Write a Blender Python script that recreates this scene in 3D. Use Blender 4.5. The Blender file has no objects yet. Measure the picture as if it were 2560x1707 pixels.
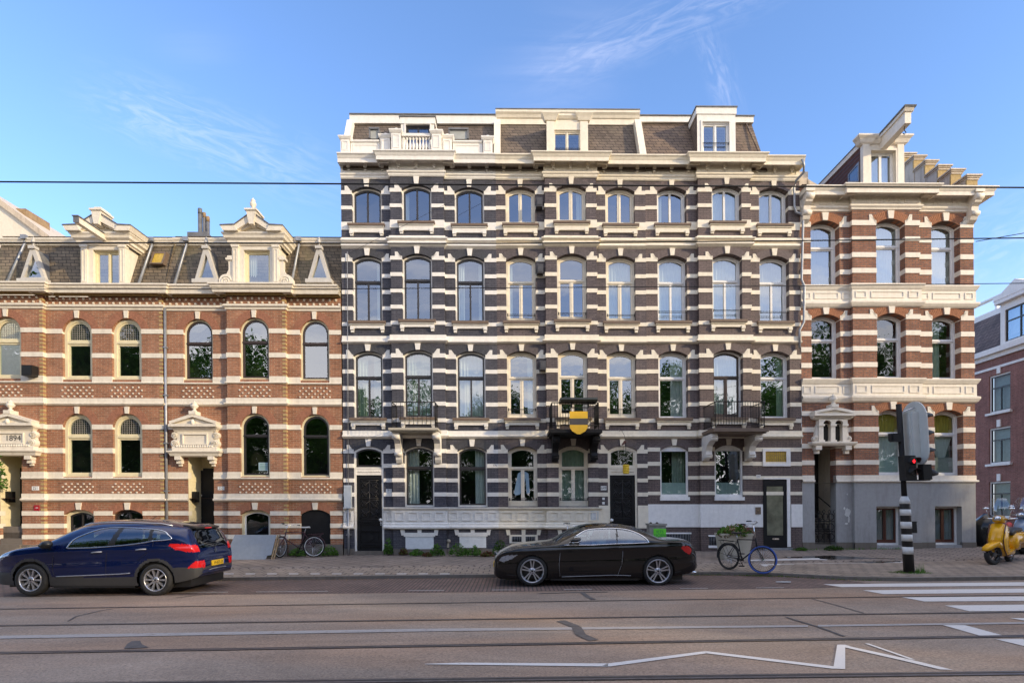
import bpy, math, random
from mathutils import Vector, Matrix
R = math.radians
rnd = random.Random(7)
scene = bpy.context.scene
COL = scene.collection

# ------------------------------------------------------------------ camera
F = 1450.0; HY = 1265.0; YF = 19.6; CAMZ = 1.8
cam_d = bpy.data.cameras.new("camera"); cam = bpy.data.objects.new("camera", cam_d); COL.objects.link(cam)
cam.location = (0, 0, CAMZ); cam.rotation_euler = (R(90), 0, 0)
cam_d.sensor_width = 36; cam_d.lens = 36 * F / 2560
cam_d.shift_y = (HY - 853.5) / 2560
cam_d.clip_start = 0.1; cam_d.clip_end = 3000
scene.camera = cam

# ------------------------------------------------------------------ light
SUN_AZ = 29.0; SUN_EL = 18.0            # azimuth measured from +X towards -Y
sdir = Vector((math.cos(R(SUN_AZ)) * math.cos(R(SUN_EL)), -math.sin(R(SUN_AZ)) * math.cos(R(SUN_EL)), math.sin(R(SUN_EL))))
sl = bpy.data.lights.new("sun", 'SUN'); so = bpy.data.objects.new("sun", sl); COL.objects.link(so)
sl.energy = 3.0; sl.angle = R(0.9); sl.color = (1.0, 0.80, 0.51)
so.rotation_euler = (-sdir).to_track_quat('-Z', 'Y').to_euler(); so.location = (30, -20, 30)

world = bpy.data.worlds.new("World"); scene.world = world; world.use_nodes = True
wn = world.node_tree.nodes; wl = world.node_tree.links
wn.clear()
wo = wn.new('ShaderNodeOutputWorld'); bg = wn.new('ShaderNodeBackground'); bg.inputs[1].default_value = 0.15
sky = wn.new('ShaderNodeTexSky'); sky.sky_type = 'NISHITA'; sky.sun_disc = False
sky.sun_elevation = R(SUN_EL); sky.sun_rotation = R(90 + SUN_AZ)
sky.air_density = 1.0; sky.dust_density = 0.6; sky.ozone_density = 1.6
tc = wn.new('ShaderNodeTexCoord')
def wmath(op, a, b=None, clamp=False):
    n = wn.new('ShaderNodeMath'); n.operation = op; n.use_clamp = clamp
    for i, v in enumerate((a, b)):
        if v is None: continue
        if isinstance(v, (int, float)): n.inputs[i].default_value = v
        else: wl.new(v, n.inputs[i])
    return n.outputs[0]
sep = wn.new('ShaderNodeSeparateXYZ'); wl.new(tc.outputs['Generated'], sep.inputs[0])
zc = wmath('ADD', wmath('MAXIMUM', sep.outputs[2], 0.0), 0.18)
cmb = wn.new('ShaderNodeCombineXYZ')
wl.new(wmath('DIVIDE', sep.outputs[0], zc), cmb.inputs[0]); wl.new(wmath('DIVIDE', sep.outputs[1], zc), cmb.inputs[1])
mp = wn.new('ShaderNodeMapping'); mp.inputs['Rotation'].default_value = (0, 0, R(-32)); mp.inputs['Scale'].default_value = (0.55, 2.6, 1); mp.inputs['Location'].default_value = (1.3, 0.35, 0)
wl.new(cmb.outputs[0], mp.inputs[0])
def wnoise(src, sc, det, rough, dist):
    n = wn.new('ShaderNodeTexNoise'); wl.new(src, n.inputs['Vector'])
    n.inputs['Scale'].default_value = sc; n.inputs['Detail'].default_value = det
    n.inputs['Roughness'].default_value = rough; n.inputs['Distortion'].default_value = dist
    return n.outputs[0]
def wramp(src, a, b):
    n = wn.new('ShaderNodeMapRange'); wl.new(src, n.inputs[0]); n.inputs[1].default_value = a; n.inputs[2].default_value = b
    n.interpolation_type = 'SMOOTHSTEP'; return n.outputs[0]
big = wramp(wnoise(cmb.outputs[0], 1.25, 2, 0.5, 0.3), 0.50, 0.70)
fine = wramp(wnoise(mp.outputs[0], 2.1, 8, 0.62, 1.1), 0.40, 0.78)
ea = wmath('DIVIDE', sep.outputs[0], wmath('MAXIMUM', sep.outputs[1], 0.05)); ee = wmath('DIVIDE', sep.outputs[2], wmath('MAXIMUM', sep.outputs[1], 0.05))
def streak(a0, e0, a1, e1, w, sc):
    L = math.hypot(a1 - a0, e1 - e0); ca, sa = (a1 - a0) / L, (e1 - e0) / L
    da = wmath('SUBTRACT', ea, a0); de = wmath('SUBTRACT', ee, e0)
    t = wmath('DIVIDE', wmath('ADD', wmath('MULTIPLY', da, ca), wmath('MULTIPLY', de, sa)), L)
    n = wmath('SUBTRACT', wmath('MULTIPLY', de, ca), wmath('MULTIPLY', da, sa))
    c3 = wn.new('ShaderNodeCombineXYZ'); wl.new(wmath('MULTIPLY', t, L * sc), c3.inputs[0]); wl.new(wmath('MULTIPLY', n, sc * 4.5), c3.inputs[1])
    nz = wramp(wnoise(c3.outputs[0], 2.6, 8, 0.62, 1.6), 0.36, 0.74)
    env = wmath('MULTIPLY', wramp(wmath('ABSOLUTE', n), w, 0.0), wmath('MULTIPLY', wramp(t, -0.05, 0.35), wramp(t, 1.15, 0.7)))
    return wmath('MULTIPLY', env, nz)
st_all = wmath('MULTIPLY', streak(-0.78, 0.74, -0.30, 0.55, 0.085, 4), 1.25)
for q in ((0.0, 0.73, 0.46, 0.91, 0.07, 4), (0.33, 0.84, 0.385, 0.66, 0.04, 5), (0.70, 0.40, 0.95, 0.50, 0.12, 3)): st_all = wmath('ADD', st_all, streak(*q))
wisps = wmath('ADD', wmath('MULTIPLY', wmath('MULTIPLY', big, fine), 0.25), wmath('MULTIPLY', st_all, 0.16))
hz = wramp(sep.outputs[2], 0.34, -0.02)
side = wramp(sep.outputs[0], -0.05, 0.55)
low = wmath('MULTIPLY', wmath('MULTIPLY', hz, wmath('ADD', wmath('MULTIPLY', side, 0.72), 0.34)), 0.9)
back = wmath('MULTIPLY', wmath('MULTIPLY', wramp(sep.outputs[1], 0.15, -0.75), wramp(sep.outputs[2], 0.72, 0.06)), wmath('ADD', 0.55, wramp(wnoise(mp.outputs[0], 1.1, 4, 0.55, 0.6), 0.35, 0.68)), True)
cl = wmath('ADD', wmath('ADD', wmath('MULTIPLY', wisps, 0.95), low), wmath('MAXIMUM', wmath('MULTIPLY', back, 0.8), wmath('MULTIPLY', wramp(sep.outputs[2], 0.70, 0.93), 0.55)), True)
# air colour of the sky itself, a touch lighter and bluer than the raw model
mixb = wn.new('ShaderNodeMix'); mixb.data_type = 'RGBA'; mixb.blend_type = 'MULTIPLY'; mixb.inputs[0].default_value = 1.0
wl.new(sky.outputs[0], mixb.inputs[6]); mixb.inputs[7].default_value = (1.20, 1.41, 1.78, 1)
mixc = wn.new('ShaderNodeMix'); mixc.data_type = 'RGBA'
wl.new(cl, mixc.inputs[0]); wl.new(mixb.outputs[2], mixc.inputs[6])
mixd = wn.new('ShaderNodeMix'); mixd.data_type = 'RGBA'; wl.new(wmath('MAXIMUM', back, wramp(sep.outputs[2], 0.70, 0.93)), mixd.inputs[0]); mixd.inputs[6].default_value = (6.3, 6.2, 7.0, 1); mixd.inputs[7].default_value = (12.8, 11.6, 10.6, 1)
wl.new(mixd.outputs[2], mixc.inputs[7])
wl.new(mixc.outputs[2], bg.inputs[0]); wl.new(bg.outputs[0], wo.inputs[0])

scene.view_settings.view_transform = 'Standard'; scene.view_settings.look = 'None'
scene.view_settings.exposure = 0.55; scene.view_settings.gamma = 1.0
scene.cycles.max_bounces = 8; scene.cycles.diffuse_bounces = 3; scene.cycles.glossy_bounces = 4
scene.cycles.transparent_max_bounces = 12; scene.cycles.transmission_bounces = 4
scene.cycles.caustics_reflective = False; scene.cycles.caustics_refractive = False
scene.cycles.use_denoising = True

# ------------------------------------------------------------------ materials
class NT:
    def __init__(s, name):
        s.m = bpy.data.materials.new(name); s.m.use_nodes = True
        s.n = s.m.node_tree.nodes; s.l = s.m.node_tree.links
        s.b = s.n['Principled BSDF']; s.out = s.n['Material Output']
    def new(s, t, **kw):
        n = s.n.new(t)
        for k, v in kw.items(): setattr(n, k, v)
        return n
    def put(s, sock, v):
        if hasattr(v, 'is_output') or hasattr(v, 'links') and not isinstance(v, (tuple, list, float, int)): s.l.new(v, sock)
        else:
            sock.default_value = (*v, 1) if isinstance(v, tuple) and len(v) == 3 and sock.type == 'RGBA' else v
    def math(s, op, a, b=0.0, clamp=False):
        n = s.new('ShaderNodeMath', operation=op); n.use_clamp = clamp; s.put(n.inputs[0], a); s.put(n.inputs[1], b); return n.outputs[0]
    def mix(s, f, a, b, mode='MIX'):
        n = s.new('ShaderNodeMix', data_type='RGBA', blend_type=mode); s.put(n.inputs[0], f); s.put(n.inputs[6], a); s.put(n.inputs[7], b); return n.outputs[2]
    def pos(s):
        g = s.new('ShaderNodeNewGeometry'); return g.outputs['Position']
    def noise(s, vec, sc, det=4, rough=0.55, dist=0.0):
        n = s.new('ShaderNodeTexNoise'); s.l.new(vec, n.inputs['Vector']); n.inputs['Scale'].default_value = sc
        n.inputs['Detail'].default_value = det; n.inputs['Roughness'].default_value = rough; n.inputs['Distortion'].default_value = dist
        return n.outputs[0]
    def ramp(s, v, a, b, lo=0.0, hi=1.0):
        n = s.new('ShaderNodeMapRange'); s.put(n.inputs[0], v); n.inputs[1].default_value = a; n.inputs[2].default_value = b
        n.inputs[3].default_value = lo; n.inputs[4].default_value = hi; n.clamp = True; return n.outputs[0]
    def mapping(s, vec, scale=(1, 1, 1), rot=(0, 0, 0), loc=(0, 0, 0)):
        n = s.new('ShaderNodeMapping'); s.l.new(vec, n.inputs[0]); n.inputs['Scale'].default_value = scale
        n.inputs['Rotation'].default_value = rot; n.inputs['Location'].default_value = loc; return n.outputs[0]
    def bump(s, h, strength=0.5, dist=0.01):
        n = s.new('ShaderNodeBump'); n.inputs['Strength'].default_value = strength; n.inputs['Distance'].default_value = dist
        s.l.new(h, n.inputs['Height']); s.l.new(n.outputs[0], s.b.inputs['Normal'])
    def wallvec(s):
        p = s.new('ShaderNodeSeparateXYZ'); s.l.new(s.pos(), p.inputs[0])
        c = s.new('ShaderNodeCombineXYZ'); s.l.new(s.math('ADD', p.outputs[0], p.outputs[1]), c.inputs[0]); s.l.new(p.outputs[2], c.inputs[1])
        return c.outputs[0]

def simple(name, col, rough=0.6, metal=0.0, var=0.12, scale=6.0, bump=0.0, spec=0.5, coat=0.0):
    t = NT(name); b = t.b
    if var > 0:
        nz = t.noise(t.pos(), scale, 5, 0.6)
        f = t.ramp(nz, 0.3, 0.7, 1 - var, 1 + var)
        v = t.new('ShaderNodeVectorMath', operation='SCALE'); v.inputs[0].default_value = col; t.l.new(f, v.inputs['Scale'])
        t.l.new(v.outputs[0], b.inputs['Base Color'])
        if bump > 0: t.bump(nz, bump, 0.01)
    else: b.inputs['Base Color'].default_value = (*col, 1)
    b.inputs['Roughness'].default_value = rough; b.inputs['Metallic'].default_value = metal
    b.inputs['Specular IOR Level'].default_value = spec; b.inputs['Coat Weight'].default_value = coat
    return t.m

def brick(name, c1, c2, mortar, bw=0.21, bh=0.062, msize=0.008, patch=None, pf=0.5, rough=0.85, bump=0.5, darkz=None, vcol=0.25):
    t = NT(name); v = t.wallvec()
    br = t.new('ShaderNodeTexBrick'); t.l.new(v, br.inputs['Vector'])
    br.inputs['Scale'].default_value = 1.0; br.inputs['Brick Width'].default_value = bw; br.inputs['Row Height'].default_value = bh
    br.inputs['Mortar Size'].default_value = msize; br.inputs['Mortar Smooth'].default_value = 0.3; br.inputs['Bias'].default_value = 0.0
    br.inputs['Color1'].default_value = (*c1, 1); br.inputs['Color2'].default_value = (*c2, 1); br.inputs['Mortar'].default_value = (*mortar, 1)
    big = t.noise(v, 0.9, 6, 0.65)
    col = t.mix(1.0, br.outputs[0], t.ramp(big, 0.25, 0.75, 1 - vcol, 1 + vcol), 'MULTIPLY')
    small = t.noise(v, 14, 3, 0.6)
    col = t.mix(1.0, col, t.ramp(small, 0.3, 0.7, 0.82, 1.18), 'MULTIPLY')
    stk = t.noise(t.mapping(v, (5, .35, 1)), 1.3, 6, .7); col = t.mix(1.0, col, t.ramp(stk, .25, .75, .76, 1.2), 'MULTIPLY')
    if patch:
        pm = t.ramp(t.noise(t.mapping(v, (1, 0.45, 1)), 0.55, 7, 0.7), 0.52, 0.70, 0, pf)
        col = t.mix(pm, col, patch)
    t.l.new(col, t.b.inputs['Base Color']); t.b.inputs['Roughness'].default_value = rough
    t.b.inputs['Specular IOR Level'].default_value = 0.3
    t.bump(br.outputs['Fac'], -bump, 0.012)
    return t.m

def paint(name, col, dirt=(0.25, 0.2, 0.15), df=0.35, rough=0.55, streak=True):
    t = NT(name); p = t.pos()
    a = t.noise(t.mapping(p, (3, 3, 0.5)), 1.6, 7, 0.7)
    g2 = t.noise(t.mapping(p, (14, 14, 1.6)), 1.0, 5, .7); m = t.math('MAXIMUM', t.ramp(a, 0.50, 0.78, 0, df), t.ramp(g2, .56, .80, 0, df * .75))
    n2 = t.noise(p, 9, 5, 0.6)
    c = t.mix(1.0, col, t.ramp(n2, 0.3, 0.7, 0.92, 1.05), 'MULTIPLY')
    c = t.mix(m, c, dirt)
    t.l.new(c, t.b.inputs['Base Color']); t.b.inputs['Roughness'].default_value = rough
    t.b.inputs['Specular IOR Level'].default_value = 0.35
    t.bump(n2, 0.15, 0.01)
    return t.m

def slate(name, c1, c2, patch, w=0.28, h=0.13, mort=(0.015, 0.014, 0.013)):
    return brick(name, c1, c2, mort, w, h, 0.010, patch=patch, pf=0.6, rough=0.75, bump=0.9, vcol=0.3)

def glassmat(name, refl=0.42, tint=(0.75, 0.82, 0.8), rough=0.0, edge=0.4):
    t = NT(name); t.n.remove(t.b)
    g = t.new('ShaderNodeBsdfGlossy'); g.inputs['Roughness'].default_value = rough; g.inputs['Color'].default_value = (0.80, 0.88, 1, 1)
    tr = t.new('ShaderNodeBsdfTransparent'); tr.inputs[0].default_value = (*tint, 1)
    lw = t.new('ShaderNodeLayerWeight'); lw.inputs[0].default_value = 0.35
    f = t.math('ADD', t.math('MULTIPLY', lw.outputs['Facing'], edge), refl, True)
    nz = t.noise(t.pos(), 1.6, 2, 0.5)
    bp = t.new('ShaderNodeBump'); bp.inputs['Strength'].default_value = 0.05; bp.inputs['Distance'].default_value = 0.05
    t.l.new(nz, bp.inputs['Height']); t.l.new(bp.outputs[0], g.inputs['Normal'])
    mx = t.new('ShaderNodeMixShader'); t.l.new(f, mx.inputs[0]); t.l.new(tr.outputs[0], mx.inputs[1]); t.l.new(g.outputs[0], mx.inputs[2])
    t.l.new(mx.outputs[0], t.out.inputs[0]); return t.m

def leafmat(name, c1, c2, rough=0.6):
    t = NT(name)
    oi = t.new('ShaderNodeNewGeometry')
    c = t.mix(oi.outputs['Random Per Island'], c1, c2)
    big = t.noise(t.pos(), 1.2, 3, 0.6)
    c = t.mix(1.0, c, t.ramp(big, 0.3, 0.7, 0.6, 1.35), 'MULTIPLY')
    t.l.new(c, t.b.inputs['Base Color']); t.b.inputs['Roughness'].default_value = rough
    t.b.inputs['Specular IOR Level'].default_value = 0.3
    tl = t.new('ShaderNodeBsdfTranslucent'); t.l.new(c, tl.inputs[0])
    mx = t.new('ShaderNodeMixShader'); mx.inputs[0].default_value = 0.45
    t.l.new(t.b.outputs[0], mx.inputs[1]); t.l.new(tl.outputs[0], mx.inputs[2]); t.l.new(mx.outputs[0], t.out.inputs[0])
    return t.m

M = {}
M['brickA'] = brick('brick_red', (0.36, 0.152, 0.080), (0.245, 0.10, 0.056), (0.34, 0.25, 0.17), patch=(0.36, 0.22, 0.16), pf=0.35)
M['archA'] = simple('arch_brick_red', (0.32, 0.140, 0.082), 0.85, var=0.25, scale=14)
M['yellowbrick'] = simple('yellow_brick', (0.42, 0.30, 0.13), 0.85, var=0.25, scale=12, bump=0.4)  # also lends its yellow to the painted sun glow on bay returns
M['dormerwhite'] = paint('dormer_zinc_white', (0.54, 0.51, 0.46), (0.25, 0.22, 0.18), 0.4)
M['brickC'] = brick('brick_charcoal', (0.056, 0.056, 0.070), (0.088, 0.084, 0.098), (0.034, 0.034, 0.044), rough=0.6, patch=(0.12, 0.12, 0.13), pf=0.25, bump=0.7)
M['archC'] = simple('arch_brick_charcoal', (0.055, 0.054, 0.060), 0.6, var=0.3, scale=14)
M['brickD'] = brick('brick_taupe', (0.092, 0.074, 0.078), (0.136, 0.108, 0.106), (0.058, 0.047, 0.046), rough=0.6, patch=(0.16, 0.12, 0.11), pf=0.25, bump=0.7)
M['archD'] = simple('arch_brick_taupe', (0.105, 0.083, 0.078), 0.6, var=0.3, scale=14)
M['brickE'] = brick('brick_brown', (0.118, 0.088, 0.082), (0.145, 0.106, 0.096), (0.07, 0.054, 0.05), rough=0.6, patch=(0.18, 0.14, 0.13), pf=0.25, bump=0.7)
M['archE'] = simple('arch_brick_brown', (0.128, 0.094, 0.086), 0.6, var=0.3, scale=14)
M['plasterE'] = paint('plaster_brown', (0.115, 0.090, 0.085), (0.08, 0.06, 0.055), 0.5)
M['brickF'] = brick('brick_orange', (0.36, 0.155, 0.085), (0.24, 0.100, 0.062), (0.15, 0.11, 0.09), msize=0.014, patch=(0.20, 0.10, 0.08), pf=0.35, bump=0.8)
M['archF'] = simple('arch_brick_orange', (0.36, 0.155, 0.078), 0.85, var=0.25, scale=14)
M['brickG'] = brick('brick_side_street', (0.27, 0.115, 0.095), (0.21, 0.085, 0.072), (0.26, 0.18, 0.15), bump=0.5)
M['cream'] = paint('cream_paint', (0.80, 0.725, 0.585), (0.42, 0.35, 0.26), 0.30)
M['creamA'] = paint('cream_stone', (0.76, 0.69, 0.57), (0.38, 0.31, 0.22), 0.45)
M['frameA'] = paint('cream_wood', (0.72, 0.64, 0.42), (0.40, 0.34, 0.22), 0.2)
M['white'] = paint('white_paint', (0.80, 0.765, 0.70), (0.45, 0.40, 0.34), 0.25)
M['whiteE'] = paint('white_window_paint', (0.80, 0.785, 0.76), (0.45, 0.42, 0.38), 0.30)
M['whiteF'] = paint('white_stone', (0.79, 0.72, 0.61), (0.45, 0.36, 0.28), 0.35)
M['worn'] = paint('weathered_stone', (0.60, 0.50, 0.38), (0.12, 0.08, 0.06), 0.75); M['cladding'] = simple('brown_cladding', (0.13, 0.065, 0.055), 0.85, var=.2, spec=.15)
M['concrete'] = paint('concrete', (0.44, 0.40, 0.32), (0.22, 0.19, 0.13), 0.6)
M['greyplaster'] = paint('grey_plaster', (0.335, 0.33, 0.325), (0.22, 0.205, 0.195), 0.85)
M['plinth'] = paint('plinth_stone', (0.17, 0.145, 0.12), (0.07, 0.06, 0.04), 0.6)
M['sill'] = paint('brown_sill', (0.17, 0.12, 0.085), (0.09, 0.06, 0.04), 0.5)
M['black'] = simple('black_paint', (0.010, 0.010, 0.011), 0.5, var=0.2, spec=.25)
M['blackiron'] = simple('black_iron', (0.012, 0.011, 0.011), 0.6, var=0.2, spec=.25)
M['blacksash'] = simple('black_sash', (0.028, 0.025, 0.026), 0.4, var=0.1)
M['brownsash'] = simple('brown_sash', (0.045, 0.028, 0.022), 0.4, var=0.1)
M['redsash'] = simple('red_brown_sash', (0.10, 0.035, 0.022), 0.45, var=0.1)
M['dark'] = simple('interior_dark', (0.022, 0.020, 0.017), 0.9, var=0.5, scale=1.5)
M['slateA'] = slate('roof_slate_mossy', (0.20, 0.155, 0.105), (0.125, 0.10, 0.072), (0.18, 0.155, 0.08))
M['slateC'] = slate('roof_slate_brown', (0.165, 0.128, 0.10), (0.12, 0.094, 0.076), (0.20, 0.165, 0.12))
M['slateE'] = slate('roof_slate_grey', (0.18, 0.13, 0.095), (0.13, 0.095, 0.078), (0.22, 0.17, 0.11))
M['slateG'] = slate('roof_pantile', (0.13, 0.10, 0.10), (0.08, 0.065, 0.07), (0.16, 0.13, 0.12), 0.24, 0.20)
M['zinc'] = simple('zinc', (0.30, 0.31, 0.33), 0.45, metal=0.5, var=0.2)
M['lead'] = simple('lead_sheet', (0.16, 0.16, 0.165), 0.6, metal=0.2, var=0.25)
M['glass'] = glassmat('window_glass', 0.22)
M['glasslow'] = glassmat('window_glass_lower', 0.12, edge=0.2); M['glassside'] = glassmat('side_street_glass', 0.015, edge=0.05)
M['glasscar'] = glassmat('car_glass', 0.12, (0.40, 0.48, 0.44)); M['glassrear'] = glassmat('tinted_rear_glass', 0.08, (0.06, 0.07, 0.07))
M['leadglass'] = glassmat('leaded_glass', 0.06, (0.45, 0.42, 0.25), 0.15)
M['yellowglass'] = simple('amber_glass', (0.45, 0.30, 0.04), 0.3, var=0.3, scale=20)
M['curtain'] = simple('curtain_white', (0.62, 0.64, 0.60), 0.9, var=0.08)
M['curtaingreen'] = simple('curtain_sage', (0.36, 0.42, 0.34), 0.9, var=0.12)
M['curtainyellow'] = simple('curtain_yellow', (0.55, 0.42, 0.08), 0.9, var=0.1)
M['blind'] = simple('blind_grey', (0.35, 0.36, 0.34), 0.9, var=0.1)
M['film'] = simple('frosted_film', (0.40, 0.50, 0.47), 0.5, var=0.04)
M['chrome'] = simple('chrome', (0.75, 0.75, 0.76), 0.18, metal=1.0, var=0)
M['rim'] = simple('alloy_rim', (0.52, 0.52, 0.55), 0.32, metal=0.8, var=0)
M['rimdark'] = simple('wheel_barrel', (0.03, 0.03, 0.032), 0.5, var=0)
M['tyre'] = simple('tyre_rubber', (0.020, 0.019, 0.018), 0.8, var=0.25, scale=20)
M['plastic'] = simple('grey_plastic', (0.038, 0.038, 0.040), 0.6, var=0.1)
M['blackpl'] = simple('black_plastic', (0.012, 0.012, 0.013), 0.4, var=0.1)
M['red'] = simple('red_lens', (0.55, 0.01, 0.012), 0.12, var=0, coat=0.6)
M['lamp'] = simple('clear_lens', (0.35, 0.38, 0.42), 0.1, metal=0.5, var=0.3, scale=30)
M['plate'] = simple('yellow_plate', (0.75, 0.47, 0.02), 0.5, var=0)
M['ink'] = simple('black_ink', (0.01, 0.01, 0.01), 0.6, var=0)
M['enamel'] = simple('white_enamel', (0.8, 0.8, 0.78), 0.3, var=0)
M['trafficgrey'] = simple('traffic_grey', (0.55, 0.56, 0.53), 0.55, var=0.06)
M['whiteband'] = simple('white_band', (0.62, 0.61, 0.58), 0.5, var=0.12)
M['shieldyellow'] = simple('shield_yellow', (0.80, 0.46, 0.02), 0.5, var=0.06)
M['shieldblack'] = simple('shield_grey', (0.075, 0.065, 0.055), 0.5, var=0.1)
M['posters'] = simple('poster_green', (0.13, 0.62, 0.03), 0.5, var=0.05)
M['posterink'] = simple('poster_ink', (0.02, 0.16, 0.07), 0.6, var=0)
M['cabinet'] = simple('cabinet_grey', (0.26, 0.25, 0.22), 0.6, var=0.25)
M['board'] = paint('board_grey_blue', (0.24, 0.265, 0.29), (0.18, 0.18, 0.2), 0.3)
M['wood'] = simple('raw_wood', (0.28, 0.19, 0.10), 0.8, var=0.3)
M['meterbox'] = paint('meter_box_paint', (0.45, 0.50, 0.55), (0.18, 0.25, 0.36), 0.85)
M['bluetyre'] = simple('blue_tyre', (0.035, 0.09, 0.36), 0.6, var=0.1)
M['maroon'] = simple('maroon_frame', (0.05, 0.012, 0.020), 0.35, var=0.1)
M['silverp'] = simple('silver_paint', (0.5, 0.5, 0.52), 0.3, metal=0.7, var=0)
M['saddle'] = simple('saddle_black', (0.018, 0.015, 0.014), 0.5, var=0.2)
M['redsign'] = simple('red_sign', (0.35, 0.01, 0.02), 0.4, var=0)
M['shirt'] = simple('blue_shirt', (0.25, 0.36, 0.45), 0.9, var=0.1)
M['soil'] = simple('soil', (0.05, 0.035, 0.02), 0.95, var=0.4, scale=30)
M['leaf1'] = leafmat('leaves_green', (0.06, 0.15, 0.018), (0.12, 0.25, 0.04))
M['leaf2'] = leafmat('leaves_dark', (0.035, 0.085, 0.014), (0.07, 0.15, 0.025))
M['leaf3'] = leafmat('leaves_mixed', (0.10, 0.14, 0.02), (0.16, 0.03, 0.04))
M['petal'] = leafmat('petals', (0.30, 0.06, 0.09), (0.45, 0.40, 0.20))
M['bark'] = simple('bark', (0.07, 0.055, 0.04), 0.9, var=0.3, bump=0.6)
# ------------------------------------------------------------------ mesh helpers
def link(o, parent=None):
    COL.objects.link(o)
    if parent is not None: o.parent = parent
    return o
def tag(o, label=None, cat=None, group=None, kind=None):
    if label: o['label'] = label
    if cat: o['category'] = cat
    if group: o['group'] = group
    if kind: o['kind'] = kind
    return o
ORG = {}
def thing(name, label, cat, loc=(0, 0, 0), group=None):
    o = bpy.data.objects.new(name, None); o.location = loc; o.empty_display_size = 0.2
    link(o); tag(o, label, cat, group); ORG[o.name] = Vector(loc); return o
def world_org(o):
    v = Vector((0, 0, 0))
    while o is not None:
        v += o.location; o = o.parent
    return v

def Wd(u, d, z):      # facade design coordinates -> world (u along the street, d in front of the facade plane)
    return (u - 0.009 * (z - 1.8), YF - d + 0.008 * u, z)
def ID(x, y, z): return (x, y, z)

def unproj(px, py, d=0.0):
    p = px - 1280.0
    x = p * (YF - d) / (F - 0.008 * p); Y = YF - d + 0.008 * x
    z = CAMZ + (HY - py) * Y / F
    return x + 0.009 * (z - 1.8), z          # design u, z
def X(px, py=900, d=0.0): return unproj(px, py, d)[0]
def at(px, py, Y): return (px - 1280.0) * Y / F, CAMZ + (HY - py) * Y / F
def mkZ(pxr):
    return lambda py, d=0.0: unproj(pxr, py, d)[1]

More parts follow.
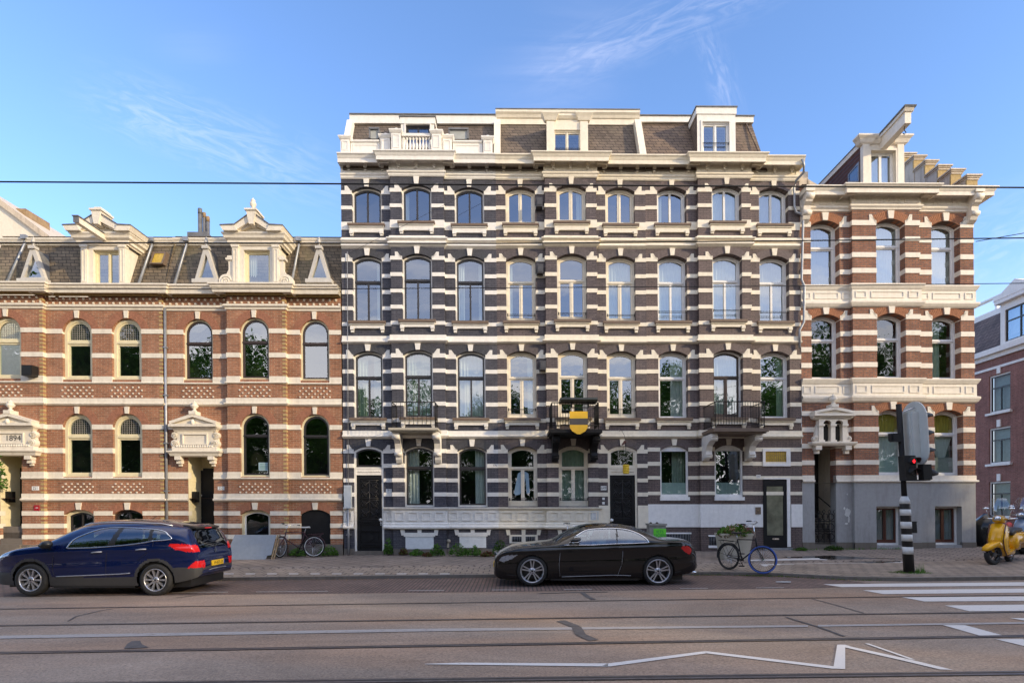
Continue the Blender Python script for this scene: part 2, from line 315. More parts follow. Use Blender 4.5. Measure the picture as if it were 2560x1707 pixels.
class MB:
    def __init__(s, T=Wd): s.v = []; s.f = []; s.m = []; s.T = T; s.mi = 0; s.sm = []; s.smooth = False
    def vert(s, a, b, c): s.v.append(s.T(a, b, c)); return len(s.v) - 1
    def face(s, idx): s.f.append(tuple(idx)); s.m.append(s.mi); s.sm.append(s.smooth)
    def poly(s, pts): s.face([s.vert(*p) for p in pts])
    def box(s, x0, x1, y0, y1, z0, z1):
        if x0 > x1: x0, x1 = x1, x0
        if y0 > y1: y0, y1 = y1, y0
        if z0 > z1: z0, z1 = z1, z0
        i = [s.vert(x, y, z) for z in (z0, z1) for y in (y0, y1) for x in (x0, x1)]
        for q in ((0, 2, 3, 1), (4, 5, 7, 6), (0, 1, 5, 4), (2, 6, 7, 3), (0, 4, 6, 2), (1, 3, 7, 5)): s.face([i[k] for k in q])
    def prism(s, pts, d0, d1, cap_back=True):      # pts in (u,z), extruded in depth d0..d1
        n = len(pts); a = [s.vert(u, d0, z) for u, z in pts]; b = [s.vert(u, d1, z) for u, z in pts]
        if cap_back: s.face(a[::-1])
        s.face(b)
        for i in range(n): j = (i + 1) % n; s.face((a[i], a[j], b[j], b[i]))
    def ring(s, outer, inner, d0, d1, open_bottom=False):
        n = len(outer)
        oa = [s.vert(u, d0, z) for u, z in outer]; ob = [s.vert(u, d1, z) for u, z in outer]
        ia = [s.vert(u, d0, z) for u, z in inner]; ib = [s.vert(u, d1, z) for u, z in inner]
        for i in range(n):
            j = (i + 1) % n
            if open_bottom and i == n - 1: continue
            s.face((ob[i], ob[j], ib[j], ib[i])); s.face((ib[i], ib[j], ia[j], ia[i])); s.face((oa[i], oa[j], ob[j], ob[i]))
    def tube(s, pts, r, n=6, closed=False, r2=None):
        pts = [Vector(p) for p in pts]; rings = []; m = len(pts)
        up0 = Vector((0, 0, 1))
        for k, p in enumerate(pts):
            if closed: t = pts[(k + 1) % m] - pts[k - 1]
            else: t = pts[min(k + 1, m - 1)] - pts[max(k - 1, 0)]
            if t.length < 1e-9: t = Vector((0, 0, 1))
            t.normalize(); a = up0 if abs(t.dot(up0)) < 0.95 else Vector((1, 0, 0))
            u = t.cross(a).normalized(); w = t.cross(u)
            rr = r if r2 is None else r + (r2 - r) * k / max(1, m - 1)
            rings.append([s.vert(*(p + u * math.cos(2 * math.pi * i / n) * rr + w * math.sin(2 * math.pi * i / n) * rr)) for i in range(n)])
        sm = s.smooth; s.smooth = True
        for k in range(m if closed else m - 1):
            a = rings[k]; b = rings[(k + 1) % m]
            for i in range(n): s.face((a[i], a[(i + 1) % n], b[(i + 1) % n], b[i]))
        s.smooth = sm
        if not closed: s.face(rings[0][::-1]); s.face(rings[-1])
    def lathe(s, c, prof, n=12, axis='z'):            # prof: (radius, height)
        rings = []
        for r, h in prof:
            ring = []
            for i in range(n):
                a = 2 * math.pi * i / n; x, y = math.cos(a) * r, math.sin(a) * r
                p = (c[0] + x, c[1] + y, c[2] + h) if axis == 'z' else (c[0] + x, c[1] + h, c[2] + y)
                ring.append(s.vert(*p))
            rings.append(ring)
        sm = s.smooth; s.smooth = True
        for a, b in zip(rings, rings[1:]):
            for i in range(n): s.face((a[i], a[(i + 1) % n], b[(i + 1) % n], b[i]))
        s.smooth = sm
        if prof[0][0] > 1e-6: s.face(rings[0][::-1])
        if prof[-1][0] > 1e-6: s.face(rings[-1])
    def molding(s, u0, u1, d0, prof, rl=False, rr=False, back=0.35):   # prof: (projection, z) from top to bottom
        a = [s.vert(u0 - (p if rl else 0), d0 + p, z) for p, z in prof]
        b = [s.vert(u1 + (p if rr else 0), d0 + p, z) for p, z in prof]
        for i in range(len(prof) - 1): s.face((a[i], a[i + 1], b[i + 1], b[i]))
        a2 = [s.vert(u0 - (p if rl else 0), d0 - back, z) for p, z in prof]
        b2 = [s.vert(u1 + (p if rr else 0), d0 - back, z) for p, z in prof]
        for i in range(len(prof) - 1):
            s.face((a2[i], a2[i + 1], a[i + 1], a[i])); s.face((b[i], b[i + 1], b2[i + 1], b2[i]))
        s.face((a2[0], a[0], b[0], b2[0]))
        if not rl: s.face(a[::-1] + [a2[-1], a2[0]])
        if not rr: s.face(b + [b2[-1], b2[0]])
    def build(s, name, mats, parent=None, org=None, autosmooth=False):
        if not isinstance(mats, (list, tuple)): mats = [mats]
        me = bpy.data.meshes.new(name)
        if parent is not None: o0 = world_org(parent)
        else: o0 = Vector(org) if org else Vector((0, 0, 0))
        me.from_pydata([tuple(Vector(v) - o0) for v in s.v], [], s.f)
        for m in mats: me.materials.append(M[m] if isinstance(m, str) else m)
        me.polygons.foreach_set('material_index', s.m); me.polygons.foreach_set('use_smooth', s.sm)
        me.update()
        o = bpy.data.objects.new(name, me)
        if parent is None: o.location = o0
        return link(o, parent)

def text_tris(txt, size, font_bold=False):
    cu = bpy.data.curves.new('t', 'FONT'); cu.body = txt; cu.size = size; cu.align_x = 'CENTER'; cu.align_y = 'CENTER'; cu.extrude = 0.0
    ob = bpy.data.objects.new('t', cu); COL.objects.link(ob)
    dg = bpy.context.evaluated_depsgraph_get(); me = bpy.data.meshes.new_from_object(ob.evaluated_get(dg))
    vs = [tuple(v.co) for v in me.vertices]; fs = [tuple(p.vertices) for p in me.polygons]
    bpy.data.objects.remove(ob); bpy.data.meshes.remove(me); bpy.data.curves.remove(cu)
    return vs, fs
def add_text(mb, txt, size, c, z, d, sx=1.0):       # facade text at (c, z) depth d
    vs, fs = text_tris(txt, size); b = len(mb.v)
    for x, y, _ in vs: mb.vert(c + x * sx, d, z + y)
    for f in fs: mb.face([b + i for i in f])

# ------------------------------------------------------------------ facade kit
class Op:                                        # an arched opening
    def __init__(s, c, zb, zs, rise=0.16, hw=0.5):
        s.c, s.zb, s.zs, s.rise, s.hw = c, zb, zs, rise, hw
        s.R = (hw * hw + rise * rise) / (2 * rise) if rise > 0.001 else None
        s.zc = zs + rise - s.R if s.R else None
    @property
    def top(s): return s.zs + s.rise
    def arch(s, inset=0.0, n=14):               # arch points left -> right
        if not s.R: return [(s.c - s.hw + inset, s.zs - inset), (s.c + s.hw - inset, s.zs - inset)]
        r = s.R - inset; w = s.hw - inset; a = math.asin(min(1, w / r)); 
        if s.rise >= s.hw * 0.98: a = math.pi / 2
        return [(s.c + r * math.sin(-a + 2 * a * i / n), s.zc + r * math.cos(-a + 2 * a * i / n)) for i in range(n + 1)]
    def outline(s, inset=0.0, bottom=None, n=14):
        zb = s.zb + (inset if bottom is None else bottom)
        w = s.hw - inset
        return [(s.c - w, zb)] + s.arch(inset, n) + [(s.c + w, zb)]

def wall_zone(mb, u0, u1, za, zb, d, ops, rev=0.2):
    def q(a, b, z0, z1):
        if b - a > 1e-5 and z1 - z0 > 1e-5: mb.poly([(a, d, z0), (b, d, z0), (b, d, z1), (a, d, z1)])
    cur = u0
    for o in sorted(ops, key=lambda o: o.c):
        l, r = o.c - o.hw, o.c + o.hw
        q(cur, l, za, zb); q(l, r, za, o.zb)
        ar = o.arch()
        for (xa, ya), (xb, yb) in zip(ar, ar[1:]): mb.poly([(xa, d, ya), (xb, d, yb), (xb, d, zb), (xa, d, zb)])
        ol = o.outline(0, 0)
        for i in range(len(ol)):
            a, b = ol[i], ol[(i + 1) % len(ol)]
            mb.poly([(a[0], d, a[1]), (a[0], d - rev, a[1]), (b[0], d - rev, b[1]), (b[0], d, b[1])])
        cur = r
    q(cur, u1, za, zb)

def band(mb, u0, u1, z0, z1, d, ops, rev=0.2, proud=0.022, endl=0.0, endr=0.0):
    cur = u0 - endl
    for o in sorted(ops, key=lambda o: o.c):
        if z1 < o.zb or z0 > o.top: continue
        mb.box(cur, o.c - o.hw + 0.004, d - rev + 0.01, d + proud, z0, z1); cur = o.c + o.hw - 0.004
    mb.box(cur, u1 + endr, d - rev + 0.01, d + proud, z0, z1)

def steps(mb, o, z0, z1, ztop, d, proud=0.024):      # stepped impost stones either side of an arch
    for sg in (-1, 1):
        e = o.c + sg * (o.hw - 0.004)
        k = 0.26
        ou = o.c + sg * (o.hw * (o.R + 0.25) / o.R) if o.R else e + sg * 0.1
        pts = [(e, z1 - 0.02), (e, o.zs + 0.0), (ou, ztop), (ou + sg * 0.085, ztop), (e + sg * 0.235, z1 - 0.02)]
        if sg > 0: pts = pts[::-1]
        mb.prism(pts, d - 0.02, d + proud)

def arch_ring(mb, o, d, t=0.24, proud=0.012, n=22, gap=0.12, key=0.075):
    if not o.R: return
    a = math.asin(min(1, o.hw / o.R)) if o.rise < o.hw * 0.98 else math.pi / 2 * 0.94
    for i in range(n):
        a0 = -a + 2 * a * (i + gap / 2) / n; a1 = -a + 2 * a * (i + 1 - gap / 2) / n
        if abs((a0 + a1) / 2) * o.R < key: continue
        P = lambda r, t_: (o.c + r * math.sin(t_), o.zc + r * math.cos(t_))
        mb.prism([P(o.R + 0.003, a0), P(o.R + 0.003, a1), P(o.R + t, a1), P(o.R + t, a0)][::-1], d - 0.01, d + proud, False)

def keystone(mb, o, ztop, d, wb=0.055, wt=0.09, proud=0.05, drop=0.0):
    zb = o.top - drop
    mb.prism([(o.c - wb, zb), (o.c + wb, zb), (o.c + wt, ztop), (o.c - wt, ztop)], d - 0.15, d + proud)

def curtain(parent, o, d, z0, z1, u0, u1, mat, waves=9, amp=0.02, shape=None):
    mb = MB(); n = max(6, int(waves * 6)); mb.smooth = True
    top = []; bot = []
    for i in range(n + 1):
        f = i / n; u = u0 + (u1 - u0) * f; dd = d + amp * math.sin(f * waves * 2 * math.pi) + rnd.uniform(-.003, .003)
        uu = u
        if shape == 'tied': uu = u0 + (u1 - u0) * (0.35 + 0.25 * f) if True else u
        top.append(mb.vert(u, dd, z1)); bot.append(mb.vert(uu, dd, z0))
    for i in range(n): mb.face((bot[i], bot[i + 1], top[i + 1], top[i]))
    return mb.build('curtain', mat, parent)

def window(house, o, d, bmat, smat, b=0.06, s=0.055, transom=None, tw=0.12, split=False, mull=0.05, upsplit=False,
           lead=False, glass='glass', cur=None, depth=0.14, sillb=None, single_lower=False, label=None, name='window', leadlow=False):
    mb = MB(); fd = d - depth + 0.03; bd = d - max(0.20, depth + .055)
    mb.mi = 0
    mb.ring(o.outline(0.002, 0.0), o.outline(b), bd, fd)
    # stepped bead of the outer frame
    sd = fd - 0.035
    mb.mi = 1
    mb.ring(o.outline(b - 0.004, b - 0.004), o.outline(b + s), bd, sd)
    il, ir = o.c - o.hw + b + s, o.c + o.hw - b - s
    zt = o.top - b - s
    if transom is not None:
        mb.box(il - 0.01, ir + 0.01, bd, sd - 0.003, transom - tw / 2, transom + tw / 2)
        mb.mi = 0 if bmat == smat else 1
        mb.box(o.c - o.hw + b, o.c + o.hw - b, bd + .01, fd - 0.004, transom - tw * 0.18, transom + tw * 0.22)
        mb.mi = 1
        # rails of the sashes
    lowtop = transom if transom is not None else zt + 0.03
    if split:
        mb.box(o.c - mull / 2, o.c + mull / 2, bd, sd + 0.008, o.zb + b, lowtop)
        if mull > 0.08: mb.box(o.c - 0.012, o.c + 0.012, bd, sd + 0.02, o.zb + b, lowtop)
        if mull > 0.08:
            mb.box(il - .005, ir + .005, bd, sd - 0.002, o.zb + b + s - 0.01, o.zb + b + s + 0.06)
    w = mb.build(name, [bmat, smat], house)
    if label: w['label'] = label
    deco(o, w)
    g = MB(); gd = sd - 0.03
    def pane(outl):
        tl = rnd.uniform(-.004, .004); tv = rnd.uniform(-.004, .004)
        cz = sum(p[1] for p in outl) / len(outl)
        g.poly([(u, gd + tl * (u - o.c) / 0.5 + tv * (z - cz), z) for u, z in outl])
    ol = o.outline(b + s - 0.012)
    if transom is None:
        if split:
            if not o.R: ol = ol[:2] + [(o.c, ol[1][1])] + ol[2:]
            L = [p for p in ol if p[0] <= o.c + 1e-6]; Rr = [p for p in ol if p[0] >= o.c - 1e-6]
            pane(L + [(o.c, o.zb + b + s - .012)]); pane([(o.c, o.zb + b + s - .012)] + Rr)
        else: pane(ol)
    else:
        up = [(il - .012, transom)] + [p for p in ol[1:-1]] + [(ir + .012, transom)]
        pane(up)
        zb_ = o.zb + b + s - 0.012
        if split:
            pane([(il - .012, zb_), (il - .012, transom), (o.c, transom), (o.c, zb_)]); pane([(o.c, zb_), (o.c, transom), (ir + .012, transom), (ir + .012, zb_)])
        else: pane([(il - .012, zb_), (il - .012, transom), (ir + .012, transom), (ir + .012, zb_)])
    g.build('pane', glass, w)
    if lead and transom is not None:
        k = MB(); z0 = transom + tw / 2; N = 9
        r_in = o.hw - b - s
        for i in range(1, N):
            u = il + (ir - il) * i / N; dx = u - o.c; zz = o.zc + math.sqrt(max(0, (o.R - b - s) ** 2 - dx * dx))
            k.box(u - .006, u + .006, gd - .004, gd + .010, z0, zz)
        zz = z0 + 0.075
        while zz < zt - 0.02:
            hwz = min(ir - o.c, math.sqrt(max(0.0, (o.R - b - s) ** 2 - max(0.0, zz - o.zc) ** 2))); k.box(o.c - hwz, o.c + hwz, gd - .004, gd + .011, zz - .006, zz + .006); zz += 0.075
        k.build('lead_lattice', 'cabinet', w)
    cd = d - max(.34, depth + .14)
    zlo, zhi = o.zb + 0.02, o.top
    L, Rr = o.c - o.hw, o.c + o.hw
    for c in (cur or []):
        if c[0] == 'left': curtain(w, o, cd, zlo, zhi, L, L + c[2], c[1], 4)
        elif c[0] == 'right': curtain(w, o, cd, zlo, zhi, Rr - c[2], Rr, c[1], 4)
        elif c[0] == 'full': curtain(w, o, cd, zlo, zhi, L, Rr, c[1], 9)
        elif c[0] == 'upper': curtain(w, o, cd, transom, zhi, L, Rr, c[1], 9)
        elif c[0] == 'lower': curtain(w, o, cd, zlo, transom, L, Rr, c[1], 8)
        elif c[0] == 'back': curtain(w, o, cd - .15, zlo, transom, L, Rr, c[1], 5)
        elif c[0] == 'tied':
            k = MB(); k.smooth = True; n = 16; m = 10; mid = o.c + 0.05; rows = []
            for j in range(m + 1):
                fz = j / m; z = transom - (transom - zlo) * fz; wdt = 1 - 0.93 * min(1, fz / 0.8) ** 0.8 if fz < .8 else 0.07
                rows.append([k.vert(mid + (L + (Rr - L) * i / n - mid) * wdt, cd + .03 * math.sin(i * 2.6), z) for i in range(n + 1)])
            for j in range(m):
                for i in range(n): k.face((rows[j + 1][i], rows[j + 1][i + 1], rows[j][i + 1], rows[j][i]))
            k.build('curtain', c[1], w)
        elif c[0] == 'film':
            k = MB(); k.poly([(L + .07, gd - .02, zlo), (Rr - .07, gd - .02, zlo), (Rr - .07, gd - .02, zlo + c[2]), (L + .07, gd - .02, zlo + c[2])]); k.build('frosted_panel', c[1], w)
    return w

def deco(o, parent):                      # arch brickwork, keystone, impost stones and sill belonging to one opening
    D = getattr(o, 'deco', None)
    if not D: return
    a = MB(); arch_ring(a, o, D['d'], *D['ring'][:1], n=D['ring'][1], gap=D['ring'][2]); a.build('brick_arch', D['am'], parent)
    k = MB(); keystone(k, o, D['key'][0], D['d'], *D['key'][1:]); k.build('keystone', D['sm'], parent)
    if D.get('step'): k = MB(); steps(k, o, *D['step'], D['d']); k.build('impost_trim', D['sm'], parent)
    if D.get('sill'): k = MB(); sill(k, o, *D['sill'], D['d']); k.build('window_sill', ['sill', D['sm']], parent)

def sill(mb, o, z0, z1, zap, zbr, d, k=0.62):        # slab, apron and two brackets below a window (mb materials: 0 slab, 1 stone)
    mb.mi = 0; mb.box(o.c - k, o.c + k, d - 0.15, d + 0.15, z1, z0)
    mb.mi = 1; mb.box(o.c - k + .03, o.c + k - .03, d - .02, d + 0.11, z1 - 0.04, z1 - .001); mb.box(o.c - k + .05, o.c + k - .05, d - .02, d + 0.07, zap, z1 - .04)
    for sg in (-1, 1):
        a = o.c + sg * (k - 0.05); b = o.c + sg * (k - 0.18)
        mb.box(a, b, d - .02, d + 0.095, zap - 0.05, zap - .0005 + 0.04); mb.box(a - sg * .015, b + sg * .015, d - .02, d + 0.06, zbr, zap - .05)

def dots(mb, u0, u1, z0, z1, d, nx, nz, r=0.028):
    for j in range(nz):
        for i in range(nx + (j % 2 == 0)):
            u = u0 + (u1 - u0) * (i + (0.0 if j % 2 == 0 else 0.5)) / nx; z = z0 + (z1 - z0) * (j + 0.5) / nz
            k = 6; pts = [(u + r * math.cos(a * math.tau / k), z + r * math.sin(a * math.tau / k)) for a in range(k)]
            mb.prism(pts, d - 0.01, d + 0.03, False)

def panel(mb, u0, u1, z0, z1, d, t=0.03, w=0.035):    # raised rectangular fillet of a panel
    o = [(u0, z0), (u0, z1), (u1, z1), (u1, z0)]; i = [(u0 + w, z0 + w), (u0 + w, z1 - w), (u1 - w, z1 - w), (u1 - w, z0 + w)]
    mb.ring(o, i, d - .01, d + t)

def urn(mb, c, d, z, h, r):
    mb.lathe((c, d, z), [(r * .5, 0), (r * .6, h * .1), (r * .25, h * .2), (r * .9, h * .4), (r, h * .55), (r * .6, h * .72), (r * .75, h * .78), (r * .3, h * .88), (0.001, h)], 10)
def pediment(mb, u0, u1, z0, zap, d0, d1, t=0.12, tymp=True):
    c = (u0 + u1) / 2
    if tymp: mb.prism([(u0 + .05, z0), (u1 - .05, z0), (c, zap - t)], d0, d1 - 0.10)
    mb.prism([(u0, z0), (c, zap - t), (c, zap), (u0 - 0.02, z0 + t * 0.8)][::-1], d0, d1)
    mb.prism([(u1, z0), (u1 + .02, z0 + t * 0.8), (c, zap), (c, zap - t)][::-1], d0, d1 - .003)
    mb.box(u0 - .03, u1 + .03, d0, d1 + .02, z0 - t * 0.8, z0)

def scroll(mb, c, z, r, d0, d1, sg=1):
    pts = [(c + r * math.cos(a * math.tau / 16), z + r * math.sin(a * math.tau / 16)) for a in range(16)]
    mb.prism(pts, d0, d1)
    sp = [(c + sg * (r * .75 * (1 - t / 26)) * math.cos(t * .55), d1 + .012, z + (r * .75 * (1 - t / 26)) * math.sin(t * .55)) for t in range(25)]
    mb.tube(sp, 0.014, 5)
# ------------------------------------------------------------------ brick terrace houses (left)
def terrace_house(name, label, pxr, bays, wins_up, wins_lo, basement, door, base_d, rise_roof=True):
    Z = mkZ(pxr)
    u0 = bays[0][0]; u1 = bays[-1][1]
    H = thing(name, label, 'house', Wd((u0 + u1) / 2, 0, 0.2), group='brick terrace houses')
    zc, zs1, zs2 = Z(745), Z(1007), Z(1245)
    wall = MB(); bands_ = {}; yb = MB(); kd = MB(); courses = [MB() for _ in range(5)]; cor = MB(); glow = MB()
    uo = [Op(X(c, 870), Z(950), Z(834), 0.485, 0.49) for c in wins_up]
    lo = [Op(X(c, 1110), Z(1192), Z(1071), 0.485, 0.49) for c in wins_lo]
    bo = [Op(X(c, 1320), Z(1372), Z(1286), 0.17, 0.5) for c, _ in basement]
    dl, dr = X(door[0], 1200), X(door[1], 1200)
    do = Op((dl + dr) / 2, -1.5, Z(1139), 0, (dr - dl) / 2)
    for a, b, d in bays:
        inb = lambda L: [o for o in L if a < o.c < b]
        dd = inb([do])
        # door opening spans ground floor and basement: give both zones a rectangular hole
        dlo = [Op(do.c, zs2, do.zs, 0, do.hw)] if dd else []
        dba = [Op(do.c, -1.2, zs2 - 1e-4, 0, do.hw)] if dd else []
        wall_zone(wall, a, b, zs1, zc, d, inb(uo)); wall_zone(wall, a, b, zs2, zs1, d, inb(lo) + dlo); wall_zone(wall, a, b, -1.2, zs2, d, inb(bo) + dba)
        e = 0.02 if d > base_d + .05 else 0
        for y0, y1 in ((825, 836.5), (885, 896.5), (943, 958)): band(bands_.setdefault(y0, MB()), a, b, Z(y1), Z(y0), d, inb(uo), endl=e, endr=e)
        for y0, y1 in ((1062, 1074), (1120.5, 1133), (1180, 1196)): band(bands_.setdefault(y0, MB()), a, b, Z(y1), Z(y0), d, inb(lo) + dlo, endl=e, endr=e)
        for y0, y1 in ((1277, 1288), (1308, 1319), (1335.5, 1346)): band(bands_.setdefault(y0, MB()), a, b, Z(y1), Z(y0), d, inb(bo) + dba, endl=e, endr=e)
        for L_, y_, kw, rg in ((uo, 780, (.055, .075), (.25, 30, .12)), (lo, 1018, (.055, .075), (.25, 30, .12)), (bo, 1256, (.07, .10), (.26, 18, .12))):
            for o in inb(L_): o.deco = dict(d=d, ring=rg, am='archA', sm='creamA', key=(Z(y_), *kw))
        rl = rr = d > base_d + .05
        # sill moulding, string courses
        def spans(z, gapw=0.0):
            r = []; cur = a
            if dd and z < do.zs: r = [(a, do.c - do.hw + 0.0), (do.c + do.hw, b)]
            else: r = [(a, b)]
            return [s for s in r if s[1] - s[0] > .02]
        for ki, (zt, prf) in enumerate(((Z(957), [(0, 0), (.05, 0), (.06, -.03), (.03, -.06), (0, -.065)]), (Z(1194), [(0, 0), (.05, 0), (.06, -.03), (.03, -.06), (0, -.065)]),
                        (Z(997), [(0, 0), (.035, 0), (.035, -.15), (.09, -.17), (.09, -.20), (.05, -.24), (0, -.26)]),
                        (Z(1234), [(0, 0), (.035, 0), (.035, -.15), (.10, -.17), (.10, -.215), (.05, -.25), (0, -.275)]),
                        (Z(765), [(0, 0), (.06, 0), (.10, -.03), (.10, -.08), (.04, -.12), (.04, -.17), (0, -.19)]))):
            e2 = .001 if rl else 0
            for s0, s1 in spans(zt): courses[ki].molding(s0, s1, d, [(p, zt + q + e2) for p, q in prf], rl and s0 == a, rr and s1 == b, .19)
        # main cornice
        zt = unproj(pxr, 710, .42)[1]
        prf = [(0, 0), (.42, 0), (.42, -.05), (.37, -.08), (.37, -.13), (.33, -.17), (.31, -.28), (.27, -.28), (.26, -.18), (.04, -.16), (0, -.165)]
        cor.molding(a, b, d, [(p, zt + q + (.002 if rl else 0)) for p, q in prf], rl, rr, .3)
        # corbel table in yellow brick
        yb.molding(a, b, d, [(0, Z(727)), (.10, Z(727)), (.10, Z(733)), (.05, Z(733.5)), (.05, Z(743)), (0, Z(743.5))], rl, rr, .19)
        n = int((b - a) / .20)
        for i in range(n): u = a + (b - a) * (i + .5) / n; yb.box(u - .05, u + .05, d + .0, d + .15, Z(735.5), Z(731))
        nd = int((b - a) / .22); dots(kd, a + .05, b - .05, Z(766), Z(745), d, nd, 2, .038)
        for o in inb(uo): dots(kd, o.c - .5, o.c + .5, Z(996), Z(966), d, 5, 4, .027)
        for o in inb(lo): dots(kd, o.c - .5, o.c + .5, Z(1234), Z(1206), d, 5, 4, .027)
        # yellow strips painting the sun glow on the right returns of projecting bays
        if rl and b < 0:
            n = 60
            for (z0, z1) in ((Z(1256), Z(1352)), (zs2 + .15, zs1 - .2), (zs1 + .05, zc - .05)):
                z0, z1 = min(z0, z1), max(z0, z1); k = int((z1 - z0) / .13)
                for i in range(k): glow.box(b - .10, b + .012, d - .12, d + .012, z0 + (z1 - z0) * (i + .1) / k, z0 + (z1 - z0) * (i + .6) / k)
    for (a, b, d), (a2, b2, d2) in zip(bays, bays[1:]):
        if abs(d - d2) > 1e-4: wall.poly([(b, d, -1.2), (b, d2, -1.2), (b, d2, zc), (b, d, zc)])
    b = bays[-1][1]; wall.poly([(b, bays[-1][2], -1.2), (b, -.3, -1.2), (b, -.3, zc), (b, bays[-1][2], zc)])
    wall.build('wall', 'brickA', H); [b_.build('stone_band', 'creamA', H) for b_ in bands_.values()]; cor.build('cornice', 'creamA', H); [c_.build('string_course', 'creamA', H) for c_ in courses]
    if glow.v: glow.build('painted_glow_bricks', 'yellowbrick', H)
    yb.build('corbel_trim', 'yellowbrick', H); kd.build('tile_studs', 'creamA', H)
    # stone plinth
    for a, b, d in bays:
        segs = [(a, b)] if not (a < do.c < b) else [(a, do.c - do.hw), (do.c + do.hw, b)]
        for s0, s1 in segs: pl = MB(); pl.box(s0, s1, d - .1, d + .05, -1.2, Z(1360)); pl.build('plinth', 'plinth', H)
    # core: dark room behind the windows
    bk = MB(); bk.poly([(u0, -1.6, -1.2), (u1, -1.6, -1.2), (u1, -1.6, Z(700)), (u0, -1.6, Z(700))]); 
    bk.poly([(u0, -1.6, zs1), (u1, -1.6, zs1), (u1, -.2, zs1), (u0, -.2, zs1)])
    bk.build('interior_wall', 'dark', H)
    # roof
    ze = unproj(pxr, 712, 0.1)[1] + .05; zr = unproj(pxr, 613, -0.75)[1]
    rf = MB(); rf.poly([(u0, .05, ze - .3), (u1, .05, ze - .3), (u1, -.75, zr), (u0, -.75, zr)])
    rf.poly([(u0, -.75, zr + .3), (u1, -.75, zr + .3), (u1, -8, zr + .35), (u0, -8, zr + .35)])
    rf.poly([(u1, .05, ze - .3), (u1, -8, ze - .3), (u1, -8, zr + .3), (u1, -.75, zr + .3)])
    rf.build('roof', 'slateA', H)
    gt = MB(); zg0 = zr; zg1 = unproj(pxr, 595, -.6)[1]
    gt.molding(u0, u1, -.75, [(0, zg1), (.17, zg1), (.17, zg1 - .05), (.13, zg1 - .11), (.13, zg1 - .16), (.06, zg1 - .19), (.06, zg0 - .04), (0, zg0 - .05)], False, False, .2)
    gt.build('roof_gutter', 'creamA', H)
    return H, Z, uo, lo, bo, do, (ze, zr)

def on_roof(pxr, py, ze, zr):                   # depth of the mansard slope at a pixel height
    lo_, hi = -.75, .05
    for _ in range(30):
        m = (lo_ + hi) / 2; z = unproj(pxr, py, m)[1]; zz = ze + (zr - ze) * (0.05 - m) / .80
        if z > zz: hi = m
        else: lo_ = m
    return m

def roof_pipe(H, px0, py0, px1, py1, ze, zr, mat='zinc'):
    d1 = on_roof(px1, py1, ze, zr) + .07; d0 = -.60
    a = unproj(px0, py0, d0); b = unproj(px1, py1, d1)
    mb = MB(); u = (a[0] + b[0]) / 2
    mb.tube([(u, d0, a[1] + .05), (u, d0 - .03, a[1] - .15), (u, d1, b[1])], .045, 8); mb.box(u - .09, u + .09, d0 - .05, d0 + .08, a[1] - .02, a[1] + .12)
    return mb.build('roof_drainpipe', mat, H)

def small_dormer(H, cpx, hwpx, ybase, ytop, ze, zr, side=True):
    u, _ = unproj(cpx, ybase, .12); zb = unproj(cpx, ybase, .12)[1]; zt = unproj(cpx, ytop, .05)[1]
    hw = hwpx / 74.0; d = .02; mb = MB(); t = .10
    mb.mi = 0
    o = [(u - hw, zb), (u - .07, zt), (u + .07, zt), (u + hw, zb)]; i = [(u - hw + .12, zb + .06), (u - .005, zt - .20), (u + .005, zt - .20), (u + hw - .12, zb + .06)]
    mb.ring(o, i, d - .12, d + .04)
    mb.box(u - hw - .06, u + hw + .06, d - .12, d + .12, zb - .12, zb - .0)
    mb.box(u - .11, u + .11, d - .1, d + .10, zt - .02, zt + .07)
    urn(mb, u, d, zt + .07, .34, .06)
    mb.mi = 1
    back = on_roof(cpx, ytop, ze, zr) - .2; 
    for sg in (-1, 1): mb.poly([(u + sg * hw, d - .1, zb), (u + sg * .07, d - .1, zt), (u + sg * .07, back - .6, zt), (u + sg * hw, -.35, zb)])
    mb.mi = 0
    w = mb.build('small_dormer', ['dormerwhite', 'lead'], H)
    g = MB(); g.poly([(u - hw + .1, d - .05, zb + .05), (u + hw - .1, d - .05, zb + .05), (u, d - .05, zt - .17)]); g.build('pane', 'glass', w)
    k = MB(); k.poly([(u - hw + .02, d - .3, zb), (u + hw - .02, d - .3, zb), (u, d - .3, zt)]); k.build('backing', 'dark', w)
    return w

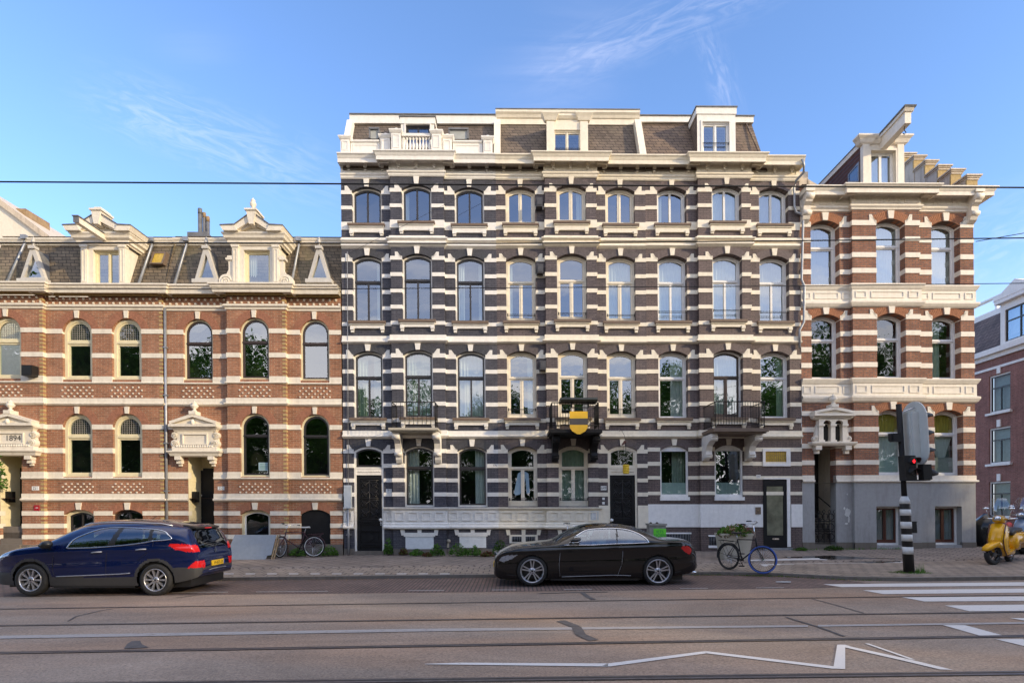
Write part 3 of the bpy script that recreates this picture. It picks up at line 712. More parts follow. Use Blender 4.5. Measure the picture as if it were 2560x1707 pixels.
def big_dormer(H, x0, x1, gy0, gx0, gx1, ped, apex, ze, zr, ref, split, scrolls, cur=None, bl=None):
    Zp = mkZ(ref); d = 0.12
    u0, u1 = X(x0, 640, d), X(x1, 640, d); zb = unproj(ref, 712, .3)[1] - .05; zt = unproj(ref, 610, d)[1]
    c = (u0 + u1) / 2; gl, gr, gt = X(gx0, 660, d), X(gx1, 660, d), unproj(ref, gy0, d)[1]
    o = Op((gl + gr) / 2, zb, gt + .06, 0, (gr - gl) / 2 + .06)
    mb = MB(); mb.mi = 0
    wall_zone(mb, u0, u1, zb - .2, zt + .1, d, [o], .15)
    for a, b in ((u0, u0 + .16), (u1 - .16, u1)):
        mb.box(a - .02, b + .02, d - .1, d + .07, zb, zt - .05); mb.box(a - .04, b + .04, d - .1, d + .10, zt - .14, zt - .05); mb.box(a - .04, b + .04, d - .1, d + .10, zb - .1, zb + .12)
        panel(mb, a + .02, b - .02, zb + .2, zt - .2, d + .07, .015, .02)
    mb.molding(u0 - .06, u1 + .06, d, [(0, zt + .30), (.24, zt + .30), (.24, zt + .26), (.20, zt + .21), (.18, zt + .13), (.10, zt + .08), (.10, zt + .0), (.04, zt - .03), (.04, zt - .06), (0, zt - .06)], True, True, 1.4)
    za = unproj(ref, apex, .35)[1]; pl, pr = X(ped[0], 575, .4) + .05, X(ped[1], 575, .4) - .05
    z0 = zt + .3; d1 = d + .30
    pl, pr = c - (pr - pl) / 2, c + (pr - pl) / 2
    mb.prism([(pl + .55, z0), (pr - .55, z0), (c, za - .25)], d - .2, d + .06)
    for sg in (-1, 1):
        e = (pr - pl) / 2
        mb.prism([(c + sg * (e - .50), z0), (c + sg * (e - .02), z0), (c + sg * (e + .06), z0 + .16), (c + sg * (e - .40), z0 + .17)][::-sg], d - .6, d1 + .04)
        mb.prism([(c + sg * (e - .42), z0 + .02), (c + sg * .0, za - .26), (c + sg * .0, za), (c + sg * (e - .40), z0 + .20)][::-sg], d - .6, d1 - .002 * (sg > 0))
        mb.prism([(c + sg * (e - .48), z0 + .02), (c + sg * .0, za - .34), (c + sg * .0, za - .24), (c + sg * (e - .44), z0 + .11)][::-sg], d - .2, d1 - .11 - .002 * (sg > 0))
    mb.prism([(c - .07, za - .42), (c + .07, za - .42), (c + .16, za + .02), (c - .16, za + .02)], d - .2, d1 + .08)
    mb.box(c - .2, c + .2, d - .2, d1 + .12, za + .02, za + .08)
    mb.mi = 2
    for sg in (-1, 1):
        e = (pr - pl) / 2
        mb.prism([(c + sg * (e + .08), z0 + .16), (c + sg * (e + .06), z0 + .19), (c + sg * (e - .40), z0 + .215), (c + sg * (e - .40), z0 + .17)][::sg], d - .6, d1 + .06)
        mb.prism([(c + sg * (e - .38), z0 + .20), (c + sg * (e - .40), z0 + .235), (c, za + .035), (c, za + .0)][::sg], d - .6, d1 + .03)
    mb.mi = 0
    if scrolls: urn(mb, c, d1 - .1, za + .08, .45, .11)
    else: mb.box(c - .11, c + .11, d - .2, d1, za + .08, za + .17)
    if scrolls:
        for sg in (-1, 1):
            e = u0 if sg < 0 else u1
            scroll(mb, e + sg * .24, zb + .22, .24, d - .15, d + .05, -sg)
            mb.prism([(e, zb), (e + sg * .26, zb + .02), (e + sg * .30, zb + .35), (e + sg * .16, zb + .62), (e + sg * .17, zb + .95), (e, zb + 1.0)][::sg], d - .12, d + .02)
            mb.box(e - sg * .02, e + sg * .24, d - .14, d + .07, zb + .93, zb + 1.0); mb.box(e - sg * .02, e + sg * .19, d - .14, d + .06, zb + 1.0, zb + 1.07)
    mb.mi = 1
    for e in (u0 + .01, u1 - .01): mb.poly([(e, d - .02, zb - .2), (e, -1.9, zb - .2), (e, -1.9, zt), (e, d - .02, zt)])
    mb.mi = 2; mb.poly([(u0, d, zt + .302), (u1, d, zt + .302), (u1, -2, zt + .302), (u0, -2, zt + .302)])
    dm = mb.build('dormer', ['creamA', 'creamA', 'lead'], H)
    window(dm, o, d, 'frameA', 'frameA', .05, .05, None, .1, split, .09, cur=cur, glass='glass', name='dormer_window')
    k = MB(); k.poly([(u0 + .05, -.7, zb - .2), (u1 - .05, -.7, zb - .2), (u1 - .05, -.7, zt), (u0 + .05, -.7, zt)]); k.build('dormer_backing', 'dark', dm)
    return dm, c, zt, d

def portal(H, c, hw, ytop, ybase, Z, d, sign=None):
    mb = MB(); zb = Z(ybase); zsh = zb + .12; zf = zb + .80
    mb.molding(c - hw + .14, c + hw - .14, d, [(0, zsh), (.30, zsh), (.30, zsh - .04), (.25, zsh - .09), (.22, zsh - .17), (.1, zsh - .19), (0, zsh - .2)], True, True, .1)
    mb.box(c - hw - .02, c + hw + .02, d, d + .22, zsh, zsh + .13)
    mb.box(c - hw + .12, c + hw - .12, d, d + .16, zsh + .13, zf)
    panel(mb, c - .42, c + .42, zsh + .20, zf - .1, d + .16, .04, .04)
    for sg in (-1, 1):
        e = c + sg * (hw - .12)
        scroll(mb, e + sg * .08, zsh + .52, .11, d, d + .17, sg); scroll(mb, e + sg * .06, zsh + .24, .13, d, d + .2, -sg)
        mb.prism([(e, zsh + .1), (e + sg * .16, zsh + .15), (e + sg * .12, zsh + .62), (e, zf)][::sg], d, d + .12)
        k = c + sg * (hw - .17)
        mb.box(k - .1, k + .1, d, d + .24, zsh - .30, zsh - .18); mb.box(k - .085, k + .085, d, d + .15, zsh - .42, zsh - .29); mb.box(k - .05, k + .05, d, d + .08, zsh - .5, zsh - .41)
    n = 16
    for i in range(n): u = c - hw + .1 + (2 * hw - .2) * (i + .5) / n; mb.lathe((u, d + .20, zsh + .09), [(0.001, 0), (.04, .03), (.045, .07), (0.001, .11)], 6)
    mb.molding(c - hw + .20, c + hw - .20, d, [(0, zf + .12), (.26, zf + .12), (.26, zf + .08), (.2, zf + .03), (.16, zf - .04), (0, zf - .05)], True, True, .1)
    zap = Z(ytop); pediment(mb, c - hw - .04, c + hw + .04, zf + .20, zap, d, d + .32, .11)
    mb.box(c - .11, c + .11, d, d + .34, zap - .03, zap + .08); urn(mb, c, d + .18, zap + .08, .36, .13)
    mb.lathe((c, d + .3, zap - .42), [(0.001, 0), (.06, .06), (.07, .14), (.04, .22)], 8)
    p = mb.build('door_portal', 'creamA', H)
    if sign:
        t = MB(); add_text(t, sign, .26, c + .06, (zsh + .20 + zf - .1) / 2, d + .163 + .004, 1.0); t.build('date_lettering', 'ink', p)
    return p

# ---- house A (far left) and house B
Za = mkZ(250)
HA, ZA, uoA, loA, boA, doA, rfA = terrace_house('brick_house', 'red brick terrace house with stained lattice window heads and an 1894 portal, leftmost house', 250,
    [(X(-60, 800, .24), X(106, 800, .24), .24), (X(106, 800, .24), X(406, 900, .10), .10)],
    [31, 199, 322], [200, 324], [(204, 0), (325, 0)], (16, 70), .0)
for o in uoA[:1]: window(HA, o, .24, 'frameA', 'frameA', .10, .05, ZA(857), .2, lead=True, glass='glasslow', depth=.12)
for o in uoA[1:] + loA: window(HA, o, .10, 'frameA', 'frameA', .10, .05, ZA(857) if o in uoA else ZA(1092), .2, lead=True, glass='glasslow', depth=.12)
window(HA, boA[0], .10, 'frameA', 'blacksash', .10, .05, None, .1, True, .03, glass='glasslow', name='basement_window')
window(HA, boA[1], .10, 'brownsash', 'blacksash', .05, .04, None, .1, True, .03, glass='glasslow', name='basement_window')
dm, c_, zt_, d_ = big_dormer(HA, 207, 314, 629, 237, 297, (175, 344), 533, *rfA, 260, True, False)
mb = MB()       # hoisting beam
zb_ = unproj(263, 604, d_)[1]; uu = X(262, 600, .2)
mb.box(uu - .07, uu + .07, -.5, 1.45, zb_ - .02, zb_ + .16); mb.mi = 1; mb.box(uu - .10, uu + .10, -.5, 1.52, zb_ + .16, zb_ + .19); mb.box(uu - .08, uu + .08, 1.45, 1.49, zb_ - .02, zb_ + .16)
mb.build('hoist_beam', ['creamA', 'lead'], HA)
small_dormer(HA, 78, 31, 696, 621, *rfA)
for p in ((60, 597, 19, 707), (381, 603, 345, 709)): roof_pipe(HA, *p, *rfA)
# roof light
dd_ = on_roof(400, 650, *rfA); mb = MB(); ul, ur = X(384, 650, dd_), X(417, 650, dd_); z0, z1 = unproj(400, 663, dd_)[1], unproj(400, 634, dd_)[1]
sl_ = lambda z: 0.05 - .80 * (z - rfA[0]) / (rfA[1] - rfA[0])
mb.mi = 0
for a, b, c0, c1 in ((ul, ur, z0 - .05, z0), (ul, ur, z1, z1 + .05), (ul, ul + .06, z0, z1), (ur - .06, ur, z0, z1)):
    mb.poly([(a, sl_(c0) + .14, c0), (b, sl_(c0) + .14, c0), (b, sl_(c1) + .14, c1), (a, sl_(c1) + .14, c1)])
mb.poly([(ul, sl_(z0) + .14, z0 - .05), (ur, sl_(z0) + .14, z0 - .05), (ur, sl_(z0) - .1, z0 - .05), (ul, sl_(z0) - .1, z0 - .05)])
mb.poly([(ur, sl_(z0) + .14, z0 - .05), (ur, sl_(z1) + .14, z1 + .05), (ur, sl_(z1) - .1, z1 + .05), (ur, sl_(z0) - .1, z0 - .05)])
mb.poly([(ul, sl_(z0) + .14, z0 - .05), (ul, sl_(z1) + .14, z1 + .05), (ul, sl_(z1) - .1, z1 + .05), (ul, sl_(z0) - .1, z0 - .05)])
rl_ = mb.build('roof_light', 'sill', HA); g = MB(); g.poly([(ul + .05, sl_(z0) + .12, z0), (ur - .05, sl_(z0) + .12, z0), (ur - .05, sl_(z1) + .12, z1), (ul + .05, sl_(z1) + .12, z1)]); g.build('pane', 'yellowglass', rl_)
portal(HA, X(25, 1080, .45), .74, 1038, 1137, ZA, .24, '1894')

HB, ZB, uoB, loB, boB, doB, rfB = terrace_house('brick_house', 'red brick terrace house with dark round-headed windows and a scrolled dormer', 640,
    [(X(408, 900, 0), X(567, 850, .16), 0), (X(567, 850, .16), X(713.5, 850, .16), .16), (X(713.5, 850, .16), X(853, 850, 0), 0)],
    [495.5, 641.5, 787], [643, 788.5], [(644, 0), (789, 0)], (471, 535), .0)
for o in uoB: window(HB, o, .16 if o is uoB[1] else 0, 'frameA', 'brownsash', .05, .06, ZB(858), .12, glass='glass', depth=.10)
for o in loB: window(HB, o, .16 if o is loB[0] else 0, 'frameA', 'blacksash', .06, .06, ZB(1090), .10, glass='glasslow', depth=.10)
window(HB, boB[0], .16, 'frameA', 'whiteE', .08, .04, None, .1, False, glass='glasslow', name='basement_window')
mb = MB(); mb.prism(boB[1].outline(-.003, 0)[::-1], -.12, -.06); deco(boB[1], mb.build('boarded_opening', 'black', HB))
dmB, cB, ztB, dB = big_dormer(HB, 584, 697, 629, 614, 670, (560, 715), 533, *rfB, 640, False, True, cur=[('left', 'curtain', .3)])
small_dormer(HB, 512.5, 28, 697, 621, *rfB); small_dormer(HB, 796, 28, 697, 621, *rfB)
for p in ((466, 602, 436, 711), (745, 602, 731, 709)): roof_pipe(HB, *p, *rfB)
portal(HB, X(494, 1080), .72, 1037, 1137, ZB, 0, None)
# notice in the ground floor window
o = loB[0]; mb = MB(); un0, un1 = X(647, 1165, .02), X(677, 1165, .02); zn0, zn1 = ZB(1176), ZB(1156)
mb.box(un0, un1, .035, .04, zn0, zn1); nt = mb.build('window_notice', simple('notice_blue', (.30, .42, .46), .6, var=0), HB)
t = MB(); add_text(t, 'PETIT TOUR', .052, (un0 + un1) / 2, zn1 - .06, .043, 1); 
for i in range(3): t.box(un0 + .05, un1 - .05, .041, .043, zn1 - .12 - i * .045, zn1 - .11 - i * .045)
t.build('notice_lettering', 'posterink', nt)

def porch(H, do, d, Z, ysteps, doorside, mat='frameA'):
    l, r = do.c - do.hw, do.c + do.hw; D = d - .85; zt = do.zs + .0; mb = MB(); mb.mi = 0
    zf = Z(ysteps)
    mb.poly([(l + .002, d, zf), (l + .002, D, zf), (l + .002, D, zt), (l + .002, d, zt)]); mb.poly([(r - .002, d, zf), (r - .002, D, zf), (r - .002, D, zt), (r - .002, d, zt)])
    mb.poly([(l - .3, D, zf), (r + .3, D, zf), (r + .3, D, zt + .2), (l - .3, D, zt + .2)]); mb.poly([(l, d, zt - .002), (r, d, zt - .002), (r, D, zt - .002), (l, D, zt - .002)])
    for i in range(6): z = zf + .25 + i * .42; mb.box(l + .004, l + .012, D, d - .02, z, z + .02)
    mb.mi = 1
    mb.box(l, r, D, d - .1, -1.2, zf); n = 4; zg = Z(1388)
    for i in range(n):
        z = zg + (zf - zg) * (n - i) / (n + 1); mb.box(l - .0, r + .0, d - .15 + i * .10 - .2, d - .1 + i * .11, -1.2, z)
    mb.box(l, r, d - .3, d + .05, -1.2, zg + .14)
    p = mb.build('porch', [mat, 'plinth'], H)
    k = MB(); dw = 1.0
    c = do.c + .02; 
    k.mi = 1; k.box(c - dw / 2 - .07, c + dw / 2 + .07, D, D + .05, zf, zt - .35)
    k.mi = 0; k.box(c - dw / 2, c + dw / 2, D + .0, D + .07, zf, zt - .45)
    for zz in (zf + .2, zf + 1.2): k.box(c - .36, c + .36, D + .05, D + .085, zz, zz + .8)
    dr = k.build('door', ['black', mat], H)
    h = MB(); h.lathe((c - .4, D + .12, zf + 1.05), [(.001, -.03), (.03, 0), (.001, .03)], 8); h.build('door_knob', 'chrome', dr)
    h = MB(); h.box(l + .01, l + .12, d - .45, d - .18, Z(1255), Z(1228)); h.build('mailbox', 'black', H)
    return p
porch(HB, doB, 0, ZB, 1315, 1)
porch(HA, doA, .24, ZA, 1315, 1)
def plate(H, txt, px, py, w, h, d, size, name='house_number', bg_='enamel', ink='ink'):
    u, z = unproj(px, py, d); mb = MB(); mb.box(u - w / 2, u + w / 2, d - .01, d + .012, z - h / 2, z + h / 2)
    p = mb.build(name, bg_, H); t = MB(); add_text(t, txt, size, u, z, d + .0145, .9); t.build('number_lettering', ink, p); return p
plate(HA, '251', 89, 1220, .23, .13, .24, .13); plate(HB, '253', 553, 1220, .22, .12, 0, .125)
u_, z_ = unproj(90, 1269, .24); mb = MB(); mb.box(u_ - .05, u_ + .12, .24, .27, z_ - .09, z_ + .09); sp_ = mb.build('red_sign', 'redsign', HA)
t = MB(); add_text(t, '· EX', .07, u_ + .04, z_, .2735); t.build('sign_lettering', 'enamel', sp_)
mb = MB(); u_, z_ = unproj(84, 930, .24); mb.box(u_ - .17, u_ + .17, .24, .52, z_ - .17, z_ + .17); mb.box(u_ - .14, u_ + .14, .52, .535, z_ - .14, z_ + .14)
tag(mb.build('wall_lamp_box', 'blackpl'), 'small black box on a pier between upper windows at the far left', 'lamp')

def downpipe(px, ytop, ybot, d, label, r=.045, mat='zinc', pts=None):
    mb = MB(); u = X(px, (ytop + ybot) / 2, d)
    if pts is None: pts = [(u, d, unproj(px, ytop, d)[1]), (u, d, unproj(px, ybot, d)[1])]
    mb.tube(pts, r, 8)
    z0, z1 = min(p[2] for p in pts), max(p[2] for p in pts); z = z0 + .5
    while z < z1 and len(pts) == 2: mb.box(u - r - .02, u + r + .02, d - r - .02, d + r + .005, z, z + .04); z += 1.6
    return tag(mb.build('drainpipe', mat), label, 'drainpipe')
downpipe(415, 768, 1385, .08, 'zinc drainpipe between the two red brick terrace houses')

# chimney flues on house B
mb = MB(); 
for i, (a, b, y) in enumerate(((495, 505, 522), (506.5, 514.5, 532), (515.5, 524, 542))):
    Y = -2.2; u0, z1 = unproj(a, y, Y); u1, _ = unproj(b, y, Y); mb.mi = 0; mb.lathe(((u0 + u1) / 2, Y, 8.8), [((u1 - u0) / 2, 0), ((u1 - u0) / 2, z1 - 8.8 - .2)], 10)
    mb.mi = 0 if i == 0 else 1; mb.lathe(((u0 + u1) / 2, Y, z1 - .2), [((u1 - u0) / 2 * 1.05, 0), ((u1 - u0) / 2 * 1.02, .2)], 10)
ca, zz = unproj(479, 589, -2.2); cb, _ = unproj(527, 589, -2.2); mb.mi = 0; mb.box(ca, cb, -2.6, -1.9, 8.5, zz)
mb.build('chimney', ['lead', 'wood'], HB)
# ------------------------------------------------------------------ the three tall town houses (charcoal, taupe, brown)
YL = {4: dict(zb=562.5, zs=480.5, key=449, bands=((516, 525), (556, 575.5)), step=(477.5, 487, 466), sill=(564, 568, 583, 591)),
      3: dict(zb=805, zs=652, key=622, bands=((686, 695.5), (726, 736), (766.5, 776), (806.5, 815.5)), step=(645.5, 655, 635), sill=(806, 811, 822, 832)),
      2: dict(zb=1046, zs=890, key=862, bands=((924, 934), (965.5, 975.5), (1006, 1016), (1047, 1056.5)), step=(886.5, 897, 875), sill=(1047, 1052, 1063, 1072.5)),
      1: dict(zb=1266, zs=1128, key=1098, bands=((1159, 1169), (1195.5, 1205), (1230.5, 1240.5)), step=(1123, 1133, 1112), sill=None)}

def cornice_profile(zt): return [(p, zt + q) for p, q in ((0, 0), (.47, 0), (.47, -.035), (.43, -.07), (.40, -.13), (.38, -.16), (.38, -.28), (.34, -.28), (.33, -.20), (.12, -.18), (.07, -.20), (0, -.20))]

def tall_house(name, label, pxr, edges, centers, mats, rd, S1, dy=0):
    brickm, archm, stonem = mats; Z = mkZ(pxr)
    e = [X(edges[0], 700), X(edges[1], 700, rd), X(edges[2], 700, rd), X(edges[3], 700)]
    bays = [(e[0], e[1], 0), (e[1], e[2], rd), (e[2], e[3], 0)]
    H = thing(name, label, 'house', Wd((e[0] + e[3]) / 2, 0, .2), group='tall striped town houses')
    zones = {4: (Z(610), unproj(pxr, 395, 0)[1]), 3: (Z(852), Z(610)), 2: (Z(1088), Z(852)), 1: (-1.0, Z(1088))}
    wall = MB(); bands_ = {}; ops = {}; courses = {}; cor = MB(); fz = MB()
    for f in (4, 3, 2, 1):
        L = YL[f]
        if f == 1: ops[f] = S1(Z)
        else: ops[f] = [Op(X(c, 720), Z(L['zb']), Z(L['zs']), .165, .5) for c in centers]
        for (a, b, d) in bays:
            inb = [o for o in ops[f] if a < o.c < b]
            wall_zone(wall, a, b, zones[f][0], zones[f][1], d, inb, .32)
            en = .02 if d else 0; dz = .001 if d else 0
            for y0, y1 in L['bands']: band(bands_.setdefault((f, y0), MB()), a, b, Z(y1) + dz, Z(y0) + dz, d, inb, .30, endl=en, endr=en)
            y0, y1, yt = L['step']; band(bands_.setdefault((f, y0), MB()), a, b, Z(y1) + dz, Z(y0) + dz, d, inb, .30, endl=en, endr=en)
            for o in inb:
                if o.R:
                    o.deco = dict(d=d, ring=(.25, 24, .12), am=archm, sm=stonem, key=(Z(L['key']), .065, .095), step=(Z(y1), Z(y0), Z(yt)))
                    if L['sill'] and f != 1: s0, s1, s2, s3 = L['sill']; o.deco['sill'] = (Z(s0) + .02, Z(s1), Z(s2), Z(s3))
    for (a, b, d) in bays:
        r = d > 0; dz = .0015 if r else 0
        def mold(y, prf, back=.17): 
            z = Z(y); courses.setdefault(y, MB()).molding(a, b, d, [(p, z + q + dz) for p, q in prf], r, r, back)
        mold(596, [(0, 0), (.05, 0), (.05, -.06), (.13, -.08), (.13, -.115), (.07, -.15), (.04, -.17), (.04, -.19), (.09, -.21), (.10, -.28), (.04, -.33), (0, -.36)])
        mold(841, [(0, 0), (.05, 0), (.05, -.15), (.11, -.17), (.11, -.21), (.05, -.25), (0, -.27)])
        mold(1077, [(0, 0), (.06, 0), (.06, -.14), (.12, -.16), (.12, -.20), (.06, -.25), (0, -.27)])
        # entablature
        zt = unproj(pxr, 381 + dy, .47)[1]
        cor.molding(a, b, d, [(p, q + dz) for p, q in cornice_profile(zt)], r, r, .3)
        zf0, zf1 = Z(449 + dy), Z(407 + dy)
        fz.molding(a, b, d, [(0, zf1 + dz), (.04, zf1 + dz), (.04, Z(435 + dy)), (.09, Z(436 + dy)), (.10, Z(440 + dy)), (.06, Z(443 + dy)), (.06, Z(446 + dy)), (.03, zf0), (0, zf0)], r, r, .17)
        n = 3; wdt = (b - a); m = .12
        panel(fz, a + m, b - m, Z(434 + dy), Z(414 + dy), d + .04, .018, .022)
        for i in range(n):
            u = a + wdt * (i + .5) / n
            fz.box(u - .055, u + .055, d + .03, d + .15, Z(424 + dy), Z(414.5 + dy)); fz.box(u - .035, u + .035, d + .03, d + .10, Z(430 + dy), Z(423.9 + dy))
            if i < n - 1:
                uu = a + wdt * (i + 1) / n; panel(fz, uu - .26, uu + .26, Z(431.5 + dy), Z(417 + dy), d + .041, .014, .02)
    zlo = -1.0; zhi = zones[4][1]
    for uu in (e[1], e[2]): wall.poly([(uu, 0, zlo), (uu, rd, zlo), (uu, rd, zhi), (uu, 0, zhi)])
    wall.poly([(e[0], 0, zlo), (e[0], -8, zlo), (e[0], -8, zhi), (e[0], 0, zhi)]); wall.poly([(e[3], 0, zlo), (e[3], -8, zlo), (e[3], -8, zhi), (e[3], 0, zhi)])
    wall.build('wall', brickm, H); [b_.build('stone_band', stonem, H) for b_ in bands_.values()]; cor.build('cornice', stonem, H); fz.build('frieze_molding', stonem, H); [c_.build('string_course', stonem, H) for c_ in courses.values()]
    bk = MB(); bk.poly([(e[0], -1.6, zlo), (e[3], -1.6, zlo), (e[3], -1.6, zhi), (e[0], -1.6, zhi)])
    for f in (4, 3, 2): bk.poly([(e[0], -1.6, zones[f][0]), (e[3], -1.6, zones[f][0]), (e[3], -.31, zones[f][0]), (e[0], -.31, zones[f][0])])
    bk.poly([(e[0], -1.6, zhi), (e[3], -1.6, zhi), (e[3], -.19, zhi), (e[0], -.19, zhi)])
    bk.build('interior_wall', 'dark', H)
    return H, Z, e, bays, ops

def s1_C(Z): return [Op(X(922.5, 1250), -.9, Z(1128), .165, .5), Op(X(1050, 1200), Z(1266), Z(1128), .165, .5), Op(X(1181, 1200), Z(1266), Z(1128), .165, .5)]
def s1_D(Z): return [Op(X(1307, 1200), Z(1265), Z(1127), .165, .5), Op(X(1433, 1200), Z(1265), Z(1127), .165, .5), Op(X(1557, 1250), -.9, Z(1127), .165, .5)]
def s1_E(Z): return [Op(X(1686, 1200), Z(1244), Z(1128), .20, .48), Op(X(1818, 1200), Z(1244), Z(1128), .20, .48)]
CE = [854.5, 977.5, 1110.5, 1241.5]; DE = [1241.5, 1364, 1492, 1615]; EE = [1615, 1747, 1877, 2000.5]
HC, ZC, eC, bC, oC = tall_house('striped_house', 'tall charcoal brick town house with black window frames and a white roof balustrade', 1000, CE, [918.5, 1045, 1175], ('brickC', 'archC', 'white'), .16, s1_C)
HD, ZD, eD, bD, oD = tall_house('striped_house', 'tall taupe brick town house with cream casements and a yellow shield balcony', 1430, DE, [1302.5, 1428.8, 1551.8], ('brickD', 'archD', 'cream'), .16, s1_D, 3)
# house E has a rectangular light and a door in its last bay
YE1 = YL[1]; YL[1] = dict(zb=1244, zs=1128, key=1098, bands=((1154, 1164), (1189.5, 1198), (1228.5, 1237)), step=(1118.5, 1128.5, 1118.5), sill=None)
def s1_E2(Z): return s1_E(Z)
HE, ZE, eE, bE, oE = tall_house('striped_house', 'tall brown brick town house with white casements and a tall white dormer', 1800, EE, [1681, 1814, 1936], ('brickE', 'archE', 'cream'), .16, s1_E2, 5)
YL[1] = YE1
cc = 'curtain'
# windows of C
cl = {4: [None, [('left', 'curtain', .2)], None], 3: [[('right', 'curtain', .25)], None, [('left', 'curtain', .3), ('right', 'curtain', .22)]], 2: [[('left', 'curtaingreen', .42), ('right', 'curtaingreen', .38)], [('full', 'curtaingreen')], [('full', 'curtain')]], 1: [None, [('left', 'curtain', .45)], [('right', 'curtain', .42)]]}
TR = {3: 703, 2: 943, 1: 1170}
for f in (4, 3, 2, 1):
    for i, o in enumerate(oC[f]):
        if f == 1 and i == 0: continue
        window(HC, o, .16 if i == 1 else 0, 'white', 'blacksash', .05, .055, ZC(TR[f]) if f != 4 else None, .12, f != 1 or False, .055, glass='glass' if f > 2 else ('glass' if f == 2 else 'glasslow'), cur=cl[f][i])
clD = {4: [None, [('right', 'curtain', .3)], None], 3: [[('left', 'curtain', .22)], None, [('full', 'curtain')]], 2: [[('right', 'curtaingreen', .3)], None, None], 1: [None, [('full', 'curtaingreen')], None]}
for f in (4, 3, 2, 1):
    for i, o in enumerate(oD[f]):
        if f == 1 and i == 2: continue
        window(HD, o, .16 if i == 1 else 0, 'cream', 'cream', .07, .055, ZD(TR[f]) if f != 4 else None, .12, True, .12, glass='glass' if f > 1 else 'glasslow', cur=clD[f][i], depth=.19)
clE = {4: [[('left', 'curtain', .25)], [('full', 'curtain')], [('full', 'blind')]], 3: [[('full', 'curtain')], [('full', 'curtain')], [('full', 'blind')]], 2: [[('right', 'curtain', .5)], [('full', 'curtain')], [('right', 'curtaingreen', .3)]]}
for f in (4, 3, 2):
    for i, o in enumerate(oE[f]):
        dk = f == 2 and i == 1
        window(HE, o, .16 if i == 1 else 0, 'whiteE', 'brownsash' if dk else 'whiteE', .06, .05, ZE(TR[f]) if f != 4 else None, .12, f != 2 or dk, .10 if dk else .07, glass='glass', cur=clE[f][i], depth=.24)
# bars across the lower casements
def guard(H, o, py, Z, d, n='window_guard'):
    mb = MB(); z = Z(py); l, r = o.c - .46, o.c + .46
    for dz in (0, -.045): mb.tube([(l, d - .02, z + dz), (r, d - .02, z + dz)], .010, 5)
    for u in (l, r): mb.tube([(u, d - .02, z + .03), (u, d - .02, z - .07)], .016, 5)
    mb.build(n, 'blackiron', H)
for i, o in enumerate(oD[3]): guard(HD, o, 786, ZD, .16 if i == 1 else 0)
for i, o in enumerate(oE[3]): guard(HE, o, 778, ZE, .16 if i == 1 else 0)
for i in (0, 2): guard(HD, oD[2][i], 1022, ZD, 0)
for i in (0, 1): guard(HD, oD[1][i], 1246, ZD, .16 if i == 1 else 0)
# shirt hanging in the window of D
o = oD[1][0]; mb = MB(); zt = ZD(1178); mb.prism([(o.c - .16, zt - .05), (o.c - .06, zt), (o.c + .10, zt), (o.c + .20, zt - .06), (o.c + .24, zt - .72), (o.c + .13, zt - .74), (o.c + .10, zt - .2), (o.c + .02, zt - .6), (o.c - .10, zt - .78), (o.c - .26, zt - .80), (o.c - .30, zt - .72)][::-1], -.26, -.22)
tag(mb.build('shirt', 'shirt'), 'pale blue shirt hanging behind the window beside the drain of the taupe house', 'shirt')

# ---- ground floor dressings of C and D: panelled dado
def dado(H, spans, Z, stone, gaps):
    for a, b, d in spans:
        segs = []; cur = a
        for g0, g1 in gaps:
            if a < g0 < b: segs.append((cur, g0)); cur = g1
            elif a < g1 < b: cur = g1
        segs.append((cur, b))
        for s0, s1 in segs:
            if s1 - s0 < .05: continue
            r = d > 0; dz = .001 if r else 0; mb = MB()
            mb.molding(s0, s1, d, [(0, Z(1267.5) + dz), (.12, Z(1267.5) + dz), (.12, Z(1270)), (.07, Z(1274)), (.04, Z(1276)), (.04, Z(1306) + dz), (.08, Z(1308)), (.08, Z(1312)), (.13, Z(1315)), (.13, Z(1319)), (.06, Z(1322)), (0, Z(1322.5) - dz)], r, r, .17)
            n = max(1, round((s1 - s0) / .48)); w = (s1 - s0) / n
            for i in range(n): panel(mb, s0 + w * i + .07, s0 + w * (i + 1) - .07, Z(1301), Z(1279), d + .04, .032, .028)
            mb.build('panelled_dado', stone, H)
do = oC[1][0]; dado(HC, bC, ZC, 'white', [(do.c - do.hw, do.c + do.hw)])
doD_ = oD[1][2]; dado(HD, [(eD[0], eD[1], 0), (eD[1], eD[2], .16)], ZD, 'cream', [])
mb = MB(); mb.box(eD[2] + .01, doD_.c - doD_.hw, -.1, .035, ZD(1320), ZD(1263)); mb.box(doD_.c + doD_.hw, eD[3], -.1, .035, ZD(1320), ZD(1263)); mb.build('painted_plinth', 'cream', HD)
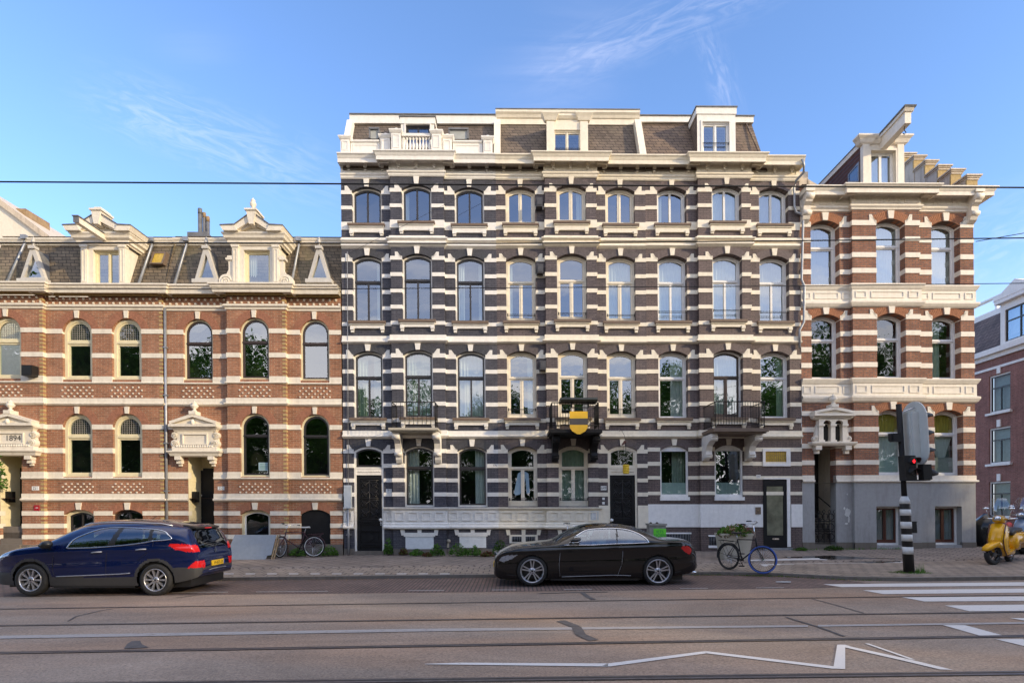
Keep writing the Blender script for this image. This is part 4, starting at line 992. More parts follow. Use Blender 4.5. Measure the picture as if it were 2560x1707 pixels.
# basement windows / shutters
def base_light(H, c, hw, y0, y1, d, Z, kind, stone):
    mb = MB(); mb.mi = 0
    if kind == 'shutter':
        mb.box(c - hw, c + hw, d - .05, d + .05, Z(y0) - .0, Z(y0) + .13); mb.mi = 1; mb.box(c - hw + .05, c + hw - .05, d - .05, d + .02, Z(y1), Z(y0))
        for i in range(5): z = Z(y1) + (Z(y0) - Z(y1)) * (i + .5) / 5; mb.box(c - hw + .06, c + hw - .06, d + .01, d + .028, z - .03, z + .03)
        mb.build('basement_shutter', [stone, 'meterwhite'], H)
    else:
        mb.box(c - hw, c + hw, d - .08, d + .02, Z(y1), Z(y0)); b = mb.build('basement_window', stone, H)
        k = MB(); 
        for s in (-1, 1): k.box(c + s * hw * .48 - hw * .34, c + s * hw * .48 + hw * .34, d + .0, d + .026, Z(y1) + .05, Z(y0) - .06)
        k.build('pane', 'black', b); k = MB()
        for s in (-1, 1):
            for j in range(6): u = c + s * hw * .48 - hw * .3 + hw * .6 * j / 5; k.tube([(u, d + .035, Z(y1) + .05), (u, d + .035, Z(y0) - .06)], .007, 4)
        k.build('bars', 'zinc', b)
    for s in (-1, 0, 1):
        kb = MB(); u = c + s * (hw + .05); w = .06
        kb.prism([(u - w - s * .03, Z(1337)), (u + w - s * .03, Z(1337)), (u + w + .01, Z(1323)), (u - w - .01, Z(1323))], d - .05, d + .04)
        kb.build('keystone', stone, H)
M['meterwhite'] = paint('shutter_white', (0.72, 0.74, 0.74), (.5, .5, .5), .2)
base_light(HC, X(1051, 1350), .52, 1340, 1371, .16, ZC, 'shutter', 'white'); base_light(HC, X(1182, 1350), .50, 1340, 1369, 0, ZC, 'shutter', 'white')
base_light(HD, X(1309, 1350), .48, 1336, 1357, 0, ZD, 'w', 'cream'); base_light(HD, X(1437, 1350), .48, 1336, 1357, .16, ZD, 'w', 'cream')
mb = MB(); 
for (a, b, d), H_, Z_ in ((bC[0], HC, ZC), (bC[1], HC, ZC), (bC[2], HC, ZC)):
    sg = [(a, b)] if not a < do.c < b else [(a, do.c - do.hw), (do.c + do.hw, b)]
    for s0, s1 in sg: mb = MB(); mb.box(s0, s1, d - .1, d + .03, -1, Z_(1371)); mb.build('plinth', 'plinth', HC)
mb = MB()
for (a, b, d) in bD:
    sg = [(a, b)] if not a < doD_.c < b else [(a, doD_.c - doD_.hw), (doD_.c + doD_.hw, b)]
    for s0, s1 in sg: mb = MB(); mb.box(s0, s1, d - .1, d + .03, -1, ZD(1360)); mb.build('plinth', 'plinth', HD)

# ---- ornate doors of C and D
def grille(mb, c, z0, z1, d, w):
    h = z1 - z0
    def curl(cx, cz, r, sg, n=14, turns=1.3):
        pts = [(cx + sg * r * (1 - .7 * t / n) * math.cos(turns * math.tau * t / n), d, cz + r * (1 - .7 * t / n) * math.sin(turns * math.tau * t / n)) for t in range(n + 1)]
        mb.tube(pts, .009, 4)
    for sg in (-1, 1):
        for k in range(4):
            zz = z0 + h * (.12 + .25 * k); curl(c + sg * w * .3, zz, w * .19, sg); mb.tube([(c, d, zz + .12), (c + sg * w * .5, d, zz - .12)], .010, 4); mb.tube([(c + sg * w * .12, d, zz - .08), (c + sg * w * .45, d, zz + .18)], .008, 4)
    for z in (z0, z0 + h * .49, z0 + h * .53, z1): mb.tube([(c - w * .5, d, z), (c + w * .5, d, z)], .010, 4)
    mb.tube([(c, d, z0), (c, d, z1)], .012, 4)
def grand_door(H, o, Z, ytop, ybot, stone, slot):
    d = -.10; l, r = o.c - o.hw, o.c + o.hw; zt = Z(ytop); zb = Z(ybot)
    fr = MB(); fr.ring(o.outline(.002, 0)[:], o.outline(.07, 0), -.2, -.03, True)
    zf = Z(1187); zl = Z(1171)
    fr.box(l + .06, r - .06, -.2, -.045, zf, zl)
    fr.box(l + .05, r - .05, -.2, -.03, zl - .002, zl + .05); 
    for i in range(9): u = l + .16 + (r - l - .32) * i / 8; fr.lathe((u, -.045, (zf + zl) / 2), [(0.05 if i % 2 else .035, 0), (.001, .03)], 7, 'y') if False else fr.tube([(u - .04, -.04, (zf + zl) / 2 - .02), (u, -.035, (zf + zl) / 2 + .03), (u + .04, -.04, (zf + zl) / 2 - .02)], .012, 4)
    f = fr.build('door_frame', stone, H)
    # fanlight
    g = MB(); up = [(l + .12, zl + .12)] + [p for p in o.arch(.12)] + [(r - .12, zl + .12)]; 
    fs = MB(); outer = [(l + .07, zl + .05)] + o.arch(.07) + [(r - .07, zl + .05)]; fs.ring(outer, up, -.19, -.06); deco(o, f); fl = fs.build('fanlight', 'blacksash' if stone == 'white' else 'cream', H)
    g.poly([(u, -.10, z) for u, z in up]); g.build('pane', 'glasslow', fl)
    k = MB(); k.mi = 0; k.box(l + .07, r - .07, d - .05, d, zb, zf)
    k.box(l + .07, l + .17, d - .01, d + .03, zb, zf); k.box(r - .17, r - .07, d - .01, d + .03, zb, zf); k.box(l + .17, r - .17, d - .01, d + .0295, zf - .12, zf)
    h = zf - zb
    for f0, p in ((.385, .05), (.37, .035), (.35, .06), (.26, .05), (.08, .035), (.06, .05)): k.box(l + .08, r - .08, d - .01, d + p, zb + h * f0, zb + h * f0 + .03)
    panel(k, l + .20, r - .20, zb + h * .12, zb + h * .24, d, .02, .02)
    c = o.c; zz = zb + h * .18; k.prism([(c - .14, zz), (c, zz - .15), (c + .14, zz), (c, zz + .15)], d, d + .035)
    dr = k.build('door', 'black', H)
    gr = MB(); grille(gr, c, zb + h * .42, zf - .17, d + .025, .62); gr.build('door_grille', M['irongloss'], dr)
    hh = MB()
    if slot: hh.lathe((l + .12, d + .06, zb + h * .4), [(.001, -.06), (.06, -.03), (.06, .03), (.001, .06)], 8)
    else: hh.lathe((r - .12, d + .06, zb + h * .41), [(.001, -.06), (.06, -.03), (.06, .03), (.001, .06)], 8); hh.box(r - .13, r - .10, d + .03, d + .06, zb + h * .34, zb + h * .4)
    hh.build('door_knob', 'enamel', dr)
    if slot: s_ = MB(); s_.box(c - .15, c + .15, d + .0, d + .055, zb + h * .29, zb + h * .31 + .03); s_.build('letter_slot', 'chrome', dr)
    stp = MB(); stp.box(l, r, -.2, .08, -.9, zb); stp.build('doorstep', 'plinth', H)
M['irongloss'] = simple('iron_scrollwork', (0.035, 0.034, 0.036), 0.35, var=0.1, metal=0.4)
grand_door(HC, oC[1][0], ZC, 1187, 1377, 'white', False)
grand_door(HD, oD[1][2], ZD, 1184, 1375, 'cream', True)
plate(HC, '191', 972, 1226, .19, .11, 0, .11); plate(HD, '649', 1509, 1219.5, .19, .14, 0, .13)
for y in (1246, 1257): 
    u_, z_ = unproj(1508.5, y, 0); mb = MB(); mb.box(u_ - .04, u_ + .04, 0, .03, z_ - .04, z_ + .04); bp = mb.build('doorbell', 'enamel', HD)
u_, z_ = unproj(1486, 1288, .16); mb = MB(); mb.box(u_ - .13, u_ + .13, .1, .215, z_ - .15, z_ + .15); bp = mb.build('intercom_panel', 'trafficgrey', HD); mb = MB(); mb.box(u_ - .07, u_ + .07, .215, .222, z_ - .11, z_ + .11); mb.build('sticker', 'enamel', bp)
t = MB(); 
for i in range(5): t.box(u_ - .05, u_ + .05, .222, .225, z_ - .09 + i * .04, z_ - .08 + i * .04)
t.build('sticker_print', 'ink', bp)
u_, z_ = unproj(1239, 1163, 0); t = MB(); add_text(t, '17a.', .09, u_ - .02, z_, .028); t.build('wall_lettering', 'ink', HC)

# ---- ground floor of E
mats = ['plasterE', 'whiteE']
d0 = .012
lt = Op((X(1906, 1143) + X(1975, 1143)) / 2, ZE(1165), ZE(1121.5), 0, (X(1975, 1143) - X(1906, 1143)) / 2)
dre = Op((X(1908, 1280) + X(1976, 1280)) / 2, ZE(1368.5), ZE(1197.5), 0, (X(1976, 1280) - X(1908, 1280)) / 2)
# white painted dado
for (a, b, d) in bE:
    sg = [(a, b)] if not a < dre.c < b else [(a, dre.c - dre.hw - .02), (dre.c + dre.hw + .02, b)]
    for s0, s1 in sg: pl = MB(); pl.box(s0 - (.02 if d else 0), s1 + (.02 if d else 0), d - .14, d + .028 + (.0 if d else 0), ZE(1317) + (.001 if d else 0), ZE(1260)); pl.build('painted_dado', 'whiteE', HE)
# light over the door and the door itself: framed boxes set 30 mm proud of the wall
mb = MB(); mb.ring([(lt.c - lt.hw, lt.zb), (lt.c - lt.hw, lt.zs), (lt.c + lt.hw, lt.zs), (lt.c + lt.hw, lt.zb)], [(lt.c - lt.hw + .09, lt.zb + .10), (lt.c - lt.hw + .09, lt.zs - .09), (lt.c + lt.hw - .14, lt.zs - .09), (lt.c + lt.hw - .14, lt.zb + .10)], -.02, .045)
f_ = mb.build('door_light', 'whiteE', HE); mb = MB(); mb.box(lt.c - lt.hw + .08, lt.c + lt.hw - .13, -.02, .012, lt.zb + .09, lt.zs - .08); mb.build('pane', 'yellowglass', f_)
mb = MB()
for i in range(12): u = lt.c - lt.hw + .09 + (2 * lt.hw - .23) * i / 11; mb.box(u - .005, u + .005, .010, .02, lt.zb + .09, lt.zs - .08)
for i in range(4): z = lt.zb + .1 + (lt.zs - lt.zb - .19) * i / 3; mb.box(lt.c - lt.hw + .09, lt.c + lt.hw - .14, .010, .021, z - .005, z + .005)
mb.build('lead_lattice', 'wood', f_)
l, r = dre.c - dre.hw, dre.c + dre.hw
mb = MB(); mb.mi = 0; mb.box(l, r, -.05, .012, dre.zb, dre.zs); mb.box(l, l + .1, 0, .03, dre.zb + .02, dre.zs - .03); mb.box(r - .24, r - .14, 0, .03, dre.zb + .02, dre.zs - .03)
mb.box(l + .1, r - .24, 0, .029, dre.zs - .22, dre.zs - .03); mb.box(l + .1, r - .24, 0, .029, dre.zb + .03, dre.zb + .38); mb.mi = 1; mb.box(r - .13, r - .02, -.05, .05, dre.zb + .03, dre.zs)
mb.mi = 1; mb.box(l, r - .02, -.05, .05, dre.zs, dre.zs + .04)
dr = mb.build('door', ['black', 'whiteE'], HE)
mb = MB(); mb.box(l + .12, r - .26, 0, .018, dre.zb + .42, dre.zs - .24); mb.build('door_pane', M['glassdoor'] if 'glassdoor' in M else simple('door_glass', (.16, .16, .11), .08, var=.45, scale=2.5), dr)
mb = MB(); mb.box(dre.c - .17, dre.c + .05, .025, .04, dre.zb + .27, dre.zb + .33); mb.build('letter_slot', 'chrome', dr)
mb = MB(); mb.box(l - .02, r + .02, -.1, .12, dre.zb - .08, dre.zb); mb.build('doorstep', 'zinc', HE)
# windows of the ground floor: rectangular glass under a filled arch
for i, o in enumerate(oE[1]):
    d = .16 if i == 1 else 0
    mb = MB(); mb.prism(o.outline(.002, 0), d - .19, d - .10) if False else None
    zt = ZE(1127); l, r = o.c - o.hw, o.c + o.hw
    mb = MB(); mb.prism(([(l + .002, zt)] + o.arch(.002) + [(r - .002, zt)]), d - .16, d - .06); mb.ring([(l, o.zb), (l, zt), (r, zt), (r, o.zb)], [(l + .06, o.zb + .12), (l + .06, zt - .005), (r - .06, zt - .005), (r - .06, o.zb + .12)], d - .16, d - .061)
    mb.box(l - .02, r + .02, d - .16, d + .07, o.zb - .09, o.zb + .03)
    w = mb.build('window', 'whiteE', HE); o.deco['step'] = None; deco(o, w); g = MB(); g.poly([(l + .05, d - .12, o.zb + .1), (r - .05, d - .12, o.zb + .1), (r - .05, d - .12, zt), (l + .05, d - .12, zt)]); g.build('pane', 'glasslow' if i == 0 else 'glass', w)
    g = MB(); g.poly([(l + .05, d - .13, o.zb + .1), (r - .05, d - .13, o.zb + .1), (r - .05, d - .13, ZE(1206)), (l + .05, d - .13, ZE(1206))]); g.build('frosted_panel', 'film', w)
    if i == 0: curtain(w, o, d - .5, o.zb, zt, o.c + .05, r, 'curtaingreen', 4)
for c, y0, y1 in ((X(1695, 1345), 1334, 1362), (X(1800, 1350), 1340, 1362)):
    d = .16 if c > eE[1] else 0
    mb = MB(); mb.mi = 1; mb.box(c - .42, c + .42, d, d + .012, ZE(y1), ZE(y0)); mb.mi = 0; mb.box(c - .45, c + .45, d, d + .05, ZE(y1) - .08, ZE(y1)); mb.box(c - .45, c + .45, d, d + .03, ZE(y0), ZE(y0) + .05)
    for j in range(16): u = c - .4 + .8 * j / 15; mb.mi = 2; mb.tube([(u, d + .02, ZE(y1)), (u, d + .02, ZE(y0))], .006, 4)
    mb.build('basement_window', ['whiteE', 'black', 'zinc'], HE)
plate(HE, '147', 1896, 1190.5, .14, .11, 0.02, .09, bg_='whiteE', ink='shieldblack')
u_, z_ = unproj(1895, 1276, .03); mb = MB(); mb.box(u_ - .09, u_ + .09, .0, .05, z_ - .12, z_ + .12); bp = mb.build('intercom_panel', 'sill', HE); mb = MB(); mb.lathe((u_, .05, z_), [(.035, 0), (.001, .03)], 10, 'y'); 
mb.v = mb.v; mb.build('bell_button', 'wood', bp)

# ---- balconies
def balcony(H, ul, ur, D, dw, zs0, zs1, zr0, zr1, slabm, brm, brx, zbr, nb, chamfer=0.0, big=False, slabx=.1, spacing=.085):
    mb = MB(); mb.box(ul - slabx, ur + slabx, dw - .05, dw + D + .08, zs0 + .04, zs1); mb.box(ul - slabx + .06, ur + slabx - .06, dw - .05, dw + D + .02, zs0, zs0 + .04)
    B = mb.build('balcony', slabm, H)
    r = MB(); ch = chamfer; fr = dw + D - .03
    path = [(ul, dw + .0), (ul, fr - ch), (ul + ch, fr), (ur - ch, fr), (ur, fr - ch), (ur, dw)] if ch > 0 else [(ul, dw), (ul, fr), (ur, fr), (ur, dw)]
    for z, rr in ((zr1, .018), (zr0, .014)): r.tube([(u, dd, z) for u, dd in path], rr, 5)
    for (u0, a0), (u1, a1) in zip(path, path[1:]):
        Ln = math.hypot(u1 - u0, a1 - a0); n = max(1, int(Ln / spacing))
        for i in range(n): f = i / n; u, a = u0 + (u1 - u0) * f, a0 + (a1 - a0) * f; r.tube([(u, a, zr0 - (.12 if i == 0 else 0)), (u, a, zr1)], .008 if i else .014, 4)
    r.build('railing', 'blackiron', B)
    for u in brx:
        b = MB(); w = .10; pf = [(0, zs0), (D * .85, zs0), (D * .88, zs0 - .10), (D * .72, zs0 - .20), (D * .45, zs0 - .34), (D * .36, zs0 - .50), (D * .40, zs0 - .62), (D * .28, zs0 - .72), (D * .22, zbr + .1), (D * .12, zbr), (0, zbr)]
        a = [b.vert(u - w, dw + p, z) for p, z in pf]; c = [b.vert(u + w, dw + p, z) for p, z in pf]
        b.face(a[::-1]); b.face(c)
        for i in range(len(pf)): j = (i + 1) % len(pf); b.face((a[i], a[j], c[j], c[i]))
        for p, z, rr in ((D * .76, zs0 - .13, .10), (D * .30, zs0 - .66, .085)):
            for k in range(10): pass
            pts = [(u - w - .02 + (2 * w + .04) * t, dw + p, z) for t in (0, 1)]; b.tube(pts, rr, 10)
        b.build('balcony_bracket', brm, B)
    return B
d = .16
def bz(px, py, dd): return unproj(px, py, dd)[1]
balcony(HC, X(991.5, 1010, d), X(1095, 1010, d), .80, d, bz(1040, 1079, .9), bz(1040, 1069.5, .96), bz(1040, 1061, .93), bz(1040, 1005, .93), 'concrete', 'white', [X(996, 1100, .4), X(1094, 1100, .4)], bz(1040, 1157, .3), 10, 0, spacing=.13)
BD_ = balcony(HD, X(1374, 1010, d) + .0, X(1484, 1010, d), 1.10, d, bz(1430, 1086, 1.2), bz(1430, 1073, 1.3), bz(1430, 1063, 1.23), bz(1430, 1006, 1.23), M['blackiron'], 'black', [X(1388, 1100, .5), X(1485, 1100, .5)], bz(1430, 1153, .3), 10)
balcony(HE, X(1760, 1010, d), X(1875, 1010, d), 1.12, d, bz(1810, 1084, 1.1), bz(1810, 1070, 1.3), bz(1810, 1061, 1.25), bz(1810, 1003.5, 1.25), 'sill', 'white', [X(1765, 1100, .3), X(1872, 1100, .3)], bz(1810, 1151, .3), 10)
# rolled cover on top of the railing of D, with its hanging bracket
mb = MB(); a, b = X(1401, 1000, 1.35), X(1493, 1000, 1.35); z1, z0 = bz(1430, 993.5, 1.35), bz(1430, 1003.5, 1.35)
pf = [(.80, z0), (1.42, z0), (1.46, z0 + .05), (1.44, z1 - .02), (1.36, z1), (.86, z1), (.80, z1 - .03)]
A = [mb.vert(a, p, z) for p, z in pf]; B2 = [mb.vert(b, p, z) for p, z in pf]; mb.face(A); mb.face(B2[::-1])
for i in range(len(pf)): j = (i + 1) % len(pf); mb.face((A[i], A[j], B2[j], B2[i]))
tag(mb.build('planter_box', simple('box_dark_green', (.022, .026, .020), .45, var=.4, scale=8)), 'long dark box lying on top of the middle balcony railing', 'planter box')
mb = MB(); a, b = X(1429, 1015, 1.3), X(1471, 1015, 1.3); z1, z0 = bz(1430, 1006, 1.3), bz(1430, 1019.5, 1.3)
for u in (a, b): mb.box(u - .03, u + .03, 1.26, 1.30, z0, z1)
mb.box(a, b, 1.265, 1.295, z0, z0 + .03); mb.build('box_hanger', 'black', BD_)
# shield
sh = thing('shield_sign', 'yellow and dark grey shield hanging on the front of the middle balcony', 'shield', Wd(X(1446, 1050, 1.3), 1.3, bz(1446, 1050, 1.3)))
dS = 1.38; uc = X(1446.5, 1050, dS); hw = (X(1469, 1050, dS) - X(1424, 1050, dS)) / 2; z1 = bz(1446, 1028.5, dS); za = bz(1446, 1046, dS); zb2 = bz(1446, 1062, dS); zb3 = bz(1446, 1085, dS)
cur_ = [(uc - hw, zb2), (uc - hw * .97, zb2 - .10), (uc - hw * .72, zb2 - .20), (uc - hw * .28, zb2 - .27), (uc - hw * .1, zb2 - .30), (uc, zb3), (uc + hw * .1, zb2 - .30), (uc + hw * .28, zb2 - .27), (uc + hw * .72, zb2 - .20), (uc + hw * .97, zb2 - .10), (uc + hw, zb2)]
mb = MB(); mb.prism([(uc - hw, z1), (uc - hw, za), (uc + hw, za), (uc + hw, z1)], dS, dS + .035); mb.build('top_field', 'shieldyellow', sh)
mb = MB(); mb.prism([(uc - hw, za), (uc - hw, zb2), (uc + hw, zb2), (uc + hw, za)], dS, dS + .033); mb.build('middle_field', 'shieldblack', sh)
mb = MB(); mb.prism(cur_, dS, dS + .036); mb.build('bottom_field', 'shieldyellow', sh)
# lantern on its bracket
LN = thing('hanging_lantern', 'yellow ribbed lantern hanging on a wire in front of the taupe house door', 'lantern', Wd(X(1565, 1172, .6), .6, bz(1565, 1172, .6)))
u_ = X(1565, 1172, .6); zt, zb_ = bz(1565, 1161, .6), bz(1565, 1184, .6); r_ = .115
mb = MB(); n = 4; h = (zt - zb_) / n
for i in range(n): mb.lathe((u_, .6, zb_ + h * i), [(r_ * .82, 0), (r_ * (1 if i else .9), h * .3), (r_ * (1 if i else .95), h * .7), (r_ * .82, h)], 14)
mb.build('lantern_body', simple('lantern_yellow', (.75, .50, .03), .4, var=.15, scale=20), LN)
mb = MB(); mb.lathe((u_, .6, zt), [(r_ * .9, 0), (r_ * .7, .03), (.02, .05), (.01, .1)], 12); mb.build('lantern_cap', 'blackiron', LN)
mb = MB(); ut = X(1557, 1072, .55); zq = bz(1557, 1072, .5); zm = bz(1562, 1108, .6); mb.tube([(u_, .6, zt + .05), (u_, .6, zm)], .008, 4); mb.tube([(u_ - .09, .6, zt + .05), (u_ - .08, .6, zm)], .004, 4); mb.tube([(u_, .6, zm), (u_ - .03, .58, (zm + zq) / 2), (ut, .3, zq), (ut - .02, .02, zq - .02)], .008, 4)
mb.mi = 1; mb.prism([(u_ - .14, zm - .08), (u_ - .02, zm - .02), (u_ + .03, zm + .06), (u_ - .04, zm + .10), (u_ - .13, zm - .02)][::-1], .57, .60)
mb.build('lantern_bracket', ['blackiron', 'redsash'], LN)
# vent boxes on the wall of D
for k, (px, py) in enumerate(((1348, 505), (1350, 671), (1357, 912))):
    mb = MB(); u_, z_ = unproj(px, py, .25); mb.box(u_ - .11, u_ + .11, -.02, .28, z_ - .16, z_ + .14); mb.box(u_ - .08, u_ + .08, .28, .30, z_ - .12, z_ + .10)
    tag(mb.build('wall_box', M['archC']), ['dark box on the wall beside the top row of windows of the taupe house', 'dark box on the wall beside the second row of windows from the top, taupe house', 'dark box on the wall beside the balcony floor windows of the taupe house'][k], 'wall box', 'dark boxes on the taupe house')

# ---- roofs of C, D, E
def mansard(H, u0, u1, pxr, ybase, yt, yf, mat, fmat, dtop=-.85, hip=None):
    ze = unproj(pxr, ybase, .3)[1] - .4; zr = unproj(pxr, yt, dtop)[1]; zf = unproj(pxr, yf, dtop)[1]
    rf = MB(); ut = hip if hip is not None else u1
    rf.poly([(u0, .12, ze), (u1, .12, ze), (ut, dtop, zr), (u0, dtop, zr)]); rf.poly([(u0, dtop - .02, zf - .02), (ut, dtop - .02, zf - .02), (ut, -9, zf - .02), (u0, -9, zf - .02)])
    rf.poly([(u1, .12, ze), (u1, -9, ze), (ut, -9, zr), (ut, dtop, zr)]); rf.poly([(u0, .12, ze), (u0, -9, ze), (u0, -9, zr), (u0, dtop, zr)])
    rf.build('roof', mat, H)
    f = MB(); 
    if fmat == 'plain': f.box(u0, ut + .03, dtop - .1, dtop + .10, zr, zf); f.mi = 1; f.box(u0 - .0, ut + .06, dtop - .12, dtop + .14, zf, zf + .03)
    else: f.molding(u0, ut, dtop, [(0, zf), (.20, zf), (.20, zf - .08), (.14, zf - .14), (.10, zf - .22), (.06, zf - .24), (.06, zr - .04), (0, zr - .04)], False, False, .1); f.mi = 1; f.box(u0, ut, dtop - .12, dtop + .22, zf, zf + .03)
    f.build('roof_fascia', [fmat if fmat != 'plain' else 'white', 'lead'], H)
    return ze, zr, zf
ufC = X(872, 300, -.85)
zeC, zrC, zfC = mansard(HC, eC[0] + .1, eC[3], 1000, 385, 313, 292, 'slateC', 'plain')
zeD, zrD, zfD = mansard(HD, eD[0], eD[3], 1430, 388, 311.5, 284, 'slateC', 'cream')
hipE = X(1879, 311, -.85)
zeE, zrE, zfE = mansard(HE, eE[0], X(1921, 385, .2), 1750, 388, 310, 295.5, 'slateE', 'plain', hip=hipE)
mb = MB(); mb.tube([(X(1904, 380, .1), .14, zeE + .35), (X(1865, 311, -.8), -.80, zrE)], .03, 5); mb.build('roof_ridge', 'slateE', HE)
mb = MB(); mb.box(eC[0] + 1.5, eC[3] - .3, -3, -2.9, zfC, zfC + .35); mb.build('roof_edge', 'sill', HC)
def coping(H, u, w, ztop, zbot, mat='cream'):
    mb = MB(); a, b = u - w / 2, u + w / 2
    pts = [(.20, zbot), (-.70, ztop)]
    v = [(a, pts[0][0] + .10, zbot), (b, pts[0][0] + .10, zbot), (b, pts[1][0] + .12, ztop), (a, pts[1][0] + .12, ztop)]; v2 = [(x, d_ - .35, z) for x, d_, z in v]
    i = [mb.vert(*p) for p in v] + [mb.vert(*p) for p in v2]
    for q in ((0, 1, 2, 3), (4, 7, 6, 5), (0, 4, 5, 1), (1, 5, 6, 2), (2, 6, 7, 3), (3, 7, 4, 0)): mb.face([i[k] for k in q])
    mb.box(b - .02, b + .12, -.75, -.55, ztop - .12, ztop + .02) if False else None
    return mb.build('party_wall_coping', mat, H)
coping(HC, eC[0] + .16, .20, zrC, zeC + .3, 'white'); coping(HD, eD[0] + .06, .22, zrD, zeD + .3); coping(HD, eD[3] - .10, .22, zrD + .02, zeD + .3)

def flat_dormer(H, x0, x1, ytop, ybot, gx0, gx1, gyt, gyb, mat, cheek, ref, caps=False, deep=1.6, topband=True, d=-.02, cur=None, sash=None, split=.09):
    u0, u1 = X(x0, 340, d), X(x1, 340, d); zt = unproj(ref, ytop, d)[1]; zb = unproj(ref, ybot, .3)[1] - .35
    gl, gr = X(gx0, 340, d), X(gx1, 340, d); gt, gb = unproj(ref, gyt, d)[1], unproj(ref, gyb, d)[1] - .1
    o = Op((gl + gr) / 2, gb, gt + .07, 0, (gr - gl) / 2 + .08)
    mb = MB(); mb.mi = 0; wall_zone(mb, u0, u1, zb, zt, d, [o], .12); mb.mi = 1
    for e in (u0, u1): mb.poly([(e, d, zb), (e, d - deep, zb), (e, d - deep, zt), (e, d, zt)])
    mb.mi = 2; mb.poly([(u0, d, zt - .001), (u1, d, zt - .001), (u1, d - deep - 1, zt - .001), (u0, d - deep - 1, zt - .001)]); mb.mi = 0
    if caps:
        for e in (u0, u1 - .22):
            mb.box(e - .02, e + .24, d - .1, d + .06, zb, zt - .26)
            mb.molding(e - .02, e + .24, d, [(0, zt + .02), (.17, zt + .02), (.17, zt - .03), (.11, zt - .12), (.08, zt - .18), (.06, zt - .22), (0, zt - .22)], True, True, .12)
        mb.molding(u0 + .2, u1 - .2, d, [(0, zt - .03), (.10, zt - .03), (.10, zt - .09), (.04, zt - .16), (0, zt - .17)], False, False, .1)
        for e in (u0 - .02, u1 + .02): mb.poly([(e, d - .04, zt), (e, d - .9, zt), (e, d - .6, zt - .6), (e, d - .04, zt - .3)]) if False else None
    elif topband:
        mb.box(u0 - .03, u1 + .03, d - deep, d + .03, zt - .22, zt + .0); mb.mi = 2; mb.box(u0 - .06, u1 + .06, d - deep - .3, d + .06, zt, zt + .035)
        mb.mi = 0; mb.ring([(gl - .12, gb), (gl - .12, gt + .13), (gr + .12, gt + .13), (gr + .12, gb)], [(gl - .07, gb), (gl - .07, gt + .08), (gr + .07, gt + .08), (gr + .07, gb)], d - .02, d + .025)
    dm = mb.build('dormer', [mat, cheek, 'lead'], H)
    window(dm, o, d, sash or mat, sash or mat, .04, .045, None, .1, True, split, glass='glass', name='dormer_window', cur=cur, depth=.08)
    k = MB(); k.poly([(u0 + .05, d - .9, zb), (u1 - .05, d - .9, zb), (u1 - .05, d - .9, zt - .05), (u0 + .05, d - .9, zt - .05)]); k.build('dormer_backing', 'dark', dm)
    return dm, o, d
dC, oo, dd = flat_dormer(HC, 1002.5, 1086, 294.5, 380, 1020, 1070, 317, 372, 'white', 'slateC', 1045, sash='blacksash', d=-.25, split=.06)
dD, oo, dd = flat_dormer(HD, 1368, 1468, 287, 384, 1388, 1448, 330, 384, 'cream', 'slateC', 1420, caps=True, d=.05)
guard(dD, Op(oo.c, 0, 1, 0, .42), 373, mkZ(1420), .06)
dE_, oo, dd = flat_dormer(HE, 1743, 1839, 270, 380, 1761, 1818, 311, 380, 'white', 'slateE', 1790, d=.05, deep=1.9, sash='whiteE')
guard(dE_, Op(oo.c, 0, 1, 0, .42), 359, mkZ(1790), .06)
# skylight frames on C
for a, b in ((924, 950), (1122, 1172)):
    mb = MB(); u0, u1 = X(a, 340, -.2), X(b, 340, -.2); z0, z1 = unproj(1000, 350, -.2)[1], unproj(1000, 333, -.3)[1]
    mb.box(u0, u1, -.6, -.08, z1, z1 + .06); mb.box(u0, u0 + .05, -.6, -.10, z0, z1); mb.box(u1 - .05, u1, -.6, -.10, z0, z1); r_ = mb.build('roof_window', 'lead', HC)
    g = MB(); g.box(u0 + .05, u1 - .05, -.5, -.14, z0, z1); g.build('pane', 'blind', r_)
# balustrade parapet of C
mb = MB(); zp0 = unproj(1000, 382, .38)[1]; zp1 = unproj(1000, 343, .35)[1] ; dz = .30
def ped(x0, x1, d, hi):
    u0, u1 = X(x0, 360, d), X(x1, 360, d); mb.box(u0 + .03, u1 - .03, d - .24, d, zp0 - .05, hi - .10); mb.box(u0, u1, d - .27, d + .03, zp0 - .05, zp0 + .04)
    mb.molding(u0 + .02, u1 - .02, d, [(0, hi), (.06, hi), (.06, hi - .04), (.02, hi - .10), (0, hi - .11)], True, True, .24); mb.box(u0 + .06, u1 - .06, d - .2, d - .04, hi, hi + .06)
    panel(mb, u0 + .08, u1 - .08, zp0 + .12, hi - .17, d, .014, .018)
    mb.lathe(((u0 + u1) / 2, d - .12, hi + .06), [(.09, 0), (.07, .03), (.001, .05)], 8)
hi = zp1 + .06
ped(849, 876, .30, hi); ped(949, 977, .30, hi + .05); ped(976, 1004, .46, hi + .12); ped(1077, 1105, .46, hi + .10); ped(1104, 1132, .30, hi + .04); ped(1206, 1233, .30, hi)
for a, b in ((876, 949), (1132, 1206)):
    u0, u1 = X(a, 360, .25), X(b, 360, .25); mb.box(u0, u1, .08, .22, zp0 - .05, hi - .16); mb.molding(u0, u1, .22, [(0, hi - .10), (.05, hi - .10), (.05, hi - .15), (0, hi - .18)], False, False, .14); panel(mb, u0 + .08, u1 - .08, zp0 + .08, hi - .24, .22, .014, .02)
u0, u1 = X(1004, 360, .42), X(1077, 360, .42); mb.box(u0, u1, .24, .42, hi - .06, hi + .03); mb.box(u0, u1, .24, .42, zp0 - .05, zp0 + .04)
